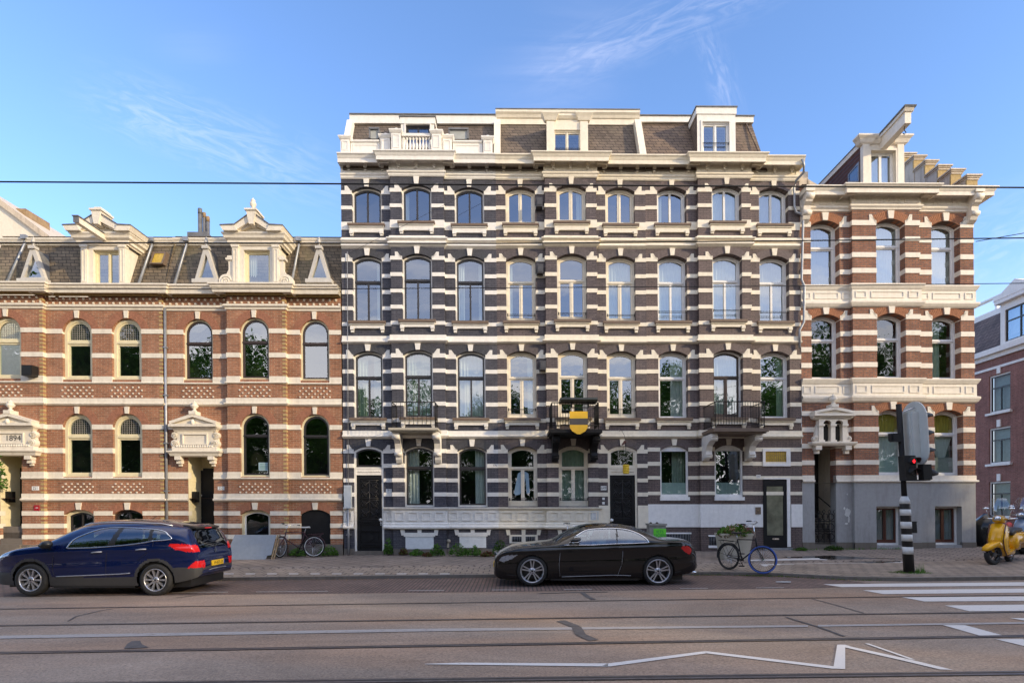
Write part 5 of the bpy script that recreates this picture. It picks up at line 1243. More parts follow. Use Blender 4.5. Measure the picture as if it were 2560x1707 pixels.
for i in range(9):
    u = u0 + (u1 - u0) * (i + .5) / 9; mb.lathe((u, .33, zp0 + .04), [(.045, 0), (.045, .04), (.022, .07), (.05, .18), (.045, .25), (.022, .36), (.022, .40), (.045, .43), (.045, hi - .06 - zp0 - .04)], 8)
mb.build('balustrade', 'white', HC)

# ------------------------------------------------------------------ corner house F
ZF = mkZ(2220); rd = .14
eF = [eE[3] + .004, X(2132, 750, rd), X(2299.5, 750, rd), X(2435, 750)]
bF = [(eF[0], eF[1], 0), (eF[1], eF[2], rd), (eF[2], eF[3], 0)]
HF = thing('corner_house', 'orange-red brick corner house with cream bands, stepped gable and grey plaster base', 'house', Wd((eF[0] + eF[3]) / 2, 0, .3))
FL = {4: dict(zb=714, zs=565, key=533, bands=((596.5, 607), (636, 648), (675, 687)), step=(556.5, 569, 542), z=(742, 525)),
      3: dict(zb=947, zs=799, key=769, bands=((829, 841), (868.5, 880.5), (908, 920)), step=(789, 801, 777), z=(980, 742)),
      1: dict(zb=1188, zs=1037, key=1005.5, bands=((1068, 1080), (1109, 1121), (1150.5, 1162)), step=(1028, 1039.5, 1016), z=(None, 980))}
wall = MB(); bands_ = {}; oF = {}; crs = {}; cor = MB(); fz = MB()
dF = Op((X(2036, 1200) + X(2090, 1200)) / 2, -1, ZF(1116), 0, (X(2090, 1200) - X(2036, 1200)) / 2)
bwF = [Op((X(2191, 1320, rd) + X(2258, 1320, rd)) / 2, ZF(1362), ZF(1265), 0, .45), Op((X(2336, 1320) + X(2407, 1320)) / 2, ZF(1362), ZF(1265), 0, .46)]
zpl = ZF(1206)
for f in (4, 3, 1):
    L = FL[f]; cs = [(2063.5, 720), (2220.5, 720), (2365, 720)] if f > 1 else [(2226, 1100), (2372, 1100)]
    oF[f] = [Op(X(c, y), ZF(L['zb']), ZF(L['zs']), .17, .49) for c, y in cs]
    for (a, b, d) in bF:
        inb = [o for o in oF[f] if a < o.c < b]
        z0 = ZF(L['z'][0]) if L['z'][0] else zpl; z1 = ZF(L['z'][1])
        ex = [Op(dF.c, zpl, dF.zs, 0, dF.hw)] if f == 1 and a < dF.c < b else []
        wall.mi = 0; wall_zone(wall, a, b, z0, z1, d, inb + ex, .36)
        if f == 1:
            wall.mi = 1; bx = [o for o in bwF if a < o.c < b] + ([Op(dF.c, -1, zpl - 1e-4, 0, dF.hw)] if ex else [])
            wall_zone(wall, a, b, -1, zpl, d, bx, .36)
        en = .02 if d else 0; dz = .001 if d else 0
        for y0, y1 in L['bands']: band(bands_.setdefault((f, y0), MB()), a, b, ZF(y1) + dz, ZF(y0) + dz, d, inb + [e_ for e_ in ex if e_.zs > ZF(y1)], .36, endl=en, endr=en)
        y0, y1, yt = L['step']; band(bands_.setdefault((f, y0), MB()), a, b, ZF(y1) + dz, ZF(y0) + dz, d, inb, .36, endl=en, endr=en)
        for o in inb: o.deco = dict(d=d, ring=(.27, 22, .22), am='archF', sm='whiteF', key=(ZF(L['key']), .08, .11), step=(ZF(y1), ZF(y0), ZF(yt)))
for (a, b, d) in bF:
    r = d > 0; dz = .0015 if r else 0; rr = r or b == eF[3]
    def pz(y0, ya, yb, y1):     # panelled string zone
        st = crs.setdefault(y0, MB()); st.molding(a, b, d, [(0, ZF(y0) + dz), (.12, ZF(y0) + dz), (.12, ZF(y0) - .04), (.06, ZF(ya)), (.04, ZF(ya)), (.04, ZF(yb)), (.12, ZF(yb) - .03), (.12, ZF(yb) - .09), (.07, ZF(y1) + .04), (.03, ZF(y1)), (0, ZF(y1))], r, rr, .17)
        w = b - a
        for f0, f1 in ((.02, .20), (.25, .76), (.81, .98)): panel(st, a + w * f0 + .02, a + w * f1 - .02, ZF(yb) + .08, ZF(ya) - .08, d + .04, .02, .03)
    pz(715, 727, 755, 771); pz(948, 960, 990, 1007)
    segs = [(a, b)] if not a < dF.c < b else [(a, dF.c - dF.hw), (dF.c + dF.hw, b)]
    for s0, s1 in segs: crs.setdefault(1188, MB()).molding(s0, s1, d, [(0, ZF(1188) + dz), (.02, ZF(1188) + dz), (.02, ZF(1199)), (.07, ZF(1200)), (.07, ZF(1204)), (.0, ZF(1206))], r, rr, .17)
    zt = unproj(2220, 462, .5)[1]
    cor.molding(a, b, d, [(p * 1.05, q + dz) for p, q in cornice_profile(zt)], r, rr, .3)
    fz.molding(a, b, d, [(0, ZF(488) + dz), (.04, ZF(488) + dz), (.04, ZF(518)), (.09, ZF(519)), (.10, ZF(523)), (.05, ZF(527)), (.05, ZF(530)), (0, ZF(532))], r, rr, .17)
    n = 4 if d else 3; w = (b - a) / n
    for i in range(n): panel(fz, a + w * i + .06, a + w * (i + 1) - .06, ZF(514), ZF(494), d + .04, .02, .03)
# big end brackets
for u, sg in ((eF[0] + .14, 1), (eF[3] - .12, 1)):
    st2 = MB(); z = unproj(2220, 484, .3)[1]
    pf = [(0, z), (.42, z), (.44, z - .12), (.36, z - .30), (.24, z - .38), (.22, z - .52), (.25, z - .62), (.16, z - .80), (.05, z - .88), (0, z - .88)]
    a = [st2.vert(u - .12, p, q) for p, q in pf]; c = [st2.vert(u + .12, p, q) for p, q in pf]; st2.face(a[::-1]); st2.face(c)
    for i in range(len(pf)): j = (i + 1) % len(pf); st2.face((a[i], a[j], c[j], c[i]))
    for p, q, r_ in ((.36, z - .12, .12), (.20, z - .60, .09)): st2.tube([(u - .14, p, q), (u + .14, p, q)], r_, 10)
    st2.box(u - .15, u + .15, 0, .47, z, z + .1); st2.build('cornice_bracket', 'whiteF', HF)
ztF = ZF(470)
for (a, b, d), (a2, b2, d2) in zip(bF, bF[1:]): 
    wall.mi = 0; wall.poly([(b, d, zpl), (b, d2, zpl), (b, d2, ztF), (b, d, ztF)]); wall.mi = 1; wall.poly([(b, d, -1), (b, d2, -1), (b, d2, zpl), (b, d, zpl)])
wall.mi = 0; wall.poly([(eF[3], 0, zpl), (eF[3], -9, zpl), (eF[3], -9, ztF), (eF[3], 0, ztF)]); wall.mi = 1; wall.poly([(eF[3], 0, -1), (eF[3], -9, -1), (eF[3], -9, zpl), (eF[3], 0, zpl)])
for (a, b, d) in bF: wall.mi = 0; wall.poly([(a, d - .001, ZF(525)), (b, d - .001, ZF(525)), (b, d - .001, ztF), (a, d - .001, ztF)])
wall.build('wall', ['brickF', 'greyplaster'], HF); [b_.build('stone_band', 'whiteF', HF) for b_ in bands_.values()]; cor.build('cornice', 'whiteF', HF); fz.build('frieze_molding', 'whiteF', HF); [c_.build('string_course', 'whiteF', HF) for c_ in crs.values()]
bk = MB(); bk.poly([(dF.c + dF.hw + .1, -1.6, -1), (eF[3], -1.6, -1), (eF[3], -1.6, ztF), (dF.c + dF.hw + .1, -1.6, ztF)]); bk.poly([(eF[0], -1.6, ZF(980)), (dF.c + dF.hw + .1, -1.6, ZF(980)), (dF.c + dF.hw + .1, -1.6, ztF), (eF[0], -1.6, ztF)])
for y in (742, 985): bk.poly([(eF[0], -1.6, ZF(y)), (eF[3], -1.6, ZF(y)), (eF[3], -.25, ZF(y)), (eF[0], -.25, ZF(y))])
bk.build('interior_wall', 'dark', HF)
cF = {4: [[('full', 'blind')], [('full', 'curtain')], [('full', 'curtain')]], 3: [None, None, [('left', 'curtaingreen', .55)]], 1: [[('upper', 'curtainyellow'), ('lower', 'curtain'), ('film', 'film', .62)], [('upper', 'curtainyellow'), ('back', 'blind'), ('tied', 'curtain'), ('film', 'blind', .62)]]}
TRF = {4: 614, 3: 847, 1: 1083.5}
for f in (4, 3, 1):
    for i, o in enumerate(oF[f]):
        d = rd if abs(o.c - (eF[1] + eF[2]) / 2) < .8 else 0
        window(HF, o, d, 'whiteE', 'whiteE', .07, .045, ZF(TRF[f]), .13, False, glass='glasslow' if f < 4 else 'glass', cur=cF[f][i], depth=.29)
for o in bwF:
    d = rd if o is bwF[0] else 0
    window(HF, o, d, 'whiteE', 'redsash', .07, .05, None, .1, True, .09, glass='glasslow', cur=[('full', 'blind')], name='basement_window', depth=.27)
mb = MB()
for (a, b, d) in bF:
    cuts = [(o.c - o.hw, o.c + o.hw) for o in bwF + [dF] if a < o.c < b]; cur0 = a
    for c0, c1 in cuts + [(b, b)]: mb = MB(); mb.box(cur0, c0, d - .1, d + .02, -1, ZF(1355)); cur0 = c1; mb.build('plinth', 'plinth', HF)
# graffiti splashes
mb = MB()
for (px, py, rx, rz) in ((2119, 1281, .10, .16), (2122, 1298, .035, .12), (2111, 1270, .03, .05), (2116, 1308, .06, .035), (2118, 1235, .018, .03), (2136, 1283, .018, .02)):
    u_, z_ = unproj(px, py, 0); pts = [(u_ + rx * math.cos(a * .4488) * rnd.uniform(.7, 1.2), z_ + rz * math.sin(a * .4488) * rnd.uniform(.7, 1.2)) for a in range(14)]; mb.prism(pts, 0, .004, False)
mb.build('paint_splash', 'whiteband', HF)
# portal F
c = X(2075, 1100); mb = MB(); zsh = ZF(1108); hwp = .46
mb.molding(c - hwp, c + hwp, 0, [(0, zsh + .03), (.30, zsh + .03), (.30, zsh - .02), (.25, zsh - .09), (.1, zsh - .10), (0, zsh - .11)], True, True, .1)
z0, z1 = zsh + .03, ZF(1062); zt = ZF(1050)
for k in (-1, 0, 1):
    u = c + k * .40; mb.box(u - .075, u + .075, 0, .20, z0, z1 - .05); mb.box(u - .10, u + .10, 0, .24, z1 - .07, z1); mb.box(u - .10, u + .10, 0, .24, z0, z0 + .06)
for k in (-1, 1):
    o = Op(c + k * .21, z0, z1 - .01, .12, .12); wall_zone(mb, c + k * .20 - .20, c + k * .20 + .20, z1 - .0, zt, .22, [Op(c + k * .20, z1, z1 + .001, .13, .135)], .1)
    mb.mi = 1; mb.box(c + k * .20 - .12, c + k * .20 + .12, 0, .03, z0, z1 + .1); mb.mi = 0
mb.box(c - .48, c - .40, 0, .22, z1, zt); mb.box(c + .40, c + .48, 0, .22, z1, zt)
for sg in (-1, 1):
    scroll(mb, c + sg * .55, z0 + .11, .10, 0, .16, -sg); mb.prism([(c + sg * .46, z0), (c + sg * .60, z0 + .05), (c + sg * .52, z1 - .05), (c + sg * .46, z1)][::sg], 0, .12)
    k = c + sg * .50; mb.box(k - .10, k + .10, 0, .24, zsh - .24, zsh - .10); mb.box(k - .07, k + .07, 0, .14, zsh - .36, zsh - .23)
mb.molding(c - .42, c + .42, 0, [(0, zt + .10), (.24, zt + .10), (.24, zt + .05), (.18, zt), (0, zt - .02)], True, True, .1)
pediment(mb, c - .66, c + .66, zt + .18, ZF(1020), 0, .32, .10)
mb.box(c - .12, c + .12, 0, .34, ZF(1020) - .02, ZF(1020) + .08); urn(mb, c, .22, ZF(1020) + .08, .36, .13)
mb.build('door_portal', ['whiteF', 'dark'], HF)
# stair hall behind the gate
l, r = dF.c - dF.hw, dF.c + dF.hw; mb = MB(); mb.mi = 0; D = -2.4; zt = dF.zs
mb.poly([(l, -.26, -1), (l, D, -1), (l, D, zt), (l, -.26, zt)]); mb.poly([(r + .25, -.26, -1), (r + .25, D, -1), (r + .25, D, zt), (r + .25, -.26, zt)]); mb.poly([(r, -.26, -1), (r + .25, -.26, -1), (r + .25, -.26, zt), (r, -.26, zt)])
mb.poly([(l, D, -1), (r + .25, D, -1), (r + .25, D, zt), (l, D, zt)]); mb.poly([(l, -.26, zt), (r + .25, -.26, zt), (r + .25, D, zt), (l, D, zt)])
mb.mi = 1
zg = ZF(1362)
for i in range(8): mb.box(l + .003, r + .24, -.10 - .27 * i - .30, -.10 - .27 * i, zg - .5, zg + .18 * i + (.0 if i else .02))
mb.mi = 2; mb.box(l + .25, r + .05, D + .01, D + .05, zt - 1.3, zt - .95) ; mb.box(l + .65, l + .95, D + .01, D + .05, zt - 2.0, zt - 1.5)
mb.tube([(r + .2, -.3, zg + 1.1), (l + .35, -2.0, zg + 2.4)], .02, 5)
mb.build('stair_hall', ['creamA', 'plinth', 'black'], HF)
g = MB(); zg0, zg1 = ZF(1352), ZF(1277)
for k in (0, .33, .66): 
    z = zg0 + (zg1 - zg0) * k; g.tube([(l, -.1, z), (r, -.1, z)], .014, 4)
    for i in range(4):
        for s in (0, 1):
            uc = l + (r - l) * (i + .5 * (1 + s) / 1.0 - .25) / 4; pts = [(uc + .11 * math.cos(a * math.tau / 10), -.1, z + .15 + .11 * math.sin(a * math.tau / 10)) for a in range(10)]
            if s == 0: g.tube(pts, .013, 4, True)
for i in range(5): u = l + (r - l) * i / 4; g.tube([(u, -.1, zg0 - .05), (u, -.1, zg1 - .1)], .012, 4); g.tube([(u, -.1, zg1 - .1), (u + .05, -.1, zg1 - .02), (u, -.1, zg1 + .05), (u - .05, -.1, zg1 - .02), (u, -.1, zg1 - .1)], .012, 4)
g.build('entrance_gate', 'blackiron', HF)
# dormer with hoist beam and long cheek
d = 0.05; u0, u1 = X(2156, 400, d), X(2257, 400, d); zt = unproj(2200, 337, d + .15)[1]; zb = unproj(2200, 460, .4)[1] - .45; ref = 2200
gl, gr = X(2176, 420, d), X(2238, 420, d); gt = unproj(ref, 378, d)[1]; o = Op((gl + gr) / 2, zb + .2, gt, 0, (gr - gl) / 2)
mb = MB(); mb.mi = 0; wall_zone(mb, u0, u1, zb, zt, d, [o], .12)
for e in (u0, u1 - .2):
    mb.box(e - .01, e + .21, d - .1, d + .06, zb, zt - .26)
    mb.molding(e - .02, e + .22, d, [(0, zt), (.22, zt), (.22, zt - .05), (.15, zt - .12), (.10, zt - .22), (.05, zt - .26), (0, zt - .26)], True, True, .15)
mb.molding(u0 + .2, u1 - .2, d, [(0, zt - .02), (.13, zt - .02), (.11, zt - .12), (.05, zt - .22), (0, zt - .24)], False, False, .1)
mb.ring([(gl - .07, zb), (gl - .07, gt + .08), (gr + .07, gt + .08), (gr + .07, zb)], [(gl, zb), (gl, gt), (gr, gt), (gr, zb)], d - .02, d + .05)
mb.mi = 1
zk0 = zb; 
mb.poly([(u0 + .005, d - .02, zb), (u0 + .005, -2.9, zb), (u0 + .005, -2.9, zt - .25), (u0 + .005, d - .02, zt - .25)]); mb.poly([(u1 - .005, d - .02, zb), (u1 - .005, -2.9, zb), (u1 - .005, -2.9, zt - .25), (u1 - .005, d - .02, zt - .25)])
for i in range(14): z = zb + .2 + i * .14; 
mb.mi = 0; mb.box(u0 - .03, u0 + .05, -2.9, d, zt - .27, zt - .10); mb.mi = 2; mb.box(u0 - .05, u1 + .05, -3, d, zt - .10, zt - .07)
dmF = mb.build('dormer', ['whiteF', 'cladding', 'lead'], HF)
window(dmF, o, d, 'whiteE', 'whiteE', .03, .05, None, .1, True, .08, glass='glass', name='dormer_window', cur=[('full', 'curtain')])
mb = MB(); nW = 14
for i in range(nW): z = zb + (zt - .3 - zb) * i / nW; mb.box(u0 - .006, u0 + .006, -2.9, d - .03, z, z + .02)
mb.build('cladding_boards', 'brownsash', dmF)
mb = MB(); a1, a2 = -.75, -.12; zz0, zz1, zz2 = unproj(2110, 458, -.75)[1], unproj(2110, 437, -.75)[1], unproj(2150, 405, -.12)[1]
mb.mi = 0; 
P_ = [(a1, zz0), (a2, zz0 - .3), (a2, zz2), (a1, zz1)]; I_ = [(a1 + .05, zz0 + .05), (a2 - .05, zz0 - .25), (a2 - .05, zz2 - .07), (a1 + .05, zz1 - .03)]
for k in range(4):
    j = (k + 1) % 4; mb.poly([(u0 - .03, *P_[k]), (u0 - .03, *P_[j]), (u0 - .03, *I_[j]), (u0 - .03, *I_[k])]); mb.poly([(u0 - .03, *P_[k]), (u0 - .03, *P_[j]), (u0, *P_[j]), (u0, *P_[k])])
sw = mb.build('side_window', 'zinc', dmF); mb = MB(); mb.poly([(u0 - .015, *p) for p in I_]); mb.build('pane', 'glasslow', sw)
mb = MB(); k = u0 + (u1 - u0) * .50; zb_ = zt - .42; mb.mi = 0
pf0 = [(-.1, zb_), (1.30, zb_ + .16), (1.30, zb_ + .52), (-.1, zb_ + .36)]
def beam(w, pf):
    a = [mb.vert(k - w, p, q) for p, q in pf]; c_ = [mb.vert(k + w, p, q) for p, q in pf]; mb.face(a[::-1]); mb.face(c_)
    for i in range(4): j = (i + 1) % 4; mb.face((a[i], a[j], c_[j], c_[i]))
zb_ = zt - .45; beam(.10, [(-.1, zb_), (1.32, zb_ + .10), (1.32, zb_ + .46), (-.1, zb_ + .36)]); mb.mi = 0; beam(.15, [(-.1, zb_ + .36), (1.36, zb_ + .46), (1.42, zb_ + .56), (-.1, zb_ + .46)]); mb.mi = 1; beam(.19, [(-.1, zb_ + .46), (1.44, zb_ + .56), (1.46, zb_ + .60), (-.1, zb_ + .50)])
mb.build('hoist_beam', ['whiteF', 'lead'], HF); mb = MB(); mb.tube([(k, 1.15, zb_ + .10), (k, 1.15, zb_ - .02), (k + .05, 1.15, zb_ - .09), (k, 1.15, zb_ - .15), (k - .05, 1.15, zb_ - .11)], .014, 5); mb.build('hook', 'blackiron', HF)
# flat roof and stepped gable on the side wall
mb = MB(); zr = unproj(2220, 470, 0)[1]; mb.poly([(eF[0], .2, zr), (eF[3], .2, zr), (eF[3], -9, zr + 2.0), (eF[0], -9, zr + 2.0)]); mb.build('roof', 'slateE', HF)
sg_ = MB(); ug = X(2446, 440, .15)
cells = [(.25, 436), (-.45, 422), (-1.05, 412), (-1.70, 400), (-2.30, 388), (-2.85, 382)]
for i, (dd_, py) in enumerate(cells):
    px = (2446, 2413, 2379, 2346, 2319, 2298)[i]; z = unproj(px, py, dd_)[1]; nd = cells[i + 1][0] if i + 1 < len(cells) else dd_ - 3
    sg_.mi = 0; sg_.box(ug - .42, ug - .06, nd - .02, dd_ - .06, zr - .2, z - .16); sg_.mi = 1
    pf = [(.0, z), (.0, z - .05), (-.04, z - .10), (-.08, z - .16)]
    for (p0, za_), (p1, zb2_) in zip([(0.04, z), (0, z - .05), (-.03, z - .10)], [(0, z - .05), (-.03, z - .10), (-.06, z - .16)]): sg_.box(ug - .46 - p0, ug + p0, nd - .02, dd_ + p0, zb2_, za_)
    sg_.mi = 2; sg_.box(ug - .43, ug - .059, dd_ - .12, dd_ - .059, z - .62, z - .165)
sg_.build('stepped_gable', ['worn', 'worn', 'yellowbrick'], HF)
mb = MB(); mb.box(eF[0], eF[0] + .35, -1.3, -.1, zr, unproj(2010, 446, -.5)[1]); mb.prism([(eF[0] + .3, zr), (eF[0] + .95, zr), (eF[0] + .3, unproj(2010, 446, -.1)[1])], -.3, -.1); mb.build('parapet_scroll', 'worn', HF)

# downpipe between E and F, with its bends
dp = .16
pts = [(2005, 398, .45), (2010, 412, .42), (2009, 432, .35), (1990, 452, .2), (1986, 470, .1), (1986, 515, .1), (1990, 531, .1), (2003, 535, .1), (2008, 545, .1), (2004, 700, .1), (2011, 715, .12), (2010, 805, .12), (1999, 825, .1), (1999, 870, .1)]
mb = MB(); mb.tube([(unproj(x, y, d_)[0], d_, unproj(x, y, d_)[1]) for x, y, d_ in pts], .042, 8); tag(mb.build('drainpipe', 'zinc'), 'bent grey drainpipe running down between the brown house and the corner house', 'drainpipe')
# cable box and pipe left of door C
MBX = thing('meter_box', 'tall sprayed grey box on a pipe beside the charcoal house door', 'meter box', Wd(X(868, 1240, .1), .1, 0.3))
mb = MB(); u0, u1 = X(861, 1240, .1), X(878, 1240, .1); mb.box(u0, u1, 0, .16, ZC(1270), ZC(1213)); mb.box(u0 + .02, u1 - .02, .16, .17, ZC(1219), ZC(1217)); mb.build('cabinet', 'meterbox', MBX)
mb = MB(); u = X(871, 1330, .1); mb.tube([(u, .09, ZC(1270)), (u, .09, ZC(1385))], .04, 8); mb.box(u - .08, u + .08, .0, .12, ZC(1337), ZC(1335)); mb.tube([(X(869, 700, .05), .06, ZC(632)), (X(871, 1210, .05), .06, ZC(1213))], .012, 5); mb.build('pipe', 'zinc', MBX)
# ------------------------------------------------------------------ ground
TILT = 0.0115
def tz(x): return TILT * max(-45, min(45, x))
def sheet(name, quads, mat, dz=0.0, zf=None, label=None, kind='structure', nx=1):
    mb = MB(ID)
    for q in quads: mb.poly([(x, y, (zf(x, y) if zf else tz(x)) + dz) for x, y in q])
    o = mb.build(name, mat); o['kind'] = kind
    return o
def asphalt(name, c=(0.250, 0.192, 0.148)):
    t = NT(name); p = t.pos()
    big = t.noise(t.mapping(p, (.25, 1, 1)), 0.9, 6, .65); sm = t.noise(p, 32, 4, .8); sp = t.noise(p, 85, 2, .6)
    v = t.mix(1.0, c, t.ramp(big, .3, .7, .86, 1.12), 'MULTIPLY'); v = t.mix(1.0, v, t.ramp(sm, .34, .66, .60, 1.42), 'MULTIPLY')
    v = t.mix(t.ramp(sp, .60, .70, 0, .6), v, (.40, .38, .34)); pt = t.noise(t.mapping(p, (.12, .35, 1)), 1.3, 8, .75, .8); v = t.mix(1.0, v, t.ramp(pt, .35, .65, .74, 1.2), 'MULTIPLY'); oil = t.noise(t.mapping(p, (.7, .7, 1)), 1.1, 3, .5); v = t.mix(t.ramp(oil, .68, .80, 0, .45), v, (.07, .06, .055))
    warm = t.noise(t.mapping(p, (.15, .5, 1)), 1.0, 3, .5); v = t.mix(t.ramp(warm, .42, .62, 0, .8), v, t.mix(1.0, v, (1.18, .98, .82), 'MULTIPLY'))
    t.l.new(v, t.b.inputs['Base Color']); t.b.inputs['Roughness'].default_value = .82; t.bump(sm, .5, .006); return t.m
M['asphalt'] = asphalt('asphalt')
def paving(name, c1, c2, mort, w, h, rot=0, ms=.016, wet=False):
    t = NT(name); p = t.mapping(t.pos(), rot=(0, 0, R(rot)))
    br = t.new('ShaderNodeTexBrick'); t.l.new(p, br.inputs['Vector']); br.inputs['Scale'].default_value = 1
    br.inputs['Brick Width'].default_value = w; br.inputs['Row Height'].default_value = h; br.inputs['Mortar Size'].default_value = ms
    for k, c in (('Color1', c1), ('Color2', c2), ('Mortar', mort)): br.inputs[k].default_value = (*c, 1)
    big = t.noise(p, 1.1, 6, .65); v = t.mix(1.0, br.outputs[0], t.ramp(big, .3, .7, .72, 1.22), 'MULTIPLY'); sm = t.noise(p, 30, 3, .6)
    v = t.mix(1.0, v, t.ramp(sm, .3, .7, .85, 1.15), 'MULTIPLY'); t.l.new(v, t.b.inputs['Base Color'])
    t.b.inputs['Roughness'].default_value = .8; t.bump(br.outputs['Fac'], -.5, .008); return t.m
M['tiles'] = paving('pavement_tiles', (.30, .238, .182), (.25, .197, .15), (.09, .07, .058), .30, .30)
M['tilesdiag'] = paving('diagonal_tiles', (.27, .215, .175), (.22, .175, .14), (.09, .07, .058), .30, .30, 45)
M['klinkers'] = paving('red_clinkers', (.20, .125, .10), (.145, .095, .08), (.06, .048, .04), .20, .09, 90)
M['bump'] = paving('kerb_corner_paving', (.17, .14, .12), (.15, .125, .11), (.08, .065, .055), .22, .11, 4)
def wornpaint(name, c, amt):
    t = NT(name); p = t.pos(); a = t.noise(p, 7, 9, .78, .4); b = t.noise(p, 38, 4, .75); f = t.math('MAXIMUM', t.ramp(a, amt, amt + .10, 0, .85), t.ramp(b, .60, .72, 0, .7))
    v = t.mix(f, c, (.20, .17, .15)); t.l.new(v, t.b.inputs['Base Color']); t.b.inputs['Roughness'].default_value = .75; t.bump(b, .3, .004); return t.m
M['marking'] = wornpaint('road_paint', (.60, .57, .54), .60); M['markdull'] = wornpaint('worn_road_paint', (.34, .31, .29), .54)
M['rail'] = simple('rail_steel', (.19, .17, .17), .42, metal=.75, var=.2); M['groove'] = simple('rail_groove', (.045, .038, .034), .9, var=.2)
M['tar'] = simple('tar_patch', (.085, .076, .073), .75, var=.3, scale=10); M['kerb'] = paint('kerb_stone', (.17, .15, .13), (.06, .05, .035), .7)
M['water'] = simple('wet_patch', (.03, .026, .022), .08, var=.2)
XS = [-900, -45, 45, 900]
mb = MB(ID)
for a, b in zip(XS, XS[1:]): mb.poly([(a, -300, tz(a) - .004), (b, -300, tz(b) - .004), (b, 900, tz(b) - .004), (a, 900, tz(a) - .004)])
g = mb.build('ground', 'asphalt'); g['kind'] = 'structure'
def kerbY(x):
    pts = [(-95, 14.70), (5.2, 14.70), (6.6, 14.25), (7.8, 13.45), (9.0, 13.15), (60, 13.1)]
    for (a, ya), (b, yb) in zip(pts, pts[1:]):
        if a <= x <= b: return ya + (yb - ya) * (x - a) / (b - a)
    return 14.7 if x < 0 else 13.1
KH = .075
def pz(x, y): return tz(x) + KH + .165 * max(0.0, (y - 14.7)) / 4.9
xs = [-90, -45, -30, -15, -10, -5, 0, 3, 5.2, 5.7, 6.2, 6.6, 7.0, 7.4, 7.8, 8.2, 8.6, 9.0, 12, 15.9, 20, 30, 45]
mb = MB(ID)
for a, b in zip(xs, xs[1:]):
    ya, yb = kerbY(a), kerbY(b)
    mb.poly([(a, ya + .14, pz(a, ya)), (b, yb + .14, pz(b, yb)), (b, 16.3, pz(b, 16.3)), (a, 16.3, pz(a, 16.3))])
o = mb.build('pavement', 'tiles'); o['kind'] = 'structure'
mb = MB(ID)
for a, b in zip(xs, xs[1:]):
    if a >= 15.9: mb.poly([(a, 16.3, pz(a, 16.3)), (b, 16.3, pz(b, 16.3)), (b, 60, pz(b, 22)), (a, 60, pz(a, 22))]); continue
    mb.poly([(a, 16.3, pz(a, 16.3)), (b, 16.3, pz(b, 16.3)), (b, 16.36, pz(b, 16.3) + .03), (a, 16.36, pz(a, 16.3) + .03)])
    mb.poly([(a, 16.36, pz(a, 16.36) + .03), (b, 16.36, pz(b, 16.36) + .03), (b, 21.5, pz(b, 19.9) + .0), (a, 21.5, pz(a, 19.9) + .0)])
o = mb.build('front_pavement', 'tilesdiag'); o['kind'] = 'structure'
def gz(x, y): return pz(x, y) + (.03 if y > 16.36 and x < 15.9 else 0) - (.03 * max(0, (y - 16.36)) / 3.3 if y > 16.36 else 0)
mb = MB(ID)
for a, b in zip(xs, xs[1:]):
    if a >= 45: continue
    ya, yb = kerbY(a), kerbY(b)
    mb.poly([(a, ya, tz(a) - .02), (b, yb, tz(b) - .02), (b, yb, pz(b, yb) + .004), (a, ya, pz(a, ya) + .004)]); mb.poly([(a, ya, pz(a, ya) + .004), (b, yb, pz(b, yb) + .004), (b, yb + .15, pz(b, yb) + .004), (a, ya + .15, pz(a, ya) + .004)])
o = mb.build('kerb', 'kerb'); o['kind'] = 'structure'
def Gp(px, py, zoff=0.0):         # road plane under a pixel of the survey photograph
    p = px - 1280.0; Y = (CAMZ - zoff) * F / ((py - HY) + TILT * p); return (p * Y / F, Y)
sheet('road_strip', [[(-44, 12.5), (6.3, 12.25), (6.3, 14.32), (5.2, 14.72), (-44, 14.72)], [(6.3, 12.25), (8.1, 12.6), (7.7, 13.5), (6.3, 14.32)]], 'klinkers', .0)
# markings
def G2(p, z=0): x, y = Gp(*p); return (x, y)
zb = [[(2058, 1460), (2104, 1467), (2640, 1463), (2640, 1454)], [(2157, 1475), (2208, 1484.5), (2640, 1480), (2640, 1470)], [(2255, 1492.5), (2311, 1503), (2640, 1501), (2640, 1490)],
      [(2362, 1513), (2424, 1527.5), (2640, 1526), (2640, 1510)], [(2525, 1544.5), (2575, 1553), (2640, 1553), (2640, 1545)], [(2357, 1562), (2412, 1562), (2506, 1587.5), (2448, 1588)], [(2490, 1597.5), (2555, 1597), (2640, 1620), (2600, 1624)]]
for q in zb: sheet('road_marking', [[G2(p) for p in q]], 'marking', .004)
zz = [(1062, 1659.5), (1519, 1661), (1764, 1627.5), (2098, 1670), (2112, 1613.5), (2370, 1674)]
poly = [[(1062, 1659), (1150, 1656), (1520, 1658), (1520, 1665.5), (1062, 1660)], [(1520, 1658), (1764, 1627), (1768, 1632.5), (1525, 1665.5), (1505, 1664)], [(1764, 1627), (2084, 1665), (2098, 1671.5), (2080, 1671), (1764, 1632.5)],
        [(2084, 1665), (2093, 1611), (2113, 1611), (2113, 1672), (2098, 1671.5)], [(2113, 1611), (2128, 1616), (2275, 1648), (2382, 1674), (2350, 1673), (2262, 1652), (2113, 1618)], [(2162, 1608), (2172, 1608), (2290, 1649), (2275, 1647.5)]]
for q in poly: sheet('road_marking', [[G2(p) for p in q]], 'marking', .004)
sheet('road_marking', [[G2(p) for p in ((-60, 1589.5), (1050, 1571), (2020, 1562), (2020, 1566.5), (1050, 1578), (-60, 1597))], [G2(p) for p in ((2045, 1561.5), (2700, 1552.5), (2700, 1557), (2045, 1566))]], 'markdull', .004)
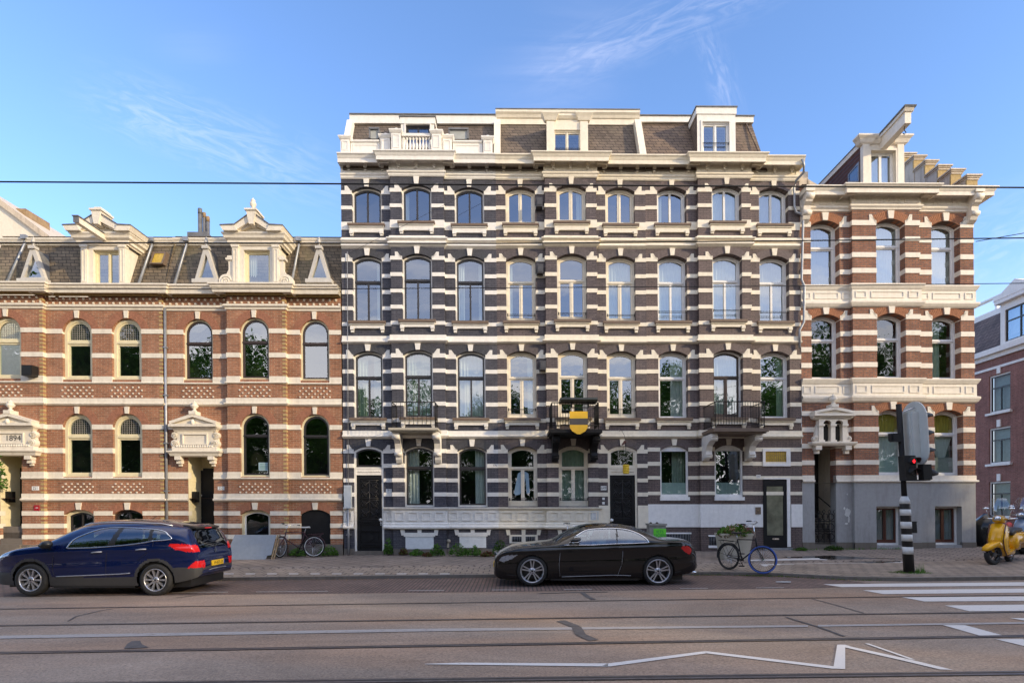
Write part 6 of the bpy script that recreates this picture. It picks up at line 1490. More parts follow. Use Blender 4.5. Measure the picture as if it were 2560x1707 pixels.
for a, b in ((430, 570), (640, 820), (1020, 1110), (1230, 1290), (1410, 1480), (1700, 1770), (1890, 1960)):
    y0, y1 = 1480 - (a - 430) * .008, 1480 - (b - 430) * .008
    sheet('road_marking', [[G2((a, y0)), G2((b, y1)), G2((b, y1 + 1.3)), G2((a, y0 + 1.3))]], 'markdull', .005)
def Gpav(px, py):
    Y = 15.5
    for _ in range(12): x = (px - 1280) * Y / F; Y = (CAMZ - gz(x, Y)) * F / (py - HY)
    return ((px - 1280) * Y / F, Y)
for a in range(560, 1120, 54): sheet('path_marking', [[Gpav(a, 1433), Gpav(a + 24, 1433 - .2), Gpav(a + 24, 1434.6), Gpav(a, 1434.8)]], 'marking', .004, zf=gz)
for q in ([(1870, 1399), (2045, 1394.5), (2170, 1400), (2045, 1398.5), (1875, 1402)], [(1900, 1410), (2130, 1402), (2260, 1404), (2260, 1407), (2130, 1409), (1910, 1415)], [(2105, 1417), (2160, 1415), (2240, 1434), (2190, 1433)]):
    sheet('path_marking', [[Gpav(*p) for p in q]], 'marking' if q[0][0] < 2000 else 'markdull', .004, zf=gz)
for q in ([(1950, 1392), (2080, 1388), (2180, 1394), (2255, 1396), (2250, 1405), (2180, 1403), (2060, 1397)], [(1925, 1417), (1990, 1415), (2035, 1419), (1990, 1424), (1935, 1422)]): sheet('puddle_water', [[Gpav(*p) for p in q]], 'water', .003, zf=gz)
# tram rails
for ri, (ya, yb, w) in enumerate(((1522, 1487, .030), (1564, 1530, .050), (1633.5, 1591, .070), (1717, 1686, .085))):
    (x0, Y0), (x1, Y1) = Gp(0, ya), Gp(2560, yb)
    k = (Y1 - Y0) / (x1 - x0); L = lambda x, o: (x, Y0 + k * (x - x0) + o)
    xa, xb = -44, 44
    mb = MB(ID); mb.mi = 0
    for o0, o1, z, m in ((0, w * .55, .006, 0), (w * .55, w * 1.1, .004, 1), (w * 1.1, w * 1.4, .006, 0), (-.012, 0, .003, 1), (w * 1.4, w * 1.4 + .018, .003, 1)):
        mb.mi = m; mb.poly([(*L(xa, o0), tz(xa) + z), (*L(xb, o0), tz(xb) + z), (*L(xb, o1), tz(xb) + z), (*L(xa, o1), tz(xa) + z)])
    tag(mb.build('tram_rail', ['rail', 'groove']), ['thin grooved tram rail nearest the parked cars', 'grooved tram rail just beyond the dull white lane line', 'grooved tram rail between the lane line and the zigzag line', 'thick grooved tram rail along the bottom edge of the photo'][ri], 'rail', 'tram rails in the road')
# tar repairs and cracks
def ribbon(name, pts, w, mat='tar', dz=.0045):
    q = []
    for (p0, p1) in zip(pts, pts[1:]):
        a, b = Vector(Gp(*p0)), Vector(Gp(*p1)); t = (b - a).normalized(); n = Vector((-t.y, t.x)) * w / 2
        q.append([tuple(a + n), tuple(b + n), tuple(b - n), tuple(a - n)])
    return sheet(name, q, mat, dz)
ribbon('road_surface', [(1402, 1551), (1440, 1566), (1452, 1586), (1485, 1600)], .15); ribbon('road_surface', [(1455, 1480), (1470, 1492), (1485, 1498)], .10); ribbon('road_surface', [(1345, 1483), (1440, 1480), (1520, 1479)], .06)
ribbon('road_surface', [(170, 1552), (190, 1540), (250, 1526), (280, 1521)], .03); ribbon('road_surface', [(2030, 1496), (2090, 1512), (2160, 1532)], .03); ribbon('road_surface', [(1965, 1542), (2010, 1556), (2045, 1566), (2110, 1590)], .05)
ribbon('road_surface', [(440, 1494), (490, 1487), (545, 1483)], .04); sheet('road_surface', [[G2(p) for p in ((318, 1609), (330, 1602), (350, 1601), (355, 1610), (372, 1618), (310, 1621))]], 'tar', .0045)

# ------------------------------------------------------------------ neighbours
Lf = thing('gabled_house', 'tall cream rendered gable rising behind the roof of the leftmost house', 'house', (-22, 27, 0))
mb = MB(ID); Y = 26.0
P3 = lambda px, py, Y: at(px, py, Y)
a, za = P3(-200, 430, Y); b, zb_ = P3(0, 510, Y); c, zc_ = P3(116, 598, Y); c2, zc2 = P3(145, 615, Y)
mb.mi = 0
prof_ = [(a - 6, -1), (c2 + 1, -1), (c2 + 1, zc2 - 1), (c2, zc2 - .1), (b, zb_ - .05), (a, zb_ + (b - a) * .62), (a - 6, zb_ + (b - a) * .62 - 4)]
v0 = [mb.vert(x, Y, z) for x, z in prof_]; v1 = [mb.vert(x, Y + 8, z) for x, z in prof_]; mb.face(v0); mb.face(v1[::-1])
for i in range(len(prof_)): j = (i + 1) % len(prof_); mb.face((v0[i], v1[i], v1[j], v0[j]))
mb.build('wall', M['cream'], Lf)
mb = MB(ID)
top = [(a, zb_ + (b - a) * .62), (b, zb_ - .05), (c2 + .2, zc2 - .25)]
for (xa, z0), (xb, z1) in zip(top, top[1:]):
    i = [mb.vert(x, y, z + dz) for dz in (0, .28) for y in (Y - .12, Y + 8.1) for x, z in ((xa, z0), (xb, z1))]
    for q in ((0, 1, 5, 4), (2, 6, 7, 3), (0, 4, 6, 2), (1, 3, 7, 5), (4, 5, 7, 6), (0, 2, 3, 1)): mb.face([i[k] for k in q])
mb.build('roof', 'worn', Lf)
mb = MB(ID); x0, z0 = P3(48, 545, Y + 1); x1, z1 = P3(82, 535, Y + 1); mb.box(x0, x1, Y + .6, Y + 2, z0 - 1.0, z1 + .05); mb.build('chimney', 'wood', Lf)

# house G along the side street
VPX = 1342.0; XG = 24.0
def GW(s, d, z):          # s = distance along the side street, d = out from the facade (towards -x)
    th = (VPX - 1280) / F; return (XG + th * (s - 27) - d, s, z)
def Gs(px, d=0.0):
    th = (VPX - 1280) / F; k = (px - 1280) / F; return (XG - d - th * 27) / (k - th)
def Gz(px, py): s = Gs(px); return CAMZ + (HY - py) * s / F
HG = thing('side_street_house', 'plain red-brown brick house with pedimented dormer along the side street, rightmost house', 'house', GW(28, 0, .3))
zeave = Gz(2500, 876); zstr = Gz(2500, 915)
wins = []
for (pl_, pr_), (yt, yb, pk) in (((2469, 2518), (936, 1030, 2490)), ((2476, 2522), (1068, 1158, 2494)), ((2482, 2528), (1203, 1292, 2498))):
    s1, s0 = Gs(pl_), Gs(pr_); c = (s0 + s1) / 2; px = (pl_ + pr_) / 2
    wins.append((c, (s1 - s0) / 2, Gz(px, yb), Gz(px, yt)))
c = sum(w[0] for w in wins) / 3; hw = sum(w[1] for w in wins) / 3 + .08
mb = MB(GW); ops = [Op(cc_, w[2], w[3], 0, hw) for w in wins for cc_ in (c,)]
zs_ = [-.5] + [(wins[i + 1][3] + wins[i][2]) / 2 for i in (1, 0)] + [zeave]
allz = [(-.5, (wins[2][3] + wins[1][2]) / 2, 2), ((wins[2][3] + wins[1][2]) / 2, (wins[1][3] + wins[0][2]) / 2, 1), ((wins[1][3] + wins[0][2]) / 2, zeave, 0)]
for z0, z1, i in allz:
    os_ = [Op(c + k * 3.1, wins[i][2], wins[i][3], 0, hw) for k in (-2, -1, 0, 1)]
    # mirrored s axis: zone wants increasing u
    wall_zone(mb, 18.5, 34, z0, z1, 0, os_, .14)
mb.poly([(18.5, 0, -.5), (18.5, -9, -.5), (18.5, -9, zeave), (18.5, 0, zeave)])
mb.build('wall', 'brickG', HG)
st = MB(GW)
for d0, z0, z1 in ((.04, zstr - .07, zstr + .05), (.10, zeave - .32, zeave - .1), (.28, zeave - .1, zeave + .16)): st.box(18.4, 34, 0, d0, z0, z1)
for z0, z1, i in allz:
    for k in (-1, 0, 1):
        cc_ = c + k * 3.1; st.box(cc_ - hw - .12, cc_ + hw + .12, -.12, .12, wins[i][2] - .11, wins[i][2] - .0); st.box(cc_ - .11, cc_ + .11, -.02, .06, wins[i][3] + .03, wins[i][3] + .38)
st.build('stone_trim', M['whiteE'], HG)
for z0, z1, i in allz:
    for k in (-1, 0):
        cc_ = c + k * 3.1; zb_, zt = wins[i][2], wins[i][3]; fr = MB(GW); O = [(cc_ - hw, zb_), (cc_ - hw, zt), (cc_ + hw, zt), (cc_ + hw, zb_)]; sh_ = lambda t: [(cc_ - hw + t, zb_ + t), (cc_ - hw + t, zt - t), (cc_ + hw - t, zt - t), (cc_ + hw - t, zb_ + t)]
        fr.mi = 0; fr.ring(O, sh_(.07), -.14, -.06); fr.mi = 1; fr.ring(sh_(.068), sh_(.11), -.14, -.08); zm = zb_ + (zt - zb_) * .66; fr.box(cc_ - hw + .1, cc_ + hw - .1, -.14, -.078, zm - .03, zm + .03); fr.box(cc_ - .02, cc_ + .02, -.14, -.079, zb_ + .1, zm)
        w = fr.build('window', ['whiteE', 'blacksash'], HG); g = MB(GW); g.poly([(cc_ - hw + .1, -.11, zb_ + .1), (cc_ + hw - .1, -.11, zb_ + .1), (cc_ + hw - .1, -.11, zt - .1), (cc_ - hw + .1, -.11, zt - .1)]); g.build('pane', 'glassside', w)
        g = MB(GW); g.poly([(cc_ - hw + .05, -.22, zb_), (cc_ + hw - .05, -.22, zb_), (cc_ + hw - .05, -.22, zt), (cc_ - hw + .05, -.22, zt)]); g.build('curtain', 'blind', w)
mb = MB(GW); mb.poly([(18.5, .1, zeave + .1), (34, .1, zeave + .1), (34, -1.3, zeave + 2.6), (18.5, -1.3, zeave + 2.6)]); mb.poly([(18.5, .1, zeave + .1), (18.5, -1.3, zeave + 2.6), (18.5, -9, zeave + 2.6), (18.5, -9, zeave)]); mb.build('roof', 'slateG', HG)
mb = MB(GW); mb.box(18.5, 34, -1.5, -1.15, zeave + 2.3, zeave + 2.62); mb.tube([(18.5, -1.4, zeave + 3.35), (34, -1.4, zeave + 3.35)], .09, 6)
for s in (20, 23.5, 27.3, 30.5): mb.prism([(s - .08, zeave + 2.6), (s + .08, zeave + 2.6), (s + .05, zeave + 2.9), (s + .22, zeave + 3.3), (s - .22, zeave + 3.3), (s - .05, zeave + 2.9)], -1.45, -1.3)
mb.build('roof_railing', 'whiteE', HG)
s1, s0 = Gs(2500, .1), Gs(2600, .1); zt = zeave + 2.0
mb = MB(GW); mb.mi = 0; od = Op((s0 + s1) / 2, zeave + .3, zeave + 1.85, 0, (s1 - s0) / 2 - .28); wall_zone(mb, s0, s1, zeave + .1, zt + .2, .08, [od], .1)
mb.box(s0 - .12, s1 + .12, -1.6, .3, zt + .2, zt + .38); mb.prism([(s0 - .2, zt + .38), (s1 + .2, zt + .38), ((s0 + s1) / 2, zt + 1.05)], -1.8, .32)
mb.mi = 1
for s in (s0, s1): mb.poly([(s, .08, zeave + .1), (s, -1.5, zeave + .1), (s, -1.5, zt + .2), (s, .08, zt + .2)])
mb.poly([(s0 - .2, -1, zt + .37), (s1 + .2, -1, zt + .37), (s1 + .2, -5, zt + .37), (s0 - .2, -5, zt + .37)])
dm = mb.build('dormer', ['whiteE', 'whiteE'], HG)
fr = MB(GW); l, r, zb_, zt2 = od.c - od.hw, od.c + od.hw, od.zb, od.zs
for a, b, q, w in ((l, r, zb_, zb_ + .06), (l, r, zt2 - .06, zt2), (l, r, zt2 - .6, zt2 - .54)): fr.box(a, b, -.02, .03, q, w)
for u in (l, (l + r) / 2 - .03, r - .06): fr.box(u, u + .06, -.02, .032, zb_, zt2)
w = fr.build('dormer_window', 'blacksash', dm); g = MB(GW); g.poly([(l, -.0, zb_), (r, -.0, zb_), (r, -.0, zt2), (l, -.0, zt2)]); g.build('pane', 'glass', w)
g = MB(GW); g.poly([(l, -.2, zb_), (r, -.2, zb_), (r, -.2, zt2), (l, -.2, zt2)]); g.build('curtain', 'blind', w)

# ------------------------------------------------------------------ trees behind the viewpoint and across the road (seen in the window glass)
def crown_mesh(name, rx, rz, n, leaf, seed, clumps=26):
    rr = random.Random(seed); mb = MB(ID)
    cl_ = []
    for _ in range(clumps):
        while True:
            p = Vector((rr.uniform(-1, 1), rr.uniform(-1, 1), rr.uniform(-1, 1)))
            if .35 < p.length < 1: break
        cl_.append((Vector((p.x * rx, p.y * rx, p.z * rz)), rr.uniform(.22, .42) * rx))
    for _ in range(n):
        c, r = cl_[rr.randrange(len(cl_))]; d = Vector((rr.gauss(0, 1), rr.gauss(0, 1), rr.gauss(0, .8))); d.normalize(); p = c + d * r * rr.uniform(.45, 1.0)
        a = Vector((rr.uniform(-1, 1), rr.uniform(-1, 1), rr.uniform(-.6, .6))).normalized(); b = a.cross(Vector((rr.uniform(-1, 1), rr.uniform(-1, 1), rr.uniform(-1, 1)))).normalized(); s = leaf * rr.uniform(.6, 1.3)
        mb.poly([tuple(p - a * s), tuple(p + b * s * .55), tuple(p + a * s), tuple(p - b * s * .55)])
    me = bpy.data.meshes.new(name); me.from_pydata([tuple(v) for v in mb.v], [], mb.f); me.materials.append(M['leaf1']); me.update(); return me, cl_
CR = [crown_mesh('crown', 4.8, 5.8, 24000, .13, s, 46) for s in (1, 2, 3)]
def trunk_mesh(h, cl_, zc, seed):
    rr = random.Random(seed); mb = MB(ID); mb.tube([(0, 0, 0), (rr.uniform(-.1, .1), .1, h * .5), (0, 0, h)], .30, 8, r2=.16)
    for c, r in cl_[:12]: mb.tube([(0, 0, h * .85), (c.x * .5, c.y * .5, zc + c.z * .4 - .5), (c.x, c.y, zc + c.z)], .10, 5, r2=.02)
    me = bpy.data.meshes.new('trunk'); me.from_pydata(mb.v, [], mb.f); me.materials.append(M['bark']); me.update(); return me
TR_ = [trunk_mesh(6.5, CR[i][1], 10.0, i) for i in range(3)]
def street_tree(x, y, s, k, rot, lab):
    o = thing('street_tree', lab, 'tree', (x, y, tz(x)), 'street trees on the opposite side'); o.rotation_euler = (0, 0, rot); o.scale = (s, s, s)
    t = bpy.data.objects.new('trunk', TR_[k]); link(t, o); c = bpy.data.objects.new('crown', CR[k][0]); c.location = (0, 0, 10.0); link(c, o)
spots = [(20.5, 3, .80), (28, 3.5, .86), (35, 3, .9), (42, 2.5, .86), (13, -5, .8), (50, -6, 1.3), (-21, -5, .95), (-29, -4, 1.1), (-37, -5, 1.2), (-46, -6, 1.2), (-14, -15, .84), (-14.5, -6, .68), (-41, -11, 1.25), (-3, -17, .66), (8, -16, .74), (30, -16, 1.1), (40, -18, 1.15), (-27, -14, .95), (53, -16, 1.25), (63, -14, 1.2), (72, -20, 1.3), (-40, -15, 1.25), (-52, -16, 1.2)] + [(-84 + 10.5 * i, -32 + 3 * (i % 3), .92 + .1 * ((i * 7) % 4)) for i in range(17)]
ordn = 'first second third fourth fifth sixth seventh eighth ninth tenth eleventh twelfth thirteenth fourteenth fifteenth sixteenth seventeenth eighteenth nineteenth twentieth twenty-first twenty-second twenty-third twenty-fourth'.split()
far = [p for p in spots if p[1] < -22]; near = [p for p in spots if p[1] >= -22]
for row, lab in ((near, 'street tree'), (far, 'park tree')):
    for i, (x, y, s) in enumerate(sorted(row)):
        street_tree(x, y, s, (i * 5 + len(row)) % 3, i * 1.7, ordn[i] + ' leafy ' + lab + ' from the left on the opposite side, mirrored in the window glass')
hedge_rr = random.Random(4); mb = MB(ID)
for k in range(42000):
    x_ = hedge_rr.uniform(-70, 75); h_ = 6.0 + 1.3 * math.sin(x_ * .31) + .9 * math.sin(x_ * .83); z_ = hedge_rr.uniform(0, h_); y_ = -21 + hedge_rr.uniform(-.7, .7)
    a = Vector((hedge_rr.uniform(-1, 1), hedge_rr.uniform(-.5, .5), hedge_rr.uniform(-1, 1))).normalized(); b = a.cross(Vector((0, 1, .2))).normalized(); s = .19; p = Vector((x_, y_, z_))
    mb.poly([tuple(p - a * s), tuple(p + b * s * .7), tuple(p + a * s), tuple(p - b * s * .7)])
g = mb.build('unseen_hedge', 'leaf2'); g['kind'] = 'stuff'  # unseen hedge, kept tall and dense to darken lower window reflections

# overhead wires
def wire(pts, r, lab):
    mb = MB(ID); mb.tube(pts, r, 5); o = mb.build('overhead_wire', 'blackiron'); tag(o, lab, 'wire', 'overhead tram wires')
def wpt(px, py, Y): x, z = at(px, py, Y); return (x, Y, z)
wire([wpt(-300, 453, 6.7), wpt(850, 460, 6.72), wpt(1700, 465, 6.7), wpt(2900, 471, 6.7)], .009, 'highest thick black tram wire crossing the tall houses just above their top windows')
wire([wpt(-300, 606, 8.1), wpt(1240, 609, 8.1), wpt(2000, 602, 8.1), wpt(2900, 591, 8.1)], .009, 'thick black tram wire crossing below the top row of windows')
wire([wpt(-300, 724, 10.1), wpt(850, 722, 10.1), wpt(2000, 715, 10.1), wpt(2900, 704, 10.1)], .007, 'lowest thin tram wire crossing the third row of windows')
wire([wpt(2440, 604, 12), wpt(2560, 583, 12), wpt(2700, 558, 12)], .008, 'thin wire rising to the right beside the corner house')
wire([(unproj(867, 632, .1)[0], YF - .12, unproj(867, 632, .1)[1]), wpt(1055, 541, 19.2), wpt(1238, 447, 19.25)], .005, 'thin diagonal wire rising across the top windows of the charcoal house')
# ------------------------------------------------------------------ vehicles
def pin(x, y, poly):
    ins = False; n = len(poly); j = n - 1
    for i in range(n):
        xi, yi = poly[i]; xj, yj = poly[j]
        if (yi > y) != (yj > y) and x < (xj - xi) * (y - yi) / (yj - yi) + xi: ins = not ins
        j = i
    return ins
def interp(pts, x):            # monotone smooth interpolation
    n = len(pts)
    if x <= pts[0][0]: return pts[0][1]
    if x >= pts[-1][0]: return pts[-1][1]
    for i in range(n - 1):
        if pts[i][0] <= x <= pts[i + 1][0]: break
    def sl(k):
        if k <= 0 or k >= n - 1: return 0 if False else (pts[min(k + 1, n - 1)][1] - pts[max(k - 1, 0)][1]) / (pts[min(k + 1, n - 1)][0] - pts[max(k - 1, 0)][0])
        a = (pts[k][1] - pts[k - 1][1]) / (pts[k][0] - pts[k - 1][0]); b = (pts[k + 1][1] - pts[k][1]) / (pts[k + 1][0] - pts[k][0])
        return 0 if a * b <= 0 else 2 * a * b / (a + b)
    h = pts[i + 1][0] - pts[i][0]; t = (x - pts[i][0]) / h; m0, m1 = sl(i) * h, sl(i + 1) * h; p0, p1 = pts[i][1], pts[i + 1][1]
    return (2 * t**3 - 3 * t**2 + 1) * p0 + (t**3 - 2 * t**2 + t) * m0 + (-2 * t**3 + 3 * t**2) * p1 + (t**3 - t**2) * m1

def carpaint(name, col, coat=1.0):
    t = NT(name); b = t.b; b.inputs['Base Color'].default_value = (*col, 1); b.inputs['Metallic'].default_value = .1; b.inputs['Roughness'].default_value = .22; b.inputs['Specular IOR Level'].default_value = .15
    b.inputs['Coat Weight'].default_value = coat; b.inputs['Coat Roughness'].default_value = .03
    nz = t.noise(t.pos(), 900, 2, .5); lw = t.new('ShaderNodeLayerWeight'); lw.inputs[0].default_value = .5
    return t.m
M['paintblue'] = carpaint('paint_dark_blue', (0.0015, 0.007, 0.050)); M['paintblack'] = carpaint('paint_black', (0.0025, 0.0025, 0.003)); M['softtop'] = simple('roof_black', (.012, .011, .014), .25, var=0, coat=.4)

def build_car(C, root, cx, cy, cz, side_parts):
    """C: profile dict; local s rearwards (+x), y across, z up"""
    def T(s, y, z): return (cx + s, cy + y, cz + z)
    top, sh, bot, W = C['top'], C['shoulder'], C['bottom'], C['width']
    s0, s1 = top[0][0], top[-1][0]; NS = C.get('ns', 190); NL, NU = 34, 30
    # stations denser at the ends
    st_ = [s0 + (s1 - s0) * (.5 - .5 * math.cos(math.pi * i / NS)) * .35 + (s1 - s0) * i / NS * .65 for i in range(NS + 1)]
    for a_, b_, n_ in C.get('dense', ()): st_ = sorted([q for q in st_ if not a_ < q < b_] + [a_ + (b_ - a_) * k / n_ for k in range(1, n_)])
    grid = []
    for s in st_:
        zt = interp(top, s); zs = min(interp(sh, s), zt - .004); zb = interp(bot, s); w = interp(W, s); row = []
        tall = max(0.0, zt - zs)
        for i in range(NL):
            f = i / NL; z = zb + (zs - zb) * f
            bul = 1 - C['tuck'] * (1 - f) ** 3 - .012 * f * f * 1.0
            # feature line crease
            cr = C.get('crease'); 
            if cr: zc_ = interp(cr, s); bul += .020 * max(0, 1 - abs(z - zc_) / .07) ** 1.5 - .014 * max(0, 1 - abs(z - zc_ + .22) / .16)
            row.append((s, w * bul, z))
        ng = 2.6 + 0 * tall
        for i in range(NU + 1):
            a = math.pi / 2 * i / NU; ca, sa = max(0, math.cos(a)), max(0, math.sin(a))
            e = 2 / (C['sq'] if tall > .18 else (C['sq'] * tall / .18 + 2.0 * (1 - tall / .18)))
            yy = w * .988 * ca ** e; z = zs + tall * sa ** e; rel = (z - zs) / .5
            yy *= 1 - C['tumble'] * min(1, max(0, rel)) * (1 if tall > .1 else tall / .1)
            row.append((s, yy, z))
        grid.append(row)
    cells = {}
    def cls(s, z, y, k, ns):
        for name, test in side_parts:
            if test(s, z, y, k): return name
        return 'body'
    for a, b in zip(grid, grid[1:]):
        for k in range(len(a) - 1):
            q = (a[k], b[k], b[k + 1], a[k + 1]); s = sum(p[0] for p in q) / 4; y = sum(p[1] for p in q) / 4; z = sum(p[2] for p in q) / 4
            nm = cls(s, z, y, k, len(a))
            if nm is None: continue
            cells.setdefault(nm, []).append(q)
    objs = {}
    for nm, qs in cells.items():
        for sg in ((-1, 1) if True else (1,)):
            pass
        mb = MB(lambda a, b, c: T(a, b, c)); mb.smooth = True; idx = {}
        def V(p, sg):
            kk = (round(p[0], 5), round(p[1] * sg, 5), round(p[2], 5))
            if kk not in idx: idx[kk] = mb.vert(p[0], p[1] * sg, p[2])
            return idx[kk]
        for q in qs:
            for sg in (-1, 1):
                f = [V(p, sg) for p in q]; f = f if sg > 0 else f[::-1]
                g = []
                for v in f:
                    if v not in g: g.append(v)
                if len(g) >= 3: mb.face(g)
        if nm == 'body':
            for row, rev in ((grid[0], False), (grid[-1], True)):
                ring = [V(p, -1) for p in row] + [V(p, 1) for p in row[::-1]]
                r2 = []
                for v in ring:
                    if v not in r2: r2.append(v)
                mb.face(r2 if not rev else r2[::-1])
            for a, b in zip(grid, grid[1:]):
                s_ = (a[0][0] + b[0][0]) / 2
                mb.face((V(a[0], -1), V(b[0], -1), V(b[0], 1), V(a[0], 1)))
        parent = root if nm in ('body',) else objs.get('body', root)
        objs[nm] = (mb, nm)
    out = {}
    b_, _ = objs.pop('body'); out['body'] = b_.build('body', C['mats']['body'], root)
    for nm, (mb, _) in objs.items(): out[nm] = mb.build(nm, C['mats'][nm], root)
    def surf(s, z, lift=.004):       # side surface point at (s, z)
        row = [interp(top, s)]; zt = interp(top, s); zs = min(interp(sh, s), zt - .004); zb = interp(bot, s); w = interp(W, s); tall = zt - zs
        if z <= zs:
            f = (z - zb) / max(1e-6, zs - zb); y = w * (1 - C['tuck'] * (1 - f) ** 3 - .012 * f * f)
        else:
            e = 2 / (C['sq'] if tall > .18 else (C['sq'] * tall / .18 + 2.0 * (1 - tall / .18))); t_ = min(1, (z - zs) / tall)
            sa = t_ ** (1 / e); a = math.asin(min(1, sa)); y = w * .988 * max(0, math.cos(a)) ** e * (1 - C['tumble'] * min(1, max(0, (z - zs) / .5)))
        return y + lift
    return out, surf, T

def wheel(root, cx, cy, cz, s, yout, r, rr, wdt, sg, spokes, spw, double, T):
    """yout: outer face |y|; sg -1 near side"""
    def TT(a, b, c): return T(s + a, sg * (yout - b), r + c)          # a along, b inward depth, c up
    w = MB(TT); N = 40
    prof = [(rr + .005, .012), (rr + .02, .0), (r - .045, -.006), (r - .012, .012), (r, .04), (r, wdt - .04), (r - .02, wdt), (rr, wdt)]
    rings = [[w.vert(p * math.cos(i * math.tau / N), q, p * math.sin(i * math.tau / N)) for i in range(N)] for p, q in prof]; w.smooth = True
    for a, b in zip(rings, rings[1:]):
        for i in range(N): w.face((a[i], a[(i + 1) % N], b[(i + 1) % N], b[i]))
    wh = w.build('wheel', 'tyre', root)
    m = MB(TT); m.smooth = True
    def rv(prof, mi):
        m.mi = mi; rings = [[m.vert(p * math.cos(i * math.tau / N), q, p * math.sin(i * math.tau / N)) for i in range(N)] for p, q in prof]
        for a, b in zip(rings, rings[1:]):
            for i in range(N): m.face((a[i], a[(i + 1) % N], b[(i + 1) % N], b[i]))
    rv([(rr + .008, .006), (rr + .004, .0), (rr - .012, .004), (rr - .016, .02), (rr - .03, .10)], 0); rv([(rr - .03, .10), (rr - .03, wdt - .02), (0.001, wdt - .03)], 1); rv([(rr * .62, wdt * .52), (.001, wdt * .5)], 2)
    m.smooth = False; m.mi = 0
    for k in range(spokes):
        a = k * math.tau / spokes + .3
        for off in ((-1, 1) if double else (0,)):
            a2 = a + off * double
            ca, sa = math.cos(a), math.sin(a); c2, s2 = math.cos(a2), math.sin(a2)
            p0 = Vector((ca * rr * .2 + off * -sa * rr * .05, sa * rr * .2 + off * ca * rr * .05)); p1 = Vector((c2 * (rr - .008), s2 * (rr - .008)))
            t = (p1 - p0).normalized(); n = Vector((-t.y, t.x)); w0, w1 = spw * .9, spw
            pts = [p0 - n * w0, p1 - n * w1, p1 + n * w1, p0 + n * w0]
            f = [m.vert(p.x, .030 if i in (0, 3) else .016, p.y) for i, p in enumerate(pts)]; bk_ = [m.vert(p.x + (0), .07, p.y) for p in pts]
            m.face(f); 
            for i in range(4): j = (i + 1) % 4; m.face((f[i], bk_[i], bk_[j], f[j]))
    m.smooth = True; rv([(rr * .30, .06), (rr * .28, .026), (rr * .16, .018), (.001, .014)], 0); m.mi = 2
    for k in range(5):
        a = k * math.tau / 5; c = (math.cos(a) * rr * .21, math.sin(a) * rr * .21); q = [(c[0] + .012 * math.cos(b * math.tau / 6), .018, c[1] + .012 * math.sin(b * math.tau / 6)) for b in range(6)]; m.poly(q)
    rv([(rr * .09, .012), (.001, .011)], 2)
    m.build('rim', ['rim', 'rimdark', 'rimdark'], wh)
    return wh

def surf_strip(root, T, surf, path, w, name, mat, lift=.006, sides=(-1, 1), parent=None):
    mb = MB(T)
    for sg in sides: mb.tube([(s, sg * surf(s, z, lift), z) for s, z in path], w, 5)
    return mb.build(name, mat, parent or root)

# ---- dark blue estate SUV
SX, SY = -10.2, 13.17; SZ = tz(-8.8)
suv = thing('parked_car', 'dark blue crossover car with grey wheel arch cladding parked at the kerb, left', 'car', (SX, SY, SZ))
sw = [(.10, 1.03), (.52, 1.27), (.84, 1.44), (1.10, 1.505), (1.42, 1.52), (2.55, 1.49), (2.76, 1.47), (2.86, 1.40), (2.93, 1.27), (2.62, 1.225), (2.30, 1.205), (1.85, 1.14), (1.30, 1.08), (.80, 1.03), (.45, 1.00), (.12, .97)]
def sdl(px, py): return ((px - 280) / 481.0, (838 - .0157 * (px - 280) - py) / 481.0)
win_all = [sdl(*p) for p in ((655, 345), (700, 262), (780, 212), (900, 160), (1000, 138), (1130, 130), (1480, 140), (1620, 160), (1680, 195), (1712, 235), (1535, 255), (1400, 282), (1160, 312), (900, 335))]
pB = [sdl(*p) for p in ((1065, 330), (1140, 305), (1190, 125), (1135, 125))]; pC = [sdl(*p) for p in ((1490, 270), (1532, 262), (1505, 130), (1470, 130))]
rl_poly = [(2.93, 1.075), (3.0, 1.115), (3.25, 1.10), (3.6, 1.03), (3.6, .915), (3.3, .93), (3.08, .985)]
rf_poly = [(3.30, .585), (3.37, .66), (3.44, .73), (3.6, .73), (3.6, .585)]
hl_poly = [(-.90, .66), (-.78, .80), (-.50, .90), (-.44, .93), (-.50, .86), (-.70, .74), (-.80, .66)]
def arch(s, z, c, r): return (s - c) ** 2 + (z - .345) ** 2 < r * r
WB = 2.646
def rear_glass(s, z, y, k): return k > 36 and s > 3.17 and s < 3.49 and .99 < z < 1.44 and y < .60
tests = [
 (None, lambda s, z, y, k: arch(s, z, 0, .395) or arch(s, z, WB, .395)),
 ('rear_window', rear_glass),
 ('windshield', lambda s, z, y, k: k > 44 and s < .75 and s > -.02 and z > 1.0 and z < 1.54 and y < .62 - .1 * z * 0),
 ('side_window', lambda s, z, y, k: k < 54 and y > .45 and pin(s, z, win_all) and not pin(s, z, pB) and not pin(s, z, pC)),
 ('window_pillar', lambda s, z, y, k: k < 54 and y > .45 and pin(s, z, win_all)),
 ('tail_light', lambda s, z, y, k: y > .40 and pin(s, z, rl_poly) and k <= 46),
 ('rear_fog_lamp', lambda s, z, y, k: y > .52 and pin(s, z, rf_poly)),
 ('headlight', lambda s, z, y, k: y > .35 and pin(s, z, hl_poly)),
 ('lower_cladding', lambda s, z, y, k: z < .40 or arch(s, z, 0, .455) or arch(s, z, WB, .455) or (s > WB + .3 and z < .60) or (s < -.45 and z < .50)),
]
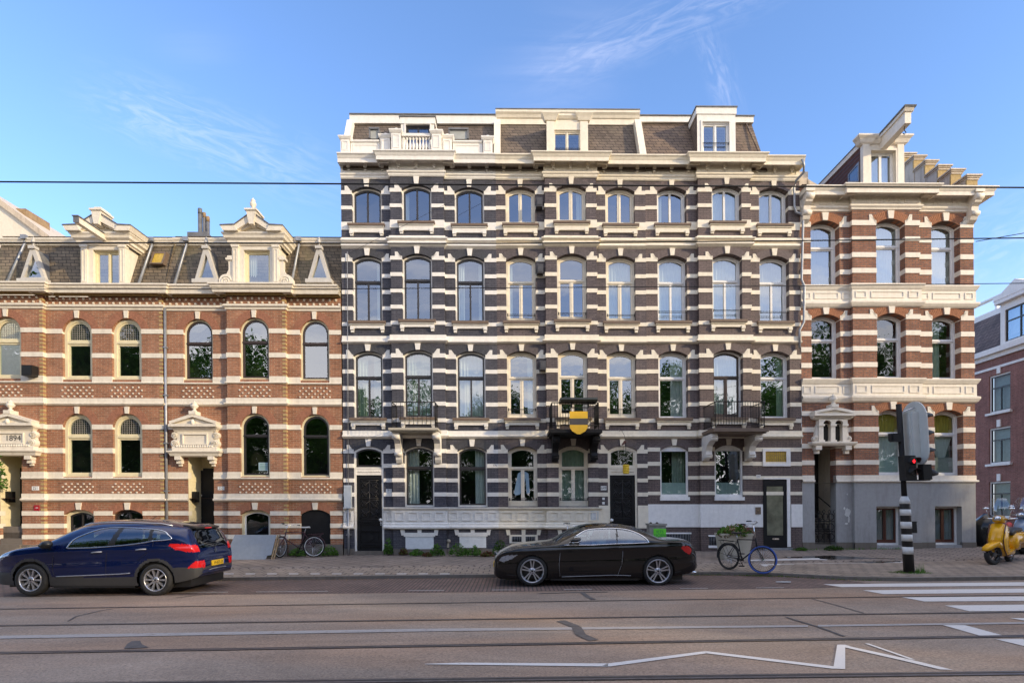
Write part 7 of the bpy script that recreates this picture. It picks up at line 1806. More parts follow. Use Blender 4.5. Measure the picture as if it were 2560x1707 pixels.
Cs = dict(top=[(-.93, .60), (-.90, .74), (-.82, .86), (-.68, .955), (-.45, 1.03), (-.15, 1.085), (.10, 1.12), (.22, 1.175), (.45, 1.32), (.72, 1.475), (.95, 1.55), (1.3, 1.595), (1.8, 1.61), (2.3, 1.60), (2.7, 1.565), (3.0, 1.52), (3.18, 1.48), (3.24, 1.43), (3.33, 1.25), (3.42, 1.06), (3.455, .92), (3.475, .78), (3.51, .70), (3.52, .55)],
          shoulder=[(-.93, .55), (-.86, .70), (-.6, .86), (-.2, .96), (.3, 1.0), (1.0, 1.045), (2.0, 1.13), (2.7, 1.19), (3.1, 1.19), (3.3, 1.10), (3.42, .95), (3.5, .65), (3.52, .5)],
          bottom=[(-.93, .30), (-.85, .24), (-.4, .22), (.4, .215), (2.3, .215), (3.0, .27), (3.45, .38), (3.52, .46)],
          width=[(-.93, .52), (-.90, .66), (-.82, .76), (-.6, .85), (-.3, .90), (.2, .905), (1.3, .91), (2.6, .92), (3.0, .91), (3.25, .87), (3.40, .82), (3.47, .76), (3.52, .66)],
          dense=((3.0, 3.40, 34), (3.40, 3.52, 36), (-.93, -.80, 14)), crease=[(-.9, .8), (.5, .93), (2.0, .98), (3.5, 1.0)], tuck=.07, sq=2.9, tumble=.20, ns=230,
          mats=dict(body='paintblue', rear_window='glassrear', windshield='glasscar', side_window='glasscar', window_pillar='blackpl', tail_light='red', rear_fog_lamp='red', headlight='lamp', lower_cladding='plastic'))
parts, surf, T = build_car(Cs, suv, SX, SY, SZ, tests)
def chain(pts, n=6):
    out = []
    for (a, b), (c, d) in zip(pts, pts[1:]):
        for i in range(n): out.append((a + (c - a) * i / n, b + (d - b) * i / n))
    out.append(pts[-1]); return out
def smoothp(pts, n=8, closed=False):
    P = [Vector((a, b)) for a, b in pts]; m = len(P); out = []
    for i in range(m if closed else m - 1):
        p0, p1, p2, p3 = (P[(i - 1) % m] if closed or i > 0 else P[0]), P[i], P[(i + 1) % m], (P[(i + 2) % m] if closed or i + 2 < m else P[-1])
        for k in range(n):
            t = k / n; q = .5 * ((2 * p1) + (-p0 + p2) * t + (2 * p0 - 5 * p1 + 4 * p2 - p3) * t * t + (-p0 + 3 * p1 - 3 * p2 + p3) * t ** 3); out.append((q.x, q.y))
    if not closed: out.append(tuple(P[-1]))
    return out
surf_strip(suv, T, surf, smoothp(win_all[:11]), .013, 'window_trim', 'chrome', .004)
surf_strip(suv, T, surf, smoothp([win_all[10], *win_all[11:], win_all[0], (.55, 1.0)][:5]), .012, 'window_trim', 'chrome', .004)
surf_strip(suv, T, surf, smoothp([(.95, 1.575), (1.4, 1.56), (2.0, 1.56), (2.7, 1.53)]), .018, 'roof_rail', 'silverp', -.10) if False else None
mb = MB(T)
for sg in (-1, 1): mb.tube([(.95, sg * .60, 1.49), (1.1, sg * .62, 1.535), (1.8, sg * .64, 1.555), (2.6, sg * .62, 1.53), (2.85, sg * .60, 1.48)], .013, 5)
mb.build('roof_rail', 'silverp', suv)
# door seams, handles, sill moulding, mirror
surf_strip(suv, T, surf, chain([(1.68, 1.12), (1.62, .9), (1.60, .5), (1.60, .40)]), .004, 'door_seam', 'blackpl', -.001)
surf_strip(suv, T, surf, chain([(2.62, 1.2), (2.60, 1.0), (2.40, .85), (2.28, .75)]), .004, 'door_seam', 'blackpl', -.001)
surf_strip(suv, T, surf, chain([(.62, 1.0), (.50, .9), (.47, .6), (.5, .40)]), .004, 'door_seam', 'blackpl', -.001)
for a in (1.32, 2.26):
    z = .92 if a < 2 else .98
    surf_strip(suv, T, surf, [(a, z), (a + .08, z + .012), (a + .22, z + .02)], .014, 'door_handle', 'silverp', .025, )
surf_strip(suv, T, surf, chain([(.55, .415), (1.2, .44), (1.9, .47), (2.12, .49)]), .012, 'sill_moulding', 'silverp', .012)
for sg in (-1, 1):
    mb = MB(T); mb.smooth = True; y0 = surf(.5, 1.0)
    N = 10; cs = [(.00, .03), (.10, .10), (.18, .115), (.25, .09), (.30, .03)]
    rings = []
    for i, (l, r_) in enumerate(cs): rings.append([mb.vert(.30 + l * .9, sg * (y0 + .13 + r_ * 1.0 * math.cos(a * math.tau / N)), 1.075 + l * .12 + r_ * .8 * math.sin(a * math.tau / N)) for a in range(N)])
    for a, b in zip(rings, rings[1:]):
        for i in range(N): mb.face((a[i], a[(i + 1) % N], b[(i + 1) % N], b[i]))
    mb.face(rings[0]); mb.face(rings[-1]); mb.tube([(.42, sg * (y0 - .02), 1.0), (.45, sg * (y0 + .08), 1.05)], .025, 6)
    mb.build('wing_mirror', 'blackpl', suv)
for s in (0, WB):
    for sg in (-1, 1): wheel(suv, 0, 0, 0, s, .905, .34, .235, .20, sg, 5, .019, .30, T)
# dark wheel wells and underbody, made low and wide to deepen the shadow
mb = MB(T); mb.box(-.6, 3.3, -.70, .70, .17, .62); mb.box(.46, 2.18, -.84, .84, .17, .40); mb.box(-.40, .40, -.80, .80, .345, .72); mb.box(WB - .40, WB + .40, -.80, .80, .345, .72); mb.build('underbody', 'blackpl', suv)
# cabin interior: seats and steering wheel
mb = MB(T)
for s in (1.25, 2.15):
    for y in (-.38, .38):
        mb.box(s - .02, s + .16, y - .24, y + .24, .6, 1.18); mb.box(s + .04, s + .14, y - .13, y + .13, 1.2, 1.36); mb.box(s - .45, s, y - .25, y + .25, .55, .75)
mb.tube([(.72 + .03 * math.cos(a), -.38 + .18 * math.cos(a), 1.0 + .17 * math.sin(a)) for a in [i * math.tau / 16 for i in range(16)]], .015, 5, True); mb.box(.1, .55, -.7, .7, .7, 1.0)
mb.build('seats', 'saddle', suv)
# spoiler, plate, badge, bumper trim
mb = MB(T); mb.smooth = False
v = [(3.04, -.54, 1.50), (3.04, .54, 1.50), (3.30, .50, 1.44), (3.30, -.50, 1.44)]; lo_ = [(a, b, c - .035) for a, b, c in v]
i = [mb.vert(*p) for p in v] + [mb.vert(*p) for p in lo_]
for q in ((0, 1, 2, 3), (7, 6, 5, 4), (0, 4, 5, 1), (1, 5, 6, 2), (2, 6, 7, 3), (3, 7, 4, 0)): mb.face([i[k] for k in q])
sp = mb.build('roof_spoiler', 'blackpl', suv); mb = MB(T); mb.box(3.295, 3.31, -.14, .14, 1.41, 1.43); mb.build('brake_light', 'red', sp)
def rear_text(root, txt, size, s, y, z, mat, name, par=None, tilt=0):
    vs, fs = text_tris(txt, size); mb = MB(T)
    for x, yy, _ in vs: mb.vert(s, y - x, z + yy)
    for f in fs: mb.face(f)
    return mb.build(name, mat, par or root)
mb = MB(T); mb.box(3.49, 3.535, -.27, .27, .585, .70); pl_ = mb.build('number_plate', 'plate', suv); mb = MB(T); mb.box(3.52, 3.5375, .235, .27, .587, .698); mb.build('plate_band', M['bluetyre'], pl_)
rear_text(suv, 'KL-526-N', .095, 3.538, .0, .643, 'ink', 'plate_lettering', pl_)
mb = MB(T)
dpts = [(0, .075), (.052, 0), (0, -.075), (-.052, 0)]; ipts = [(0, .040), (.024, 0), (0, -.040), (-.024, 0)]
for k in range(4):
    j = (k + 1) % 4; mb.poly([(3.475, dpts[k][0], .93 + dpts[k][1]), (3.475, dpts[j][0], .93 + dpts[j][1]), (3.475, ipts[j][0], .93 + ipts[j][1]), (3.475, ipts[k][0], .93 + ipts[k][1])])
mb.build('badge', 'chrome', suv)
mb = MB(T); mb.tube([(3.30, -.72, .36), (3.42, -.60, .38), (3.50, -.46, .50), (3.535, -.2, .52), (3.535, .2, .52), (3.50, .46, .50), (3.42, .60, .38)], .012, 5); mb.build('bumper_trim', 'zinc', suv)
mb = MB(T); mb.tube([(1.9, .2, 1.6), (2.02, .2, 1.68)], .005, 4); mb.tube([(3.44, .05, 1.02), (3.36, -.30, 1.14)], .008, 4); mb.build('antenna', 'blackpl', suv)
mb = MB(T); mb.tube([(3.43, .02, 1.0), (3.38, .35, 1.10)], .012, 4); mb.build('rear_wiper', 'blackpl', suv)

# ---- black convertible coupe
BX, BY = .45, 13.80; BZ = tz(1.9)
car2 = thing('parked_car', 'low black two-door hardtop convertible with silver double-spoke rims parked at the kerb, centre', 'car', (BX, BY, BZ))
def bdl(px, py): return ((px - 507) / 473.0, (787 - .020 * (px - 507) - py) / 473.0)
gw = [bdl(*p) for p in ((860, 352), (975, 255), (1060, 205), (1130, 184), (1250, 172), (1400, 166), (1540, 180), (1650, 220), (1715, 270), (1733, 303), (1600, 312), (1400, 322), (1150, 340))]
gB = [bdl(*p) for p in ((1392, 330), (1408, 330), (1422, 160), (1408, 160))]
tl = [bdl(*p) for p in ((2075, 355), (2090, 335), (2150, 330), (2185, 350), (2200, 380), (2178, 425), (2130, 400))]
hl2 = [bdl(*p) for p in ((155, 530), (185, 488), (240, 468), (352, 462), (310, 495), (250, 525), (200, 545))]
WB2 = 2.81
def arch2(s, z, c, r): return (s - c) ** 2 + (z - .335) ** 2 < r * r
tests2 = [
 (None, lambda s, z, y, k: arch2(s, z, 0, .362) or arch2(s, z, WB2, .362)),
 ('windshield', lambda s, z, y, k: k > 44 and .50 < s < 1.24 and z > .96 and z < 1.34 and y < .60),
 ('rear_window', lambda s, z, y, k: k > 46 and 2.35 < s < 2.92 and z > 1.06 and z < 1.33 and y < .52),
 ('side_window', lambda s, z, y, k: k < 56 and y > .4 and pin(s, z, gw) and not pin(s, z, gB)),
 ('window_pillar', lambda s, z, y, k: k < 56 and y > .4 and pin(s, z, gw)),
 ('tail_light', lambda s, z, y, k: y > .38 and pin(s, z, tl)),
 ('headlight', lambda s, z, y, k: y > .30 and pin(s, z, hl2)),
]
Cb = dict(top=[(-.86, .50), (-.84, .62), (-.78, .70), (-.66, .775), (-.45, .855), (-.2, .905), (.15, .945), (.40, .97), (.52, 1.0), (.75, 1.135), (1.0, 1.265), (1.22, 1.345), (1.45, 1.378), (1.75, 1.385), (2.05, 1.37), (2.3, 1.325), (2.55, 1.235), (2.78, 1.12), (2.92, 1.055), (3.1, 1.035), (3.35, 1.035), (3.52, 1.02), (3.60, .985), (3.68, .86), (3.73, .70), (3.76, .55)],
          shoulder=[(-.86, .46), (-.80, .62), (-.6, .74), (-.2, .84), (.3, .885), (1.0, .915), (2.0, .955), (2.8, .985), (3.3, .97), (3.55, .90), (3.68, .74), (3.76, .48)],
          bottom=[(-.86, .22), (-.7, .15), (-.3, .16), (.4, .17), (2.4, .18), (3.2, .23), (3.6, .30), (3.76, .38)],
          width=[(-.86, .58), (-.83, .68), (-.74, .76), (-.5, .85), (-.1, .90), (.5, .895), (1.5, .89), (2.6, .91), (3.0, .905), (3.3, .88), (3.55, .82), (3.68, .74), (3.76, .60)],
          dense=((3.45, 3.76, 60), (-.86, -.7, 16)), crease=[(-.5, .76), (.5, .80), (1.5, .83), (3.6, .90)], tuck=.06, sq=2.7, tumble=.27, ns=230,
          mats=dict(body='paintblack', rear_window='glasscar', windshield='glasscar', side_window=glassmat('car_glass_side', .15, (.50, .62, .64)), window_pillar='blackpl', tail_light='red', headlight='lamp'))
parts2, surf, T = build_car(Cb, car2, BX, BY, BZ, tests2)
surf_strip(car2, T, surf, smoothp(gw[1:10]), .014, 'window_trim', 'chrome', .006); surf_strip(car2, T, surf, chain([gw[9], *gw[10:], (.72, .915)]), .009, 'window_trim', 'chrome', .006)
surf_strip(car2, T, surf, smoothp([(2.36, 1.31), (2.6, 1.22), (2.80, 1.10), (2.90, 1.045)]), .007, 'roof_seam', 'zinc', .0)
surf_strip(car2, T, surf, chain([(.64, .92), (.62, .7), (.60, .5), (.62, .22)]), .004, 'door_seam', 'zinc', -.002); surf_strip(car2, T, surf, chain([(1.96, .97), (2.02, .80), (2.0, .5), (1.9, .22)]), .004, 'door_seam', 'zinc', -.002)
surf_strip(car2, T, surf, [(1.70, .845), (1.80, .86), (1.92, .86)], .015, 'door_handle', 'blackpl', .02)
surf_strip(car2, T, surf, chain([(.66, .205), (1.2, .225), (1.8, .245), (2.2, .235)]), .008, 'sill_moulding', 'zinc', .012)
surf_strip(car2, T, surf, smoothp([(3.58, .74), (3.66, .68), (3.70, .60)]), .006, 'bumper_trim', 'zinc', .004)
for sg in (-1, 1):
    mb = MB(T); mb.smooth = True; y0 = surf(.8, .92); N = 10; rings = []
    for l, r_ in ((.0, .02), (.06, .07), (.16, .085), (.23, .07), (.25, .02)): rings.append([mb.vert(.83 + l, sg * (y0 + .12 + r_ * 1.15 * math.cos(a * math.tau / N)), 1.02 + l * .05 + r_ * .75 * math.sin(a * math.tau / N)) for a in range(N)])
    for a, b in zip(rings, rings[1:]):
        for i in range(N): mb.face((a[i], a[(i + 1) % N], b[(i + 1) % N], b[i]))
    mb.face(rings[0]); mb.face(rings[-1]); mb.tube([(.82, sg * (y0 - .03), .93), (.9, sg * (y0 + .08), .99)], .022, 6)
    w = mb.build('wing_mirror', 'paintblack', car2)
    mb = MB(T); mb.tube([(.86, sg * (y0 + .215), .985), (.98, sg * (y0 + .225), .985), (1.08, sg * (y0 + .20), 1.03)], .008, 4); mb.build('mirror_trim', 'chrome', w)
for s in (0, WB2):
    for sg in (-1, 1): wheel(car2, 0, 0, 0, s, .885, .335, .258, .21, sg, 5, .0135, .17, T)
mb = MB(T); mb.box(-.6, 3.4, -.70, .70, .12, .55); mb.box(.42, 2.38, -.82, .82, .12, .35); mb.box(-.38, .38, -.78, .78, .33, .66); mb.box(WB2 - .38, WB2 + .38, -.78, .78, .33, .66); mb.build('underbody', 'blackpl', car2)  # underside extended low and wide to darken the road below
mb = MB(T)
for s in (1.55, 2.2):
    for y in (-.36, .36): mb.box(s - .02, s + .14, y - .22, y + .22, .5, 1.02); mb.box(s + .02, s + .10, y - .12, y + .12, 1.04, 1.18)
mb.tube([(.98 + .03 * math.cos(a), -.36 + .17 * math.cos(a), .90 + .16 * math.sin(a)) for a in [i * math.tau / 16 for i in range(16)]], .014, 5, True)
mb.build('seats', M['blind'], car2)
mb = MB(T); mb.box(-.885, -.86, -.26, .26, .36, .47); p_ = mb.build('number_plate', 'plate', car2)
mb = MB(T)
for sg in (-1, 1): mb.tube([(-.855, sg * .03, .60), (-.86, sg * .03, .70), (-.82, sg * .22, .71), (-.82, sg * .24, .60), (-.855, sg * .03, .60)], .008, 4)
mb.build('grille_surround', 'chrome', car2)
mb = MB(T); mb.lathe((3.70, -.5, .26), [(.035, 0), (.035, .05)], 10); mb.tube([(3.55, -.52, .27), (3.76, -.52, .27)], .035, 10); mb.build('exhaust_pipe', 'chrome', car2)

# ------------------------------------------------------------------ bicycles
def bicycle(name, label, xr, yr, xf, yf, frame, front_tyre, rear_tyre, steer, grp=None, R_=.345, lean=0.0, dutch=True, zfun=None, rim='silverp', guard='blackiron', bars=True, seatm='saddle', flip=1, high=.18):
    """rear hub ground point (xr,yr), front hub ground point (xf,yf); steer: extra yaw of the front wheel"""
    z0 = zfun(xr, yr); root = thing(name, label, 'bicycle', (xr, yr, z0), grp)
    d = Vector((xf - xr, yf - yr, 0)); L = d.length; d.normalize(); zf_ = zfun(xf, yf); n = Vector((-d.y, d.x, 0))
    up = Vector((0, 0, 1)) + n * lean; up.normalize(); rise = (zf_ - z0) / L
    def T(a, b, c):
        p = Vector((xr, yr, z0)) + d * a + n * b * 1.0 + up * c + Vector((0, 0, rise * a)); return (p.x, p.y, p.z)
    k = L / 1.12
    BB = (.46 * k, 0, .29); ST = (.30 * k, 0, .80); HT = (.90 * k, 0, .86); HB = (.955 * k, 0, .62); RH = (0, 0, R_); FH = (L, 0, R_)
    m = MB(T)
    m.tube([BB, ST], .016, 7); m.tube([BB, HB], .017, 7); m.tube([ST, (.905 * k, 0, .82)], .014, 7); m.tube([HT, HB], .019, 7)
    for sg in (-1, 1): m.tube([(BB[0], sg * .04, BB[2]), (0, sg * .06, R_)], .010, 5); m.tube([(ST[0], sg * .02, ST[2] - .04), (0, sg * .06, R_)], .008, 5)
    fr = m.build('frame', frame, root)
    m = MB(T); m.tube([ST, (.27 * k, 0, .93)], .013, 6); fr2 = m.build('seat_post', 'silverp', root)
    m = MB(T); m.smooth = True; N = 12; rings = []
    for a, w, h in ((-.13, .03, .0), (-.10, .085, .01), (-.02, .085, .0), (.06, .04, .0), (.14, .02, .005), (.15, .005, .0)): rings.append([m.vert(.26 * k + a, w * math.cos(i * math.tau / N), .965 + h + .028 * math.sin(i * math.tau / N)) for i in range(N)])
    for a, b in zip(rings, rings[1:]):
        for i in range(N): m.face((a[i], a[(i + 1) % N], b[(i + 1) % N], b[i]))
    m.face(rings[0]); m.face(rings[-1]); m.build('saddle', seatm, root)
    # steering assembly rotated about the head tube axis
    ax = (Vector(HT) - Vector(HB)).normalized(); piv = Vector(HB)
    rot = Matrix.Rotation(steer, 3, ax)
    def TS(a, b, c): p = piv + rot @ (Vector((a, b, c)) - piv); return T(p.x, p.y, p.z)
    m = MB(TS)
    for sg in (-1, 1): m.tube([(HB[0], sg * .03, HB[2] + .0), (HB[0] + .03, sg * .055, HB[2] - .08), (L - .03, sg * .055, R_ + .08), (L, sg * .055, R_)], .010, 5)
    m.tube([HB, (HB[0], 0, HB[2] - .03)], .022, 6); m.build('fork', frame, root)
    m = MB(TS); top = Vector(HT) + ax * high
    m.tube([HT, tuple(top)], .012, 6)
    for sg in (-1, 1): m.tube([(top.x, 0, top.z), (top.x + .05, sg * .16, top.z + .04), (top.x - .04, sg * .27, top.z + .06), (top.x - .18, sg * .29, top.z + .04)], .011, 6)
    hb = m.build('handlebar', 'chrome', root); m = MB(TS)
    for sg in (-1, 1): m.tube([(top.x - .12, sg * .288, top.z + .045), (top.x - .24, sg * .292, top.z + .03)], .017, 6)
    m.build('grip', 'saddle', hb)
    def wheel_(TT, cx, tyre, nm):
        m = MB(TT); NN = 44
        m.tube([(cx + (R_ - .02) * math.cos(i * math.tau / NN), 0, R_ + (R_ - .02) * math.sin(i * math.tau / NN)) for i in range(NN)], .021, 7, True); w = m.build(nm, tyre, root)
        m = MB(TT); m.tube([(cx + (R_ - .048) * math.cos(i * math.tau / NN), 0, R_ + (R_ - .048) * math.sin(i * math.tau / NN)) for i in range(NN)], .012, 5, True)
        m.build('rim', rim, w); m = MB(TT)
        for i in range(32): a = i * math.tau / 32; a2 = a + (.5 if i % 2 else -.5) * .9; sg = 1 if (i // 2) % 2 else -1; m.tube([(cx + .02 * math.cos(a2), sg * .028, R_ + .02 * math.sin(a2)), (cx + (R_ - .05) * math.cos(a), 0, R_ + (R_ - .05) * math.sin(a))], .0028, 3)
        m.build('spokes', 'silverp', w); m = MB(TT); m.tube([(cx, -.05, R_), (cx, .05, R_)], .022, 8); m.build('hub', 'chrome', w)
    wheel_(T, 0, rear_tyre, 'wheel'); wheel_(TS, L, front_tyre, 'wheel')
    if guard:
        def gd(TT, cx, a0, a1, nm):
            m = MB(TT); n_ = 16; r_ = R_ + .022
            P = []
            for i in range(n_ + 1):
                a = a0 + (a1 - a0) * i / n_; P.append([m.vert(cx + (r_ - (.01 if j in (0, 3) else 0)) * math.cos(a), w, R_ + (r_ - (.01 if j in (0, 3) else 0)) * math.sin(a)) for j, w in enumerate((-.028, -.014, .014, .028))])
            for a, b in zip(P, P[1:]):
                for j in range(3): m.face((a[j], a[j + 1], b[j + 1], b[j]))
            m.tube([(cx, .04, R_), (cx + r_ * math.cos(a1 - .4), .03, R_ + r_ * math.sin(a1 - .4))], .004, 4); m.build(nm, guard, root)
        gd(T, 0, R(25), R(190), 'mudguard')
        if guard != 'nofront': gd(TS, L, R(-15) if False else R(60), R(150), 'mudguard')
    m = MB(T); m.tube([(BB[0], -.05, BB[2]), (BB[0], .05, BB[2])], .03, 8); m.tube([(BB[0] + .095 * math.cos(i * math.tau / 20), -.055, BB[2] + .095 * math.sin(i * math.tau / 20)) for i in range(20)], .006, 4, True)
    m.tube([(BB[0], -.07, BB[2]), (BB[0] + .10, -.07, BB[2] - .14)], .010, 5); m.tube([(BB[0], .07, BB[2]), (BB[0] - .10, .07, BB[2] + .14)], .010, 5)
    m.box(BB[0] + .05, BB[0] + .15, -.17, -.08, BB[2] - .155, BB[2] - .13); m.box(BB[0] - .15, BB[0] - .05, .08, .17, BB[2] + .13, BB[2] + .155)
    m.tube([(BB[0], -.055, BB[2] + .09), (0, -.055, R_ + .035)], .006, 4); m.tube([(BB[0], -.055, BB[2] - .09), (0, -.055, R_ - .035)], .006, 4); m.build('crankset', 'blackiron', root)
    m = MB(T)
    for sg in (-1, 1): m.tube([(.20 * k, sg * .05, .74), (-.28, sg * .06, .76)], .007, 4); m.tube([(-.24, sg * .06, .755), (0, sg * .065, R_)], .006, 4)
    for a in (.1, -.05, -.18, -.28): m.tube([(a, -.06, .752), (a, .06, .752)], .006, 4)
    m.build('rack', frame, root)
    m = MB(T); m.tube([(.04, .05, R_ - .02), (-.02, .14, .02)], .008, 4); m.build('kickstand', 'silverp', root)
    return root, T, TS
def gsol(px, py):
    return Gpav(px, py)
xr, yr = gsol(785, 1392); xf, yf = gsol(700, 1395)
bk1, TB, TSB = bicycle('bicycle', 'dark maroon city bicycle with whitewall rims leaning by the blacked-out arch', xr, yr, xr - 1.10, yr - .06, 'maroon', 'tyre', 'tyre', R(-38), lean=-.0, zfun=gz, rim='enamel', guard='maroon', seatm='trafficgrey')
m = MB(TB); v = [(.05, -.035, .62), (.22, -.035, .58), (.26, -.035, .40), (.12, -.035, .38)]
m.prism([(.06, .66), (.26, .60), (.30, .40), (.14, .40)][::-1], -.045, -.04) if False else m.poly(v); m.build('coat_guard', 'maroon', bk1)
xr, yr = 5.63, 15.10
bk2, TB, TSB = bicycle('bicycle', 'black bicycle with a bright blue front tyre standing on the pavement edge', xr, yr, 6.13, 14.24, 'blackiron', 'bluetyre', 'tyre', R(52), high=.34, lean=.03, zfun=gz, rim='blackiron', guard='blackiron')
m = MB(TSB); m.tube([(1.03 + .375 * 0, 0, 0)] * 1 + [(1.03, .01, .0)], .001, 3) if False else None
xr, yr = 1.55, 17.4
bk3, TB, TSB = bicycle('bicycle', 'black bicycle standing behind the black car, only its handlebars and front wheel showing', 2.45, 16.6, 1.35, 16.65, 'blackiron', 'tyre', 'tyre', R(30), zfun=gz, rim='blackiron', guard='blackiron')

# ------------------------------------------------------------------ scooter at the right edge
M['paintyellow'] = carpaint('paint_yellow', (0.80, 0.40, 0.01), .8); M['paintyellow'].node_tree.nodes['Principled BSDF'].inputs['Metallic'].default_value = 0
M['paintgreyblue'] = carpaint('paint_grey_blue', (0.22, 0.28, 0.38), .8); M['screen'] = glassmat('wind_screen', .12, (.8, .85, .9))
def loft(m, secs, N=14):
    rings = []
    for (x, y, z, ry, rz, ang) in secs:
        ca, sa = math.cos(ang), math.sin(ang)
        rings.append([m.vert(x - sa * rz * math.sin(i * math.tau / N), y + ry * math.cos(i * math.tau / N), z + ca * rz * math.sin(i * math.tau / N)) for i in range(N)])
    sm = m.smooth; m.smooth = True
    for a, b in zip(rings, rings[1:]):
        for i in range(N): m.face((a[i], a[(i + 1) % N], b[(i + 1) % N], b[i]))
    m.face(rings[0][::-1]); m.face(rings[-1]); m.smooth = sm
def sideloft(m, outl, hw, bul=.06):      # a side outline (x,z) swollen across y
    n = len(outl); cx = sum(p[0] for p in outl) / n; cz = sum(p[1] for p in outl) / n; rows = []
    for f, sc in ((-1, .80), (-.8, .93), (-.4, 1.0), (.4, 1.0), (.8, .93), (1, .80)): rows.append([m.vert(cx + (x - cx) * sc, f * hw, cz + (z - cz) * sc) for x, z in outl])
    sm = m.smooth; m.smooth = True
    for a, b in zip(rows, rows[1:]):
        for i in range(n): m.face((a[i], a[(i + 1) % n], b[(i + 1) % n], b[i]))
    m.face(rows[0][::-1]); m.face(rows[-1]); m.smooth = sm
def scooter(name, label, x, y, yaw, paint, z0, sc=1.0, steer=0.0):
    root = thing(name, label, 'scooter', (x, y, z0)); c_, s_ = math.cos(yaw), math.sin(yaw)
    def T(a, b, c): a *= sc; b *= sc; c *= sc; return (x + c_ * a - s_ * b, y + s_ * a + c_ * b, z0 + c)
    def TF(a, b, c): q = a - .06; return T(.06 + q * math.cos(steer) - b * math.sin(steer), q * math.sin(steer) + b * math.cos(steer), c)
    for wx, TW in ((0, TF), (1.12, T)):       # front wheel at 0, rear at 1.25 (facing -x)
        m = MB(TW); NN = 32; m.tube([(wx + .19 * math.cos(k * math.tau / NN), 0, .245 + .19 * math.sin(k * math.tau / NN)) for k in range(NN)], .055, 9, True); w = m.build('wheel', 'tyre', root)
        m = MB(TW); m.tube([(wx, -.05, .245), (wx, .05, .245)], .05, 10)
        for k in range(5): a = k * math.tau / 5; m.tube([(wx, -.03, .245), (wx + .15 * math.cos(a), -.03, .245 + .15 * math.sin(a))], .014, 5)
        m.tube([(wx + .145 * math.cos(k * math.tau / 24), -.02, .245 + .145 * math.sin(k * math.tau / 24)) for k in range(24)], .016, 5, True); m.build('rim', 'rim' if wx else 'rimdark', w)
    m = MB(TF); m.smooth = True
    sideloft(m, [(-.27, .33), (-.24, .42), (-.10, .50), (.08, .55), (.20, .56), (.24, .44), (.20, .38), (.0, .42)], .095); m.build('front_fender', paint, root)
    m = MB(T); sh_ = [(.20, .98), (.42, 1.02), (.50, .90), (.50, .62), (.55, .36), (.72, .30), (1.08, .30), (1.12, .22), (.60, .20), (.40, .24), (.22, .42), (.12, .62)]
    side = [(.26, 1.0), (.42, .98), (.50, .70), (.50, .50), (.56, .36), (1.0, .34), (1.10, .40), (1.20, .24), (.55, .18), (.42, .20), (.28, .36), (.14, .62)]
    sideloft(m, [(.27, .97), (.46, .94), (.42, .72), (.44, .47), (.52, .34), (.80, .32), (1.0, .36), (1.05, .20), (.38, .185), (.15, .36), (.05, .58), (.15, .78)], .165)
    sh = m.build('leg_shield', paint, root); m = MB(T)
    for f in (-1, 1): m.tube([(px_, f * .15, pz_) for px_, pz_ in ((.27, .95), (.16, .78), (.06, .58), (.15, .36), (.38, .19), (.80, .185))], .012, 5)
    m.build('shield_rim', 'redsash', sh)
    m = MB(T); sideloft(m, [(.82, .36), (.84, .60), (1.0, .72), (1.55, .76), (1.82, .64), (1.88, .48), (1.70, .34), (1.45, .48), (1.15, .46), (1.05, .30)], .22); m.build('rear_body', paint, root)
    m = MB(T); sideloft(m, [(.74, .68), (.82, .80), (1.15, .86), (1.70, .84), (1.78, .76), (1.2, .74), (1.0, .66)], .14); m.build('seat', 'saddle', root)
    m = MB(T); sideloft(m, [(.22, 1.0), (.24, 1.10), (.36, 1.15), (.52, 1.08), (.56, 1.0), (.42, .96)], .10); hd = m.build('handlebar_housing', paint, root)
    m = MB(T)
    for sg in (-1, 1): m.tube([(.40, sg * .08, 1.06), (.44, sg * .32, 1.08)], .018, 6); m.tube([(.40, sg * .18, 1.08), (.30, sg * .24, 1.30)], .007, 4); m.lathe((.30, sg * .24, 1.28), [(.001, 0), (.06, .01), (.06, .05), (.001, .06)], 10)
    m.lathe((.22, 0, 1.02), [(.03, 0), (.07, .02), (.07, .09), (.03, .11)], 12); m.build('mirror', 'chrome', hd)
    m = MB(T); rows = []
    for k, (px, pz_, hw_) in enumerate(((.26, 1.08, .10), (.22, 1.22, .18), (.26, 1.40, .20), (.34, 1.55, .12))): rows.append([m.vert(px + .06 * (f * f), f * hw_, pz_) for f in (-1, -.5, 0, .5, 1)])
    m.smooth = True
    for a, b in zip(rows, rows[1:]):
        for k in range(4): m.face((a[k], a[k + 1], b[k + 1], b[k]))
    m.build('wind_screen', 'screen', root)
    m = MB(T); m.tube([(.05, .09, .25), (.14, .09, .55), (.30, 0, .62)], .025, 6); m.tube([(.28, 0, .55), (.38, 0, 1.0)], .03, 6); m.tube([(.75, .1, .26), (.85, .2, .02)], .014, 5); m.box(1.3, 1.85, .14, .22, .25, .36); m.box(1.78, 1.95, -.09, .09, .5, .62); m.build('chassis', 'blackpl', root)
    return root, T
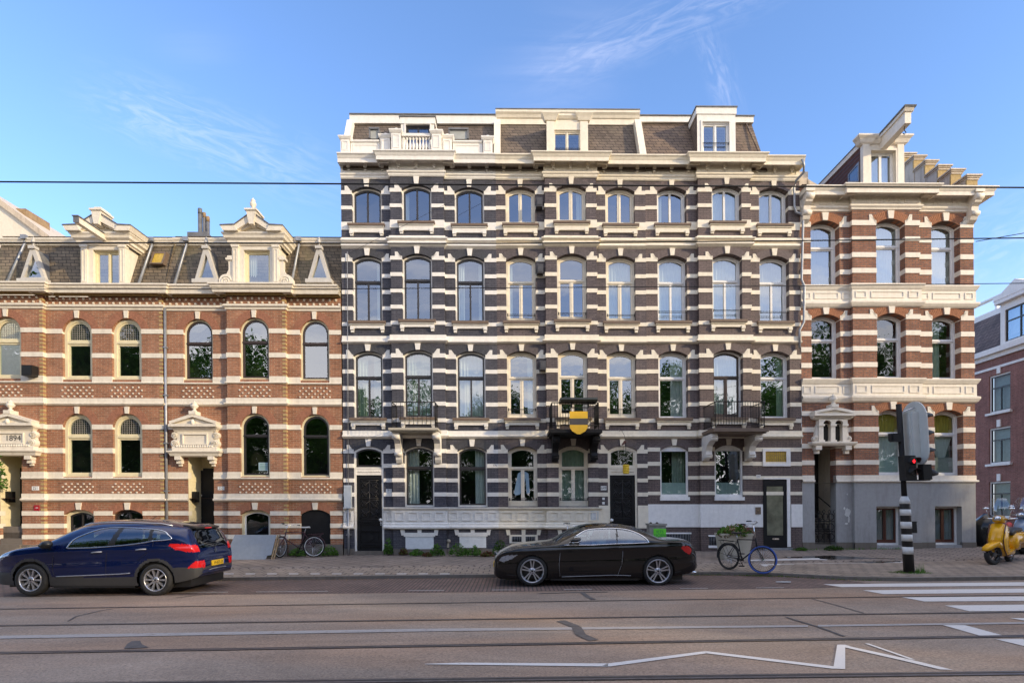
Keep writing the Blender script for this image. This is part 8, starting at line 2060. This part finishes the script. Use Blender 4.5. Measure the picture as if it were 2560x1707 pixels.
def clump(name, label, cat, cx, cy, z0, rx, ry, h, n, leaf, mat, seed, grp=None, parent=None, kind=None):
    rr = random.Random(seed); mb = MB(ID); st_n = max(3, n // 25)
    for k in range(n):
        a = rr.uniform(0, math.tau); q = math.sqrt(rr.random()); x_ = cx + rx * q * math.cos(a); y_ = cy + ry * q * math.sin(a); zz = z0 + h * (1 - q * q * .7) * rr.uniform(.08, 1.0)
        d1 = Vector((rr.uniform(-1, 1), rr.uniform(-1, 1), rr.uniform(-.2, .9))).normalized(); d2 = d1.cross(Vector((rr.uniform(-1, 1), rr.uniform(-1, 1), rr.uniform(-1, 1)))).normalized(); s = leaf * rr.uniform(.6, 1.4); p = Vector((x_, y_, zz))
        mb.poly([tuple(p - d1 * s), tuple(p + d2 * s * .45), tuple(p + d1 * s), tuple(p - d2 * s * .45)])
    for k in range(st_n):
        a = rr.uniform(0, math.tau); q = rr.random() * .7; mb.mi = 1; mb.tube([(cx + rx * q * .4 * math.cos(a), cy + ry * q * .4 * math.sin(a), z0 - .02), (cx + rx * q * math.cos(a), cy + ry * q * math.sin(a), z0 + h * (1 - q * q) * .8)], .004, 3); mb.mi = 0
    o = mb.build(name, [mat, 'bark'], parent, org=(cx, cy, z0) if parent is None else None)
    if parent is None and not kind: tag(o, label, cat, grp)
    if kind: o['kind'] = kind
    return o
sx, sy = 11.75 * 0 + at(2459, 1408, 14.6)[0], 14.6
sc1, TT = scooter('scooter', 'yellow scooter with clear wind screen parked at the right edge', 12.72, 15.3, R(36), 'paintyellow', pz(13.0, 15.4), 1.14, R(-22))
sc2, _ = scooter('scooter', 'pale grey-blue scooter standing behind the yellow scooter', 15.2, 17.5, R(25), 'paintgreyblue', pz(15, 17.2), 1.12)
sc3, _ = scooter('scooter', 'black scooter parked against the corner behind the yellow scooter', 16.9, 19.4, -.15, 'paintblack', pz(17, 19.3), 1.0)
# ------------------------------------------------------------------ street furniture and small things
# traffic light
tx, ty = 9.62, 14.05; tz0 = pz(tx, ty); zt = 4.27
TL = thing('traffic_light', 'leaning black and white banded traffic light pole showing a red light', 'traffic light', (tx, ty, tz0))
lean_ = -.062
def TT(a, b, c): return (tx + a + lean_ * c, ty + b, tz0 + c)
S_ = 14.05 / F
def tlz(py): return CAMZ + (HY - py) * S_ - tz0
m = MB(TT); m.lathe((0, 0, 0), [(.118, -.05), (.112, tlz(1258)), (.105, tlz(1250)), (.068, tlz(1241))], 20); 
base = m.build('pole_sleeve', 'blackpl', TL)
m = MB(TT)
for y0, y1 in ((1384, 1366), (1351.5, 1335), (1320, 1303.5), (1288, 1272.5)): m.lathe((0, 0, 0), [(.117, tlz(y0)), (.117, tlz(y1))], 20)
m.lathe((0, 0, 0), [(.115, tlz(1258.5)), (.108, tlz(1250.5)), (.071, tlz(1240))], 20)
m.build('white_band', 'whiteband', base)
m = MB(TT); m.lathe((0, 0, 0), [(.062, tlz(1241)), (.058, tlz(1200)), (.060, tlz(1195)), (.062, zt - tz0), (.001, zt - tz0 + .01)], 14); m.build('pole', 'blackiron', TL)
# pedestrian signal facing the camera
def lz(px): return (px - 1280) * S_ - tx
m = MB(TT); zc0, zc1 = tlz(1202), tlz(1141); zmid = (zc0 + zc1) / 2; cxx = lz(2259) - lean_ * zmid - .02
m.box(cxx - .165, cxx + .10, -.33, -.10, zc0, zc1); m.box(-.03, .03, -.12, .02, zc0 + .02, zc0 + .08); m.box(-.03, .03, -.12, .02, zc1 - .1, zc1 - .04)
hd = m.build('signal_head', 'blackpl', TL)
for k, (z, col) in enumerate(((tlz(1155), 'redlit'), (tlz(1181), 'blackpl'))):
    xx = lz(2258) - lean_ * z + .0
    m = MB(TT)
    for i in range(13):
        a0 = math.pi * (-.08 + 1.16 * i / 13); a1 = math.pi * (-.08 + 1.16 * (i + 1) / 13); r = .105; tilt = .12
        q = [(xx + r * math.cos(a), -.33, z + r * math.sin(a)) for a in (a0, a1)]; q2 = [(xx + r * .98 * math.cos(a) + tilt * .2, -.33 - .20 * max(.3, math.sin(a) * .6 + .4), z + r * .95 * math.sin(a) - .02) for a in (a1, a0)]; m.poly(q + q2)
    m.build('visor', 'blackpl', hd)
    m = MB(TT); m.lathe((xx, -.33, z), [(.088, 0), (.07, -.03), (.001, -.045)], 20, 'y'); m.build('lens', 'blackpl', hd)
    if k == 0:
        em = bpy.data.materials.new('red_light'); em.use_nodes = True; b = em.node_tree.nodes['Principled BSDF']; b.inputs['Base Color'].default_value = (.6, .01, .01, 1); b.inputs['Emission Color'].default_value = (1, .02, .03, 1); b.inputs['Emission Strength'].default_value = 1.6
        m = MB(TT); m.box(xx - .018, xx + .018, -.385, -.376, z - .045, z + .035); m.lathe((xx, -.376, z + .055), [(.02, 0), (.001, -.006)], 10, 'y'); m.box(xx - .03, xx + .03, -.383, -.376, z - .02, z + .015); m.build('red_figure', em, hd)
# second small head turned right, below the big board
m = MB(TT); z0, z1 = tlz(1200), tlz(1163); m.box(.20, .40, -.42, -.24, z0, z1); m.box(.0, .40, -.36, -.02, z0 - .02, z0); sh2 = m.build('side_signal_head', 'blackpl', TL)
m = MB(TT); zz = tlz(1182); loft(m, [(.40, -.33, zz, .08, .09, 0), (.48, -.33, zz - .01, .08, .085, 0), (.58, -.33, zz - .03, .06, .04, 0)]); m.build('visor', 'plastic', sh2)
# large vehicle signal seen from behind: backing board facing away to the right
zA, zB = tlz(1168), tlz(1004); xc = lz(2286) - lean_ * (zA + zB) / 2
yaw = R(88)
def TB2(a, b, c):          # a across the board, b normal (away, to the right), c up
    return TT(xc + a * math.cos(yaw) + b * math.sin(yaw), -a * math.sin(yaw) * -1 * 0 + (a * -math.sin(yaw) + b * math.cos(yaw)) * 1, c)
m = MB(TB2); hw_ = .42; N = 14
pts = [(hw_ * math.cos(math.pi * i / N), zB - hw_ + hw_ * math.sin(math.pi * i / N)) for i in range(N + 1)] + [(-hw_ * math.cos(math.pi * i / N), zA + hw_ * .9 - hw_ * .9 * math.sin(math.pi * i / N)) for i in range(N + 1)]
m.prism(pts[::-1], 0, .03); bb = m.build('backing_board', 'trafficgrey', TL)
m = MB(TB2); m.box(-.17, .17, -.16, 0, zA + .22, zB - .26); m.box(-.12, .12, -.20, -.16, zA + .25, zB - .30)
for k in (1, 2): z = zA + .22 + (zB - zA - .48) * k / 3; m.box(-.172, .172, -.163, -.0, z - .008, z + .008)
m.build('signal_housing', 'trafficgrey', bb)
for k in range(3):
    m = MB(TB2); z = zB - .36 - (zB - zA - .60) * k / 2.35; loft(m, [(.0, 0, 0, 0, 0, 0)] * 0 + [(0, .03, z, .001, .001, 0)] * 0, 4) if False else None
    rings = []
    for bb_, rr_, dz in ((.03, .13, 0), (.16, .13, 0), (.34, .11, .03), (.46, .06, .05)): rings.append([m.vert(rr_ * math.cos(i * math.tau / 14), bb_, z + dz * .5 + rr_ * (.85 if math.sin(i * math.tau / 14) > 0 else .85 - bb_ * 1.4) * math.sin(i * math.tau / 14)) for i in range(14)])
    m.smooth = True
    for a, b in zip(rings, rings[1:]):
        for i in range(14): m.face((a[i], a[(i + 1) % 14], b[(i + 1) % 14], b[i]))
    m.face(rings[-1]); m.build('visor', 'plastic', bb)
m = MB(TT); m.tube([(.0, -.02, zB - .30), (.16, -.02, zB - .22), (.30, -.10, zB - .16)], .018, 6); m.tube([(.0, 0, zA + .15), (.2, .02, zA + .15)], .02, 6)
m.build('mounting_arm', 'silverp', TL)
m = MB(TT); z = tlz(1109 - 15); m.box(-.24, -.06, -.10, .06, z - .10, z + .10); m.box(-.28, -.24, -.07, .04, z - .08, z + .10); m.build('small_signal', 'blackpl', TL)
m = MB(TT); z = tlz(1318); m.box(.10, .21, -.07, .07, z - .13, z + .13); m.box(.12, .19, -.075, -.07, z - .06, z - .05); m.box(.10, .22, -.08, .08, z + .13, z + .15); m.build('push_button_box', 'blackpl', TL)

# grey board against the wall
B0, B1 = Gpav(590, 1390), Gpav(688, 1388)
x0, x1 = at(575, 1400, 18.9)[0], at(687, 1400, 18.9)[0]; yb_ = 18.55; z0 = gz(x0, yb_); h = .88
m = MB(ID); sl_ = .62
def bp(u, v, t=0): return (x0 + u, yb_ + v * .55 - t * .9, z0 + v * .86 - t * .3)
w = x1 - x0
ol = [(.14, 0), (.14, .10), (.02, .16), (.10, h), (w + .0, h), (w + .0, .16), (w - .12, .14), (w - .14, 0)]
a = [m.vert(*bp(*p)) for p in ol]; b = [m.vert(*bp(*p, .03)) for p in ol]; m.face(b); m.face(a[::-1])
for i in range(len(ol)): j = (i + 1) % len(ol); m.face((a[i], b[i], b[j], a[j]))
tag(m.build('leaning_board', 'board'), 'grey painted board leaning against the brick wall beside the maroon bicycle', 'board')
m = MB(ID); 
for u in (w + .03, w + .10): v = [bp(u, 0), bp(u + .04, 0), bp(u + .04, h + .02), bp(u, h + .02)]; q = [bp(u, 0, .04), bp(u + .04, 0, .04), bp(u + .04, h + .02, .04), bp(u, h + .02, .04)]; i = [m.vert(*p) for p in v + q]; [m.face([i[k] for k in f]) for f in ((3, 2, 1, 0), (4, 5, 6, 7), (0, 1, 5, 4), (1, 2, 6, 5), (2, 3, 7, 6), (3, 0, 4, 7))]
tag(m.build('wooden_slats', 'wood'), 'two rough wooden slats standing beside the grey leaning board', 'slats')

# electrical cabinet with a green poster
cx0, cz1 = at(1624, 1313, 18.2); cx1, _ = at(1665, 1313, 18.2); zc = gz(cx0, 18.2)
EC = thing('electrical_cabinet', 'weathered grey cabinet with a bright green poster behind the black car', 'cabinet', (cx0, 18.4, zc))
m = MB(ID); m.box(cx0, cx1, 18.2, 18.6, zc, cz1); m.box(cx0 - .03, cx1 + .03, 18.17, 18.63, cz1, cz1 + .06); cb = m.build('cabinet_body', 'cabinet', EC)
m = MB(ID); px0, pz1 = at(1634, 1321, 18.18); px1, pz0 = at(1665, 1352, 18.18); m.box(px0, px1, 18.17, 18.19, pz0 - .25, pz1); po = m.build('poster', 'posters', EC)
m = MB(ID)
for j, tx_ in enumerate(('IETS', 'DOEN', 'NU!')):
    vs, fs = text_tris(tx_, .125); b = len(m.v)
    for x_, y_, _ in vs: m.vert((px0 + px1) / 2 + x_ * 1.0, 18.166, pz1 - .10 - j * .11 + y_)
    for f in fs: m.face([b + i for i in f])
m.build('poster_lettering', 'posterink', po)
m = MB(ID)
for xx in (cx0 + .06, (cx0 + cx1) / 2): m.lathe((xx, 18.3, cz1 + .06), [(.05, 0), (.04, .03), (.001, .05)], 8)
m.build('lifting_eyes', 'soil', EC)

# planter with flowers
pxa, pza = at(1804, 1333, 16.9); pxb, _ = at(1881, 1333, 16.9); zc = gz(pxa, 17)
PL = thing('concrete_planter', 'tapered concrete planter full of red and green flowers, behind the bicycle with blue tyre', 'planter', ((pxa + pxb) / 2, 17.1, zc))
m = MB(ID); c_ = (pxa + pxb) / 2; hw_ = (pxb - pxa) / 2
def fr(z, s): return [(c_ - hw_ * s, 16.85 + .3 * (1 - s), z), (c_ + hw_ * s, 16.85 + .3 * (1 - s), z), (c_ + hw_ * s, 17.45 - .3 * (1 - s), z), (c_ - hw_ * s, 17.45 - .3 * (1 - s), z)]
lv = [[m.vert(*p) for p in fr(z, s)] for z, s in ((zc, .78), (pza - .06, .99), (pza - .06, 1.04), (pza, 1.04), (pza, .9), (pza - .05, .9))]
for a, b in zip(lv, lv[1:]):
    for i in range(4): j = (i + 1) % 4; m.face((a[i], a[j], b[j], b[i]))
m.face(lv[-1]); m.build('planter_box', 'concrete', PL)
clump('plants', '', '', c_, 17.1, pza - .06, hw_ * 1.12, .34, .34, 800, .05, 'leaf1', 5, parent=PL); clump('flowers', '', '', c_ + .1, 17.05, pza, hw_ * 1.05, .34, .32, 320, .036, 'petal', 6, parent=PL); clump('foliage', '', '', c_ - .1, 17.0, pza - .12, hw_ * .9, .32, .28, 220, .04, 'leaf3', 9, parent=PL)

# weeds and plants at the wall foot
wd = [(748, 1388, .28, .30, 'leaf1', 'bushy green weed growing under the maroon bicycle'), (822, 1388, .34, .36, 'leaf1', 'bushy green weed beside the rear wheel of the maroon bicycle'), (549, 1388, .16, .16, 'leaf2', 'low green weed at the left end of the grey board'),
      (976, 1384, .16, .62, 'leaf1', 'thin upright plant beside the black panelled door'), (1010, 1386, .15, .26, 'leaf3', 'small yellowish plant left of the first white shutter'), (1042, 1388, .26, .22, 'leaf1', 'green weed in front of the first white shutter'),
      (1093, 1388, .24, .40, 'leaf1', 'green bush between the two white shutters'), (1146, 1388, .34, .40, 'leaf1', 'wide green bush left of the second white shutter'), (1186, 1389, .24, .36, 'leaf1', 'round green bush before the second white shutter'),
      (1218, 1390, .22, .18, 'leaf3', 'low brownish plant near the taupe house corner'), (1250, 1388, .24, .55, 'leaf2', 'tall dark green bush near the nose of the black car'), (1068, 1390, .16, .14, 'leaf3', 'low creeping plant between the two shutters'),
      (2030, 1364, .30, .16, 'leaf2', 'dark green tuft at the foot of the corner house doorway'), (1990, 1372, .20, .10, 'leaf1', 'small green tuft under the brown house door'), (14, 1200, .20, .9, 'leaf1', 'leafy branch of a climbing plant beside the 1894 doorway')]
for k, (px, py, r_, h_, mt, lb) in enumerate(wd):
    if py < 1300: x_, z_ = at(-6, 1230, 19.0); clump('climbing_plant', lb, 'plant', x_, 19.0, z_, .28, .2, 1.3, 300, .06, mt, k, 'wall plants'); continue
    x_, y_ = Gpav(px, py); y_ = min(y_, 19.25); clump('plant', lb, 'plant', x_, y_, gz(x_, y_), r_, r_ * .6, h_, int(140 + 700 * r_ * h_ * 2), .045, mt, 20 + k, 'wall plants')
m = MB(ID); rr = random.Random(3)
def tuft(cx, cy, rad, n, h, z0):
    for _ in range(n):
        a = rr.uniform(0, math.tau); q = math.sqrt(rr.random()) * rad; x_, y_ = cx + q * math.cos(a) * 1.6, cy + q * math.sin(a); hh = h * rr.uniform(.4, 1) * (1.2 - q / rad); dx, dy = rr.uniform(-.05, .05), rr.uniform(-.03, .03); zz = gz(x_, y_)
        m.poly([(x_ - .006, y_, zz), (x_ + .006, y_, zz), (x_ + dx, y_ + dy, zz + hh)])
tuft(tx, ty, .34, 900, .10, 0); tuft(tx + .25, ty - .02, .08, 60, .38, 0)
for k in range(60):
    x_ = rr.uniform(4.5, 8.5); y_ = kerbY(x_) - .03
    for _ in range(6): xx = x_ + rr.uniform(-.1, .1); m.poly([(xx - .006, y_, tz(xx)), (xx + .006, y_, tz(xx)), (xx + rr.uniform(-.03, .03), y_ - .02, tz(xx) + rr.uniform(.02, .06))])
for x_ in [-10.6, -9.6, -8.2, 9.8, 11.2, 12.4]:
    for _ in range(90): xx = x_ + rr.uniform(-.5, .5); yy = 19.2 + .008 * x_ + rr.uniform(-.12, .05); zz = gz(xx, yy); m.poly([(xx - .006, yy, zz), (xx + .006, yy, zz), (xx + rr.uniform(-.03, .03), yy, zz + rr.uniform(.03, .10))])
g = m.build('grass', 'leaf1'); g['kind'] = 'stuff'
m = MB(ID)
for k in range(1400):
    x_ = rr.uniform(-9.5, 8.0); y_ = kerbY(x_) - .02 - abs(rr.gauss(0, .16)); s = rr.uniform(.008, .022); a = rr.uniform(0, 3.14); zz = tz(x_) + .006 + rr.uniform(0, .012)
    m.poly([(x_ - s * math.cos(a), y_ - s * math.sin(a), zz), (x_ + s * .6 * math.sin(a), y_ - s * .6 * math.cos(a), zz + .004), (x_ + s * math.cos(a), y_ + s * math.sin(a), zz), (x_ - s * .6 * math.sin(a), y_ + s * .6 * math.cos(a), zz + .006)])
M['litter'] = leafmat('dry_leaves', (.20, .12, .05), (.33, .22, .10)); g = m.build('fallen_leaves', 'litter'); g['kind'] = 'stuff'
# litter
m = MB(ID); x_, y_ = Gp(1957, 1456); m.prism([(0, 0)] * 0, 0, 0) if False else None
v = [(x_ - .14, y_ + .04, tz(x_) + .01), (x_ + .14, y_ + .02, tz(x_) + .01), (x_ + .15, y_ - .07, tz(x_) + .02), (x_ - .06, y_ - .09, tz(x_) + .02)]; tp = [(a, b, c + .02) for a, b, c in v]; i = [m.vert(*p) for p in v + tp]
for q in ((0, 1, 2, 3), (4, 5, 6, 7), (0, 1, 5, 4), (1, 2, 6, 5), (2, 3, 7, 6), (3, 0, 4, 7)): m.face([i[k] for k in q])
tag(m.build('paper_scrap', 'enamel'), 'crumpled white paper lying at the kerb near the blue bicycle tyre', 'litter')
# garden hose reel plate on house C basement and pipe stubs
u_, z_ = unproj(1121, 1352, .1); m = MB(); m.lathe((u_, .03, z_), [(.07, 0), (.06, .05), (.03, .07), (.001, .075)], 12, 'y'); m.box(u_ - .06, u_ + .01, .0, .05, z_ - .22, z_ - .06); tag(m.build('wall_vent', 'concrete'), 'pale round vent on the wall between the two white basement shutters', 'vent')
# trash and bags at the corner behind the yellow scooter
rr = random.Random(12)
def bag(x_, y_, r_, h_, seed, mat, lab):
    q = random.Random(seed); m = MB(ID); m.smooth = True; N, K = 14, 9; z0 = gz(x_, y_) ; rows = []
    for k in range(K + 1):
        t = k / K; rad = r_ * (math.sin(math.pi * min(1, .15 + t * .85)) ** .6 if t < .95 else .12)
        rows.append([m.vert(x_ + rad * math.cos(i * math.tau / N) * q.uniform(.8, 1.15), y_ + rad * math.sin(i * math.tau / N) * q.uniform(.8, 1.15), z0 + h_ * t) for i in range(N)])
    for a, b in zip(rows, rows[1:]):
        for i in range(N): m.face((a[i], a[(i + 1) % N], b[(i + 1) % N], b[i]))
    m.face(rows[-1]); m.face(rows[0][::-1]); tag(m.build('rubbish_bag', mat, org=None), lab, 'bag', 'rubbish behind the scooters')
M['bagblack'] = simple('bin_bag', (.010, .010, .011), .25, var=.2)
bag(16.35, 20.0, .45, 1.15, 1, 'bagblack', 'tall shiny black rubbish bag against the corner house'); bag(16.2, 18.9, .42, .55, 2, 'bagblack', 'low black rubbish bag in front of the tall one')
bag(16.95, 19.8, .30, .85, 3, simple('bag_red', (.35, .02, .02), .4, var=.2), 'red bag among the black rubbish bags'); bag(15.5, 17.6, .30, .40, 4, 'bagblack', 'small black bag nearest the yellow scooter wheel')
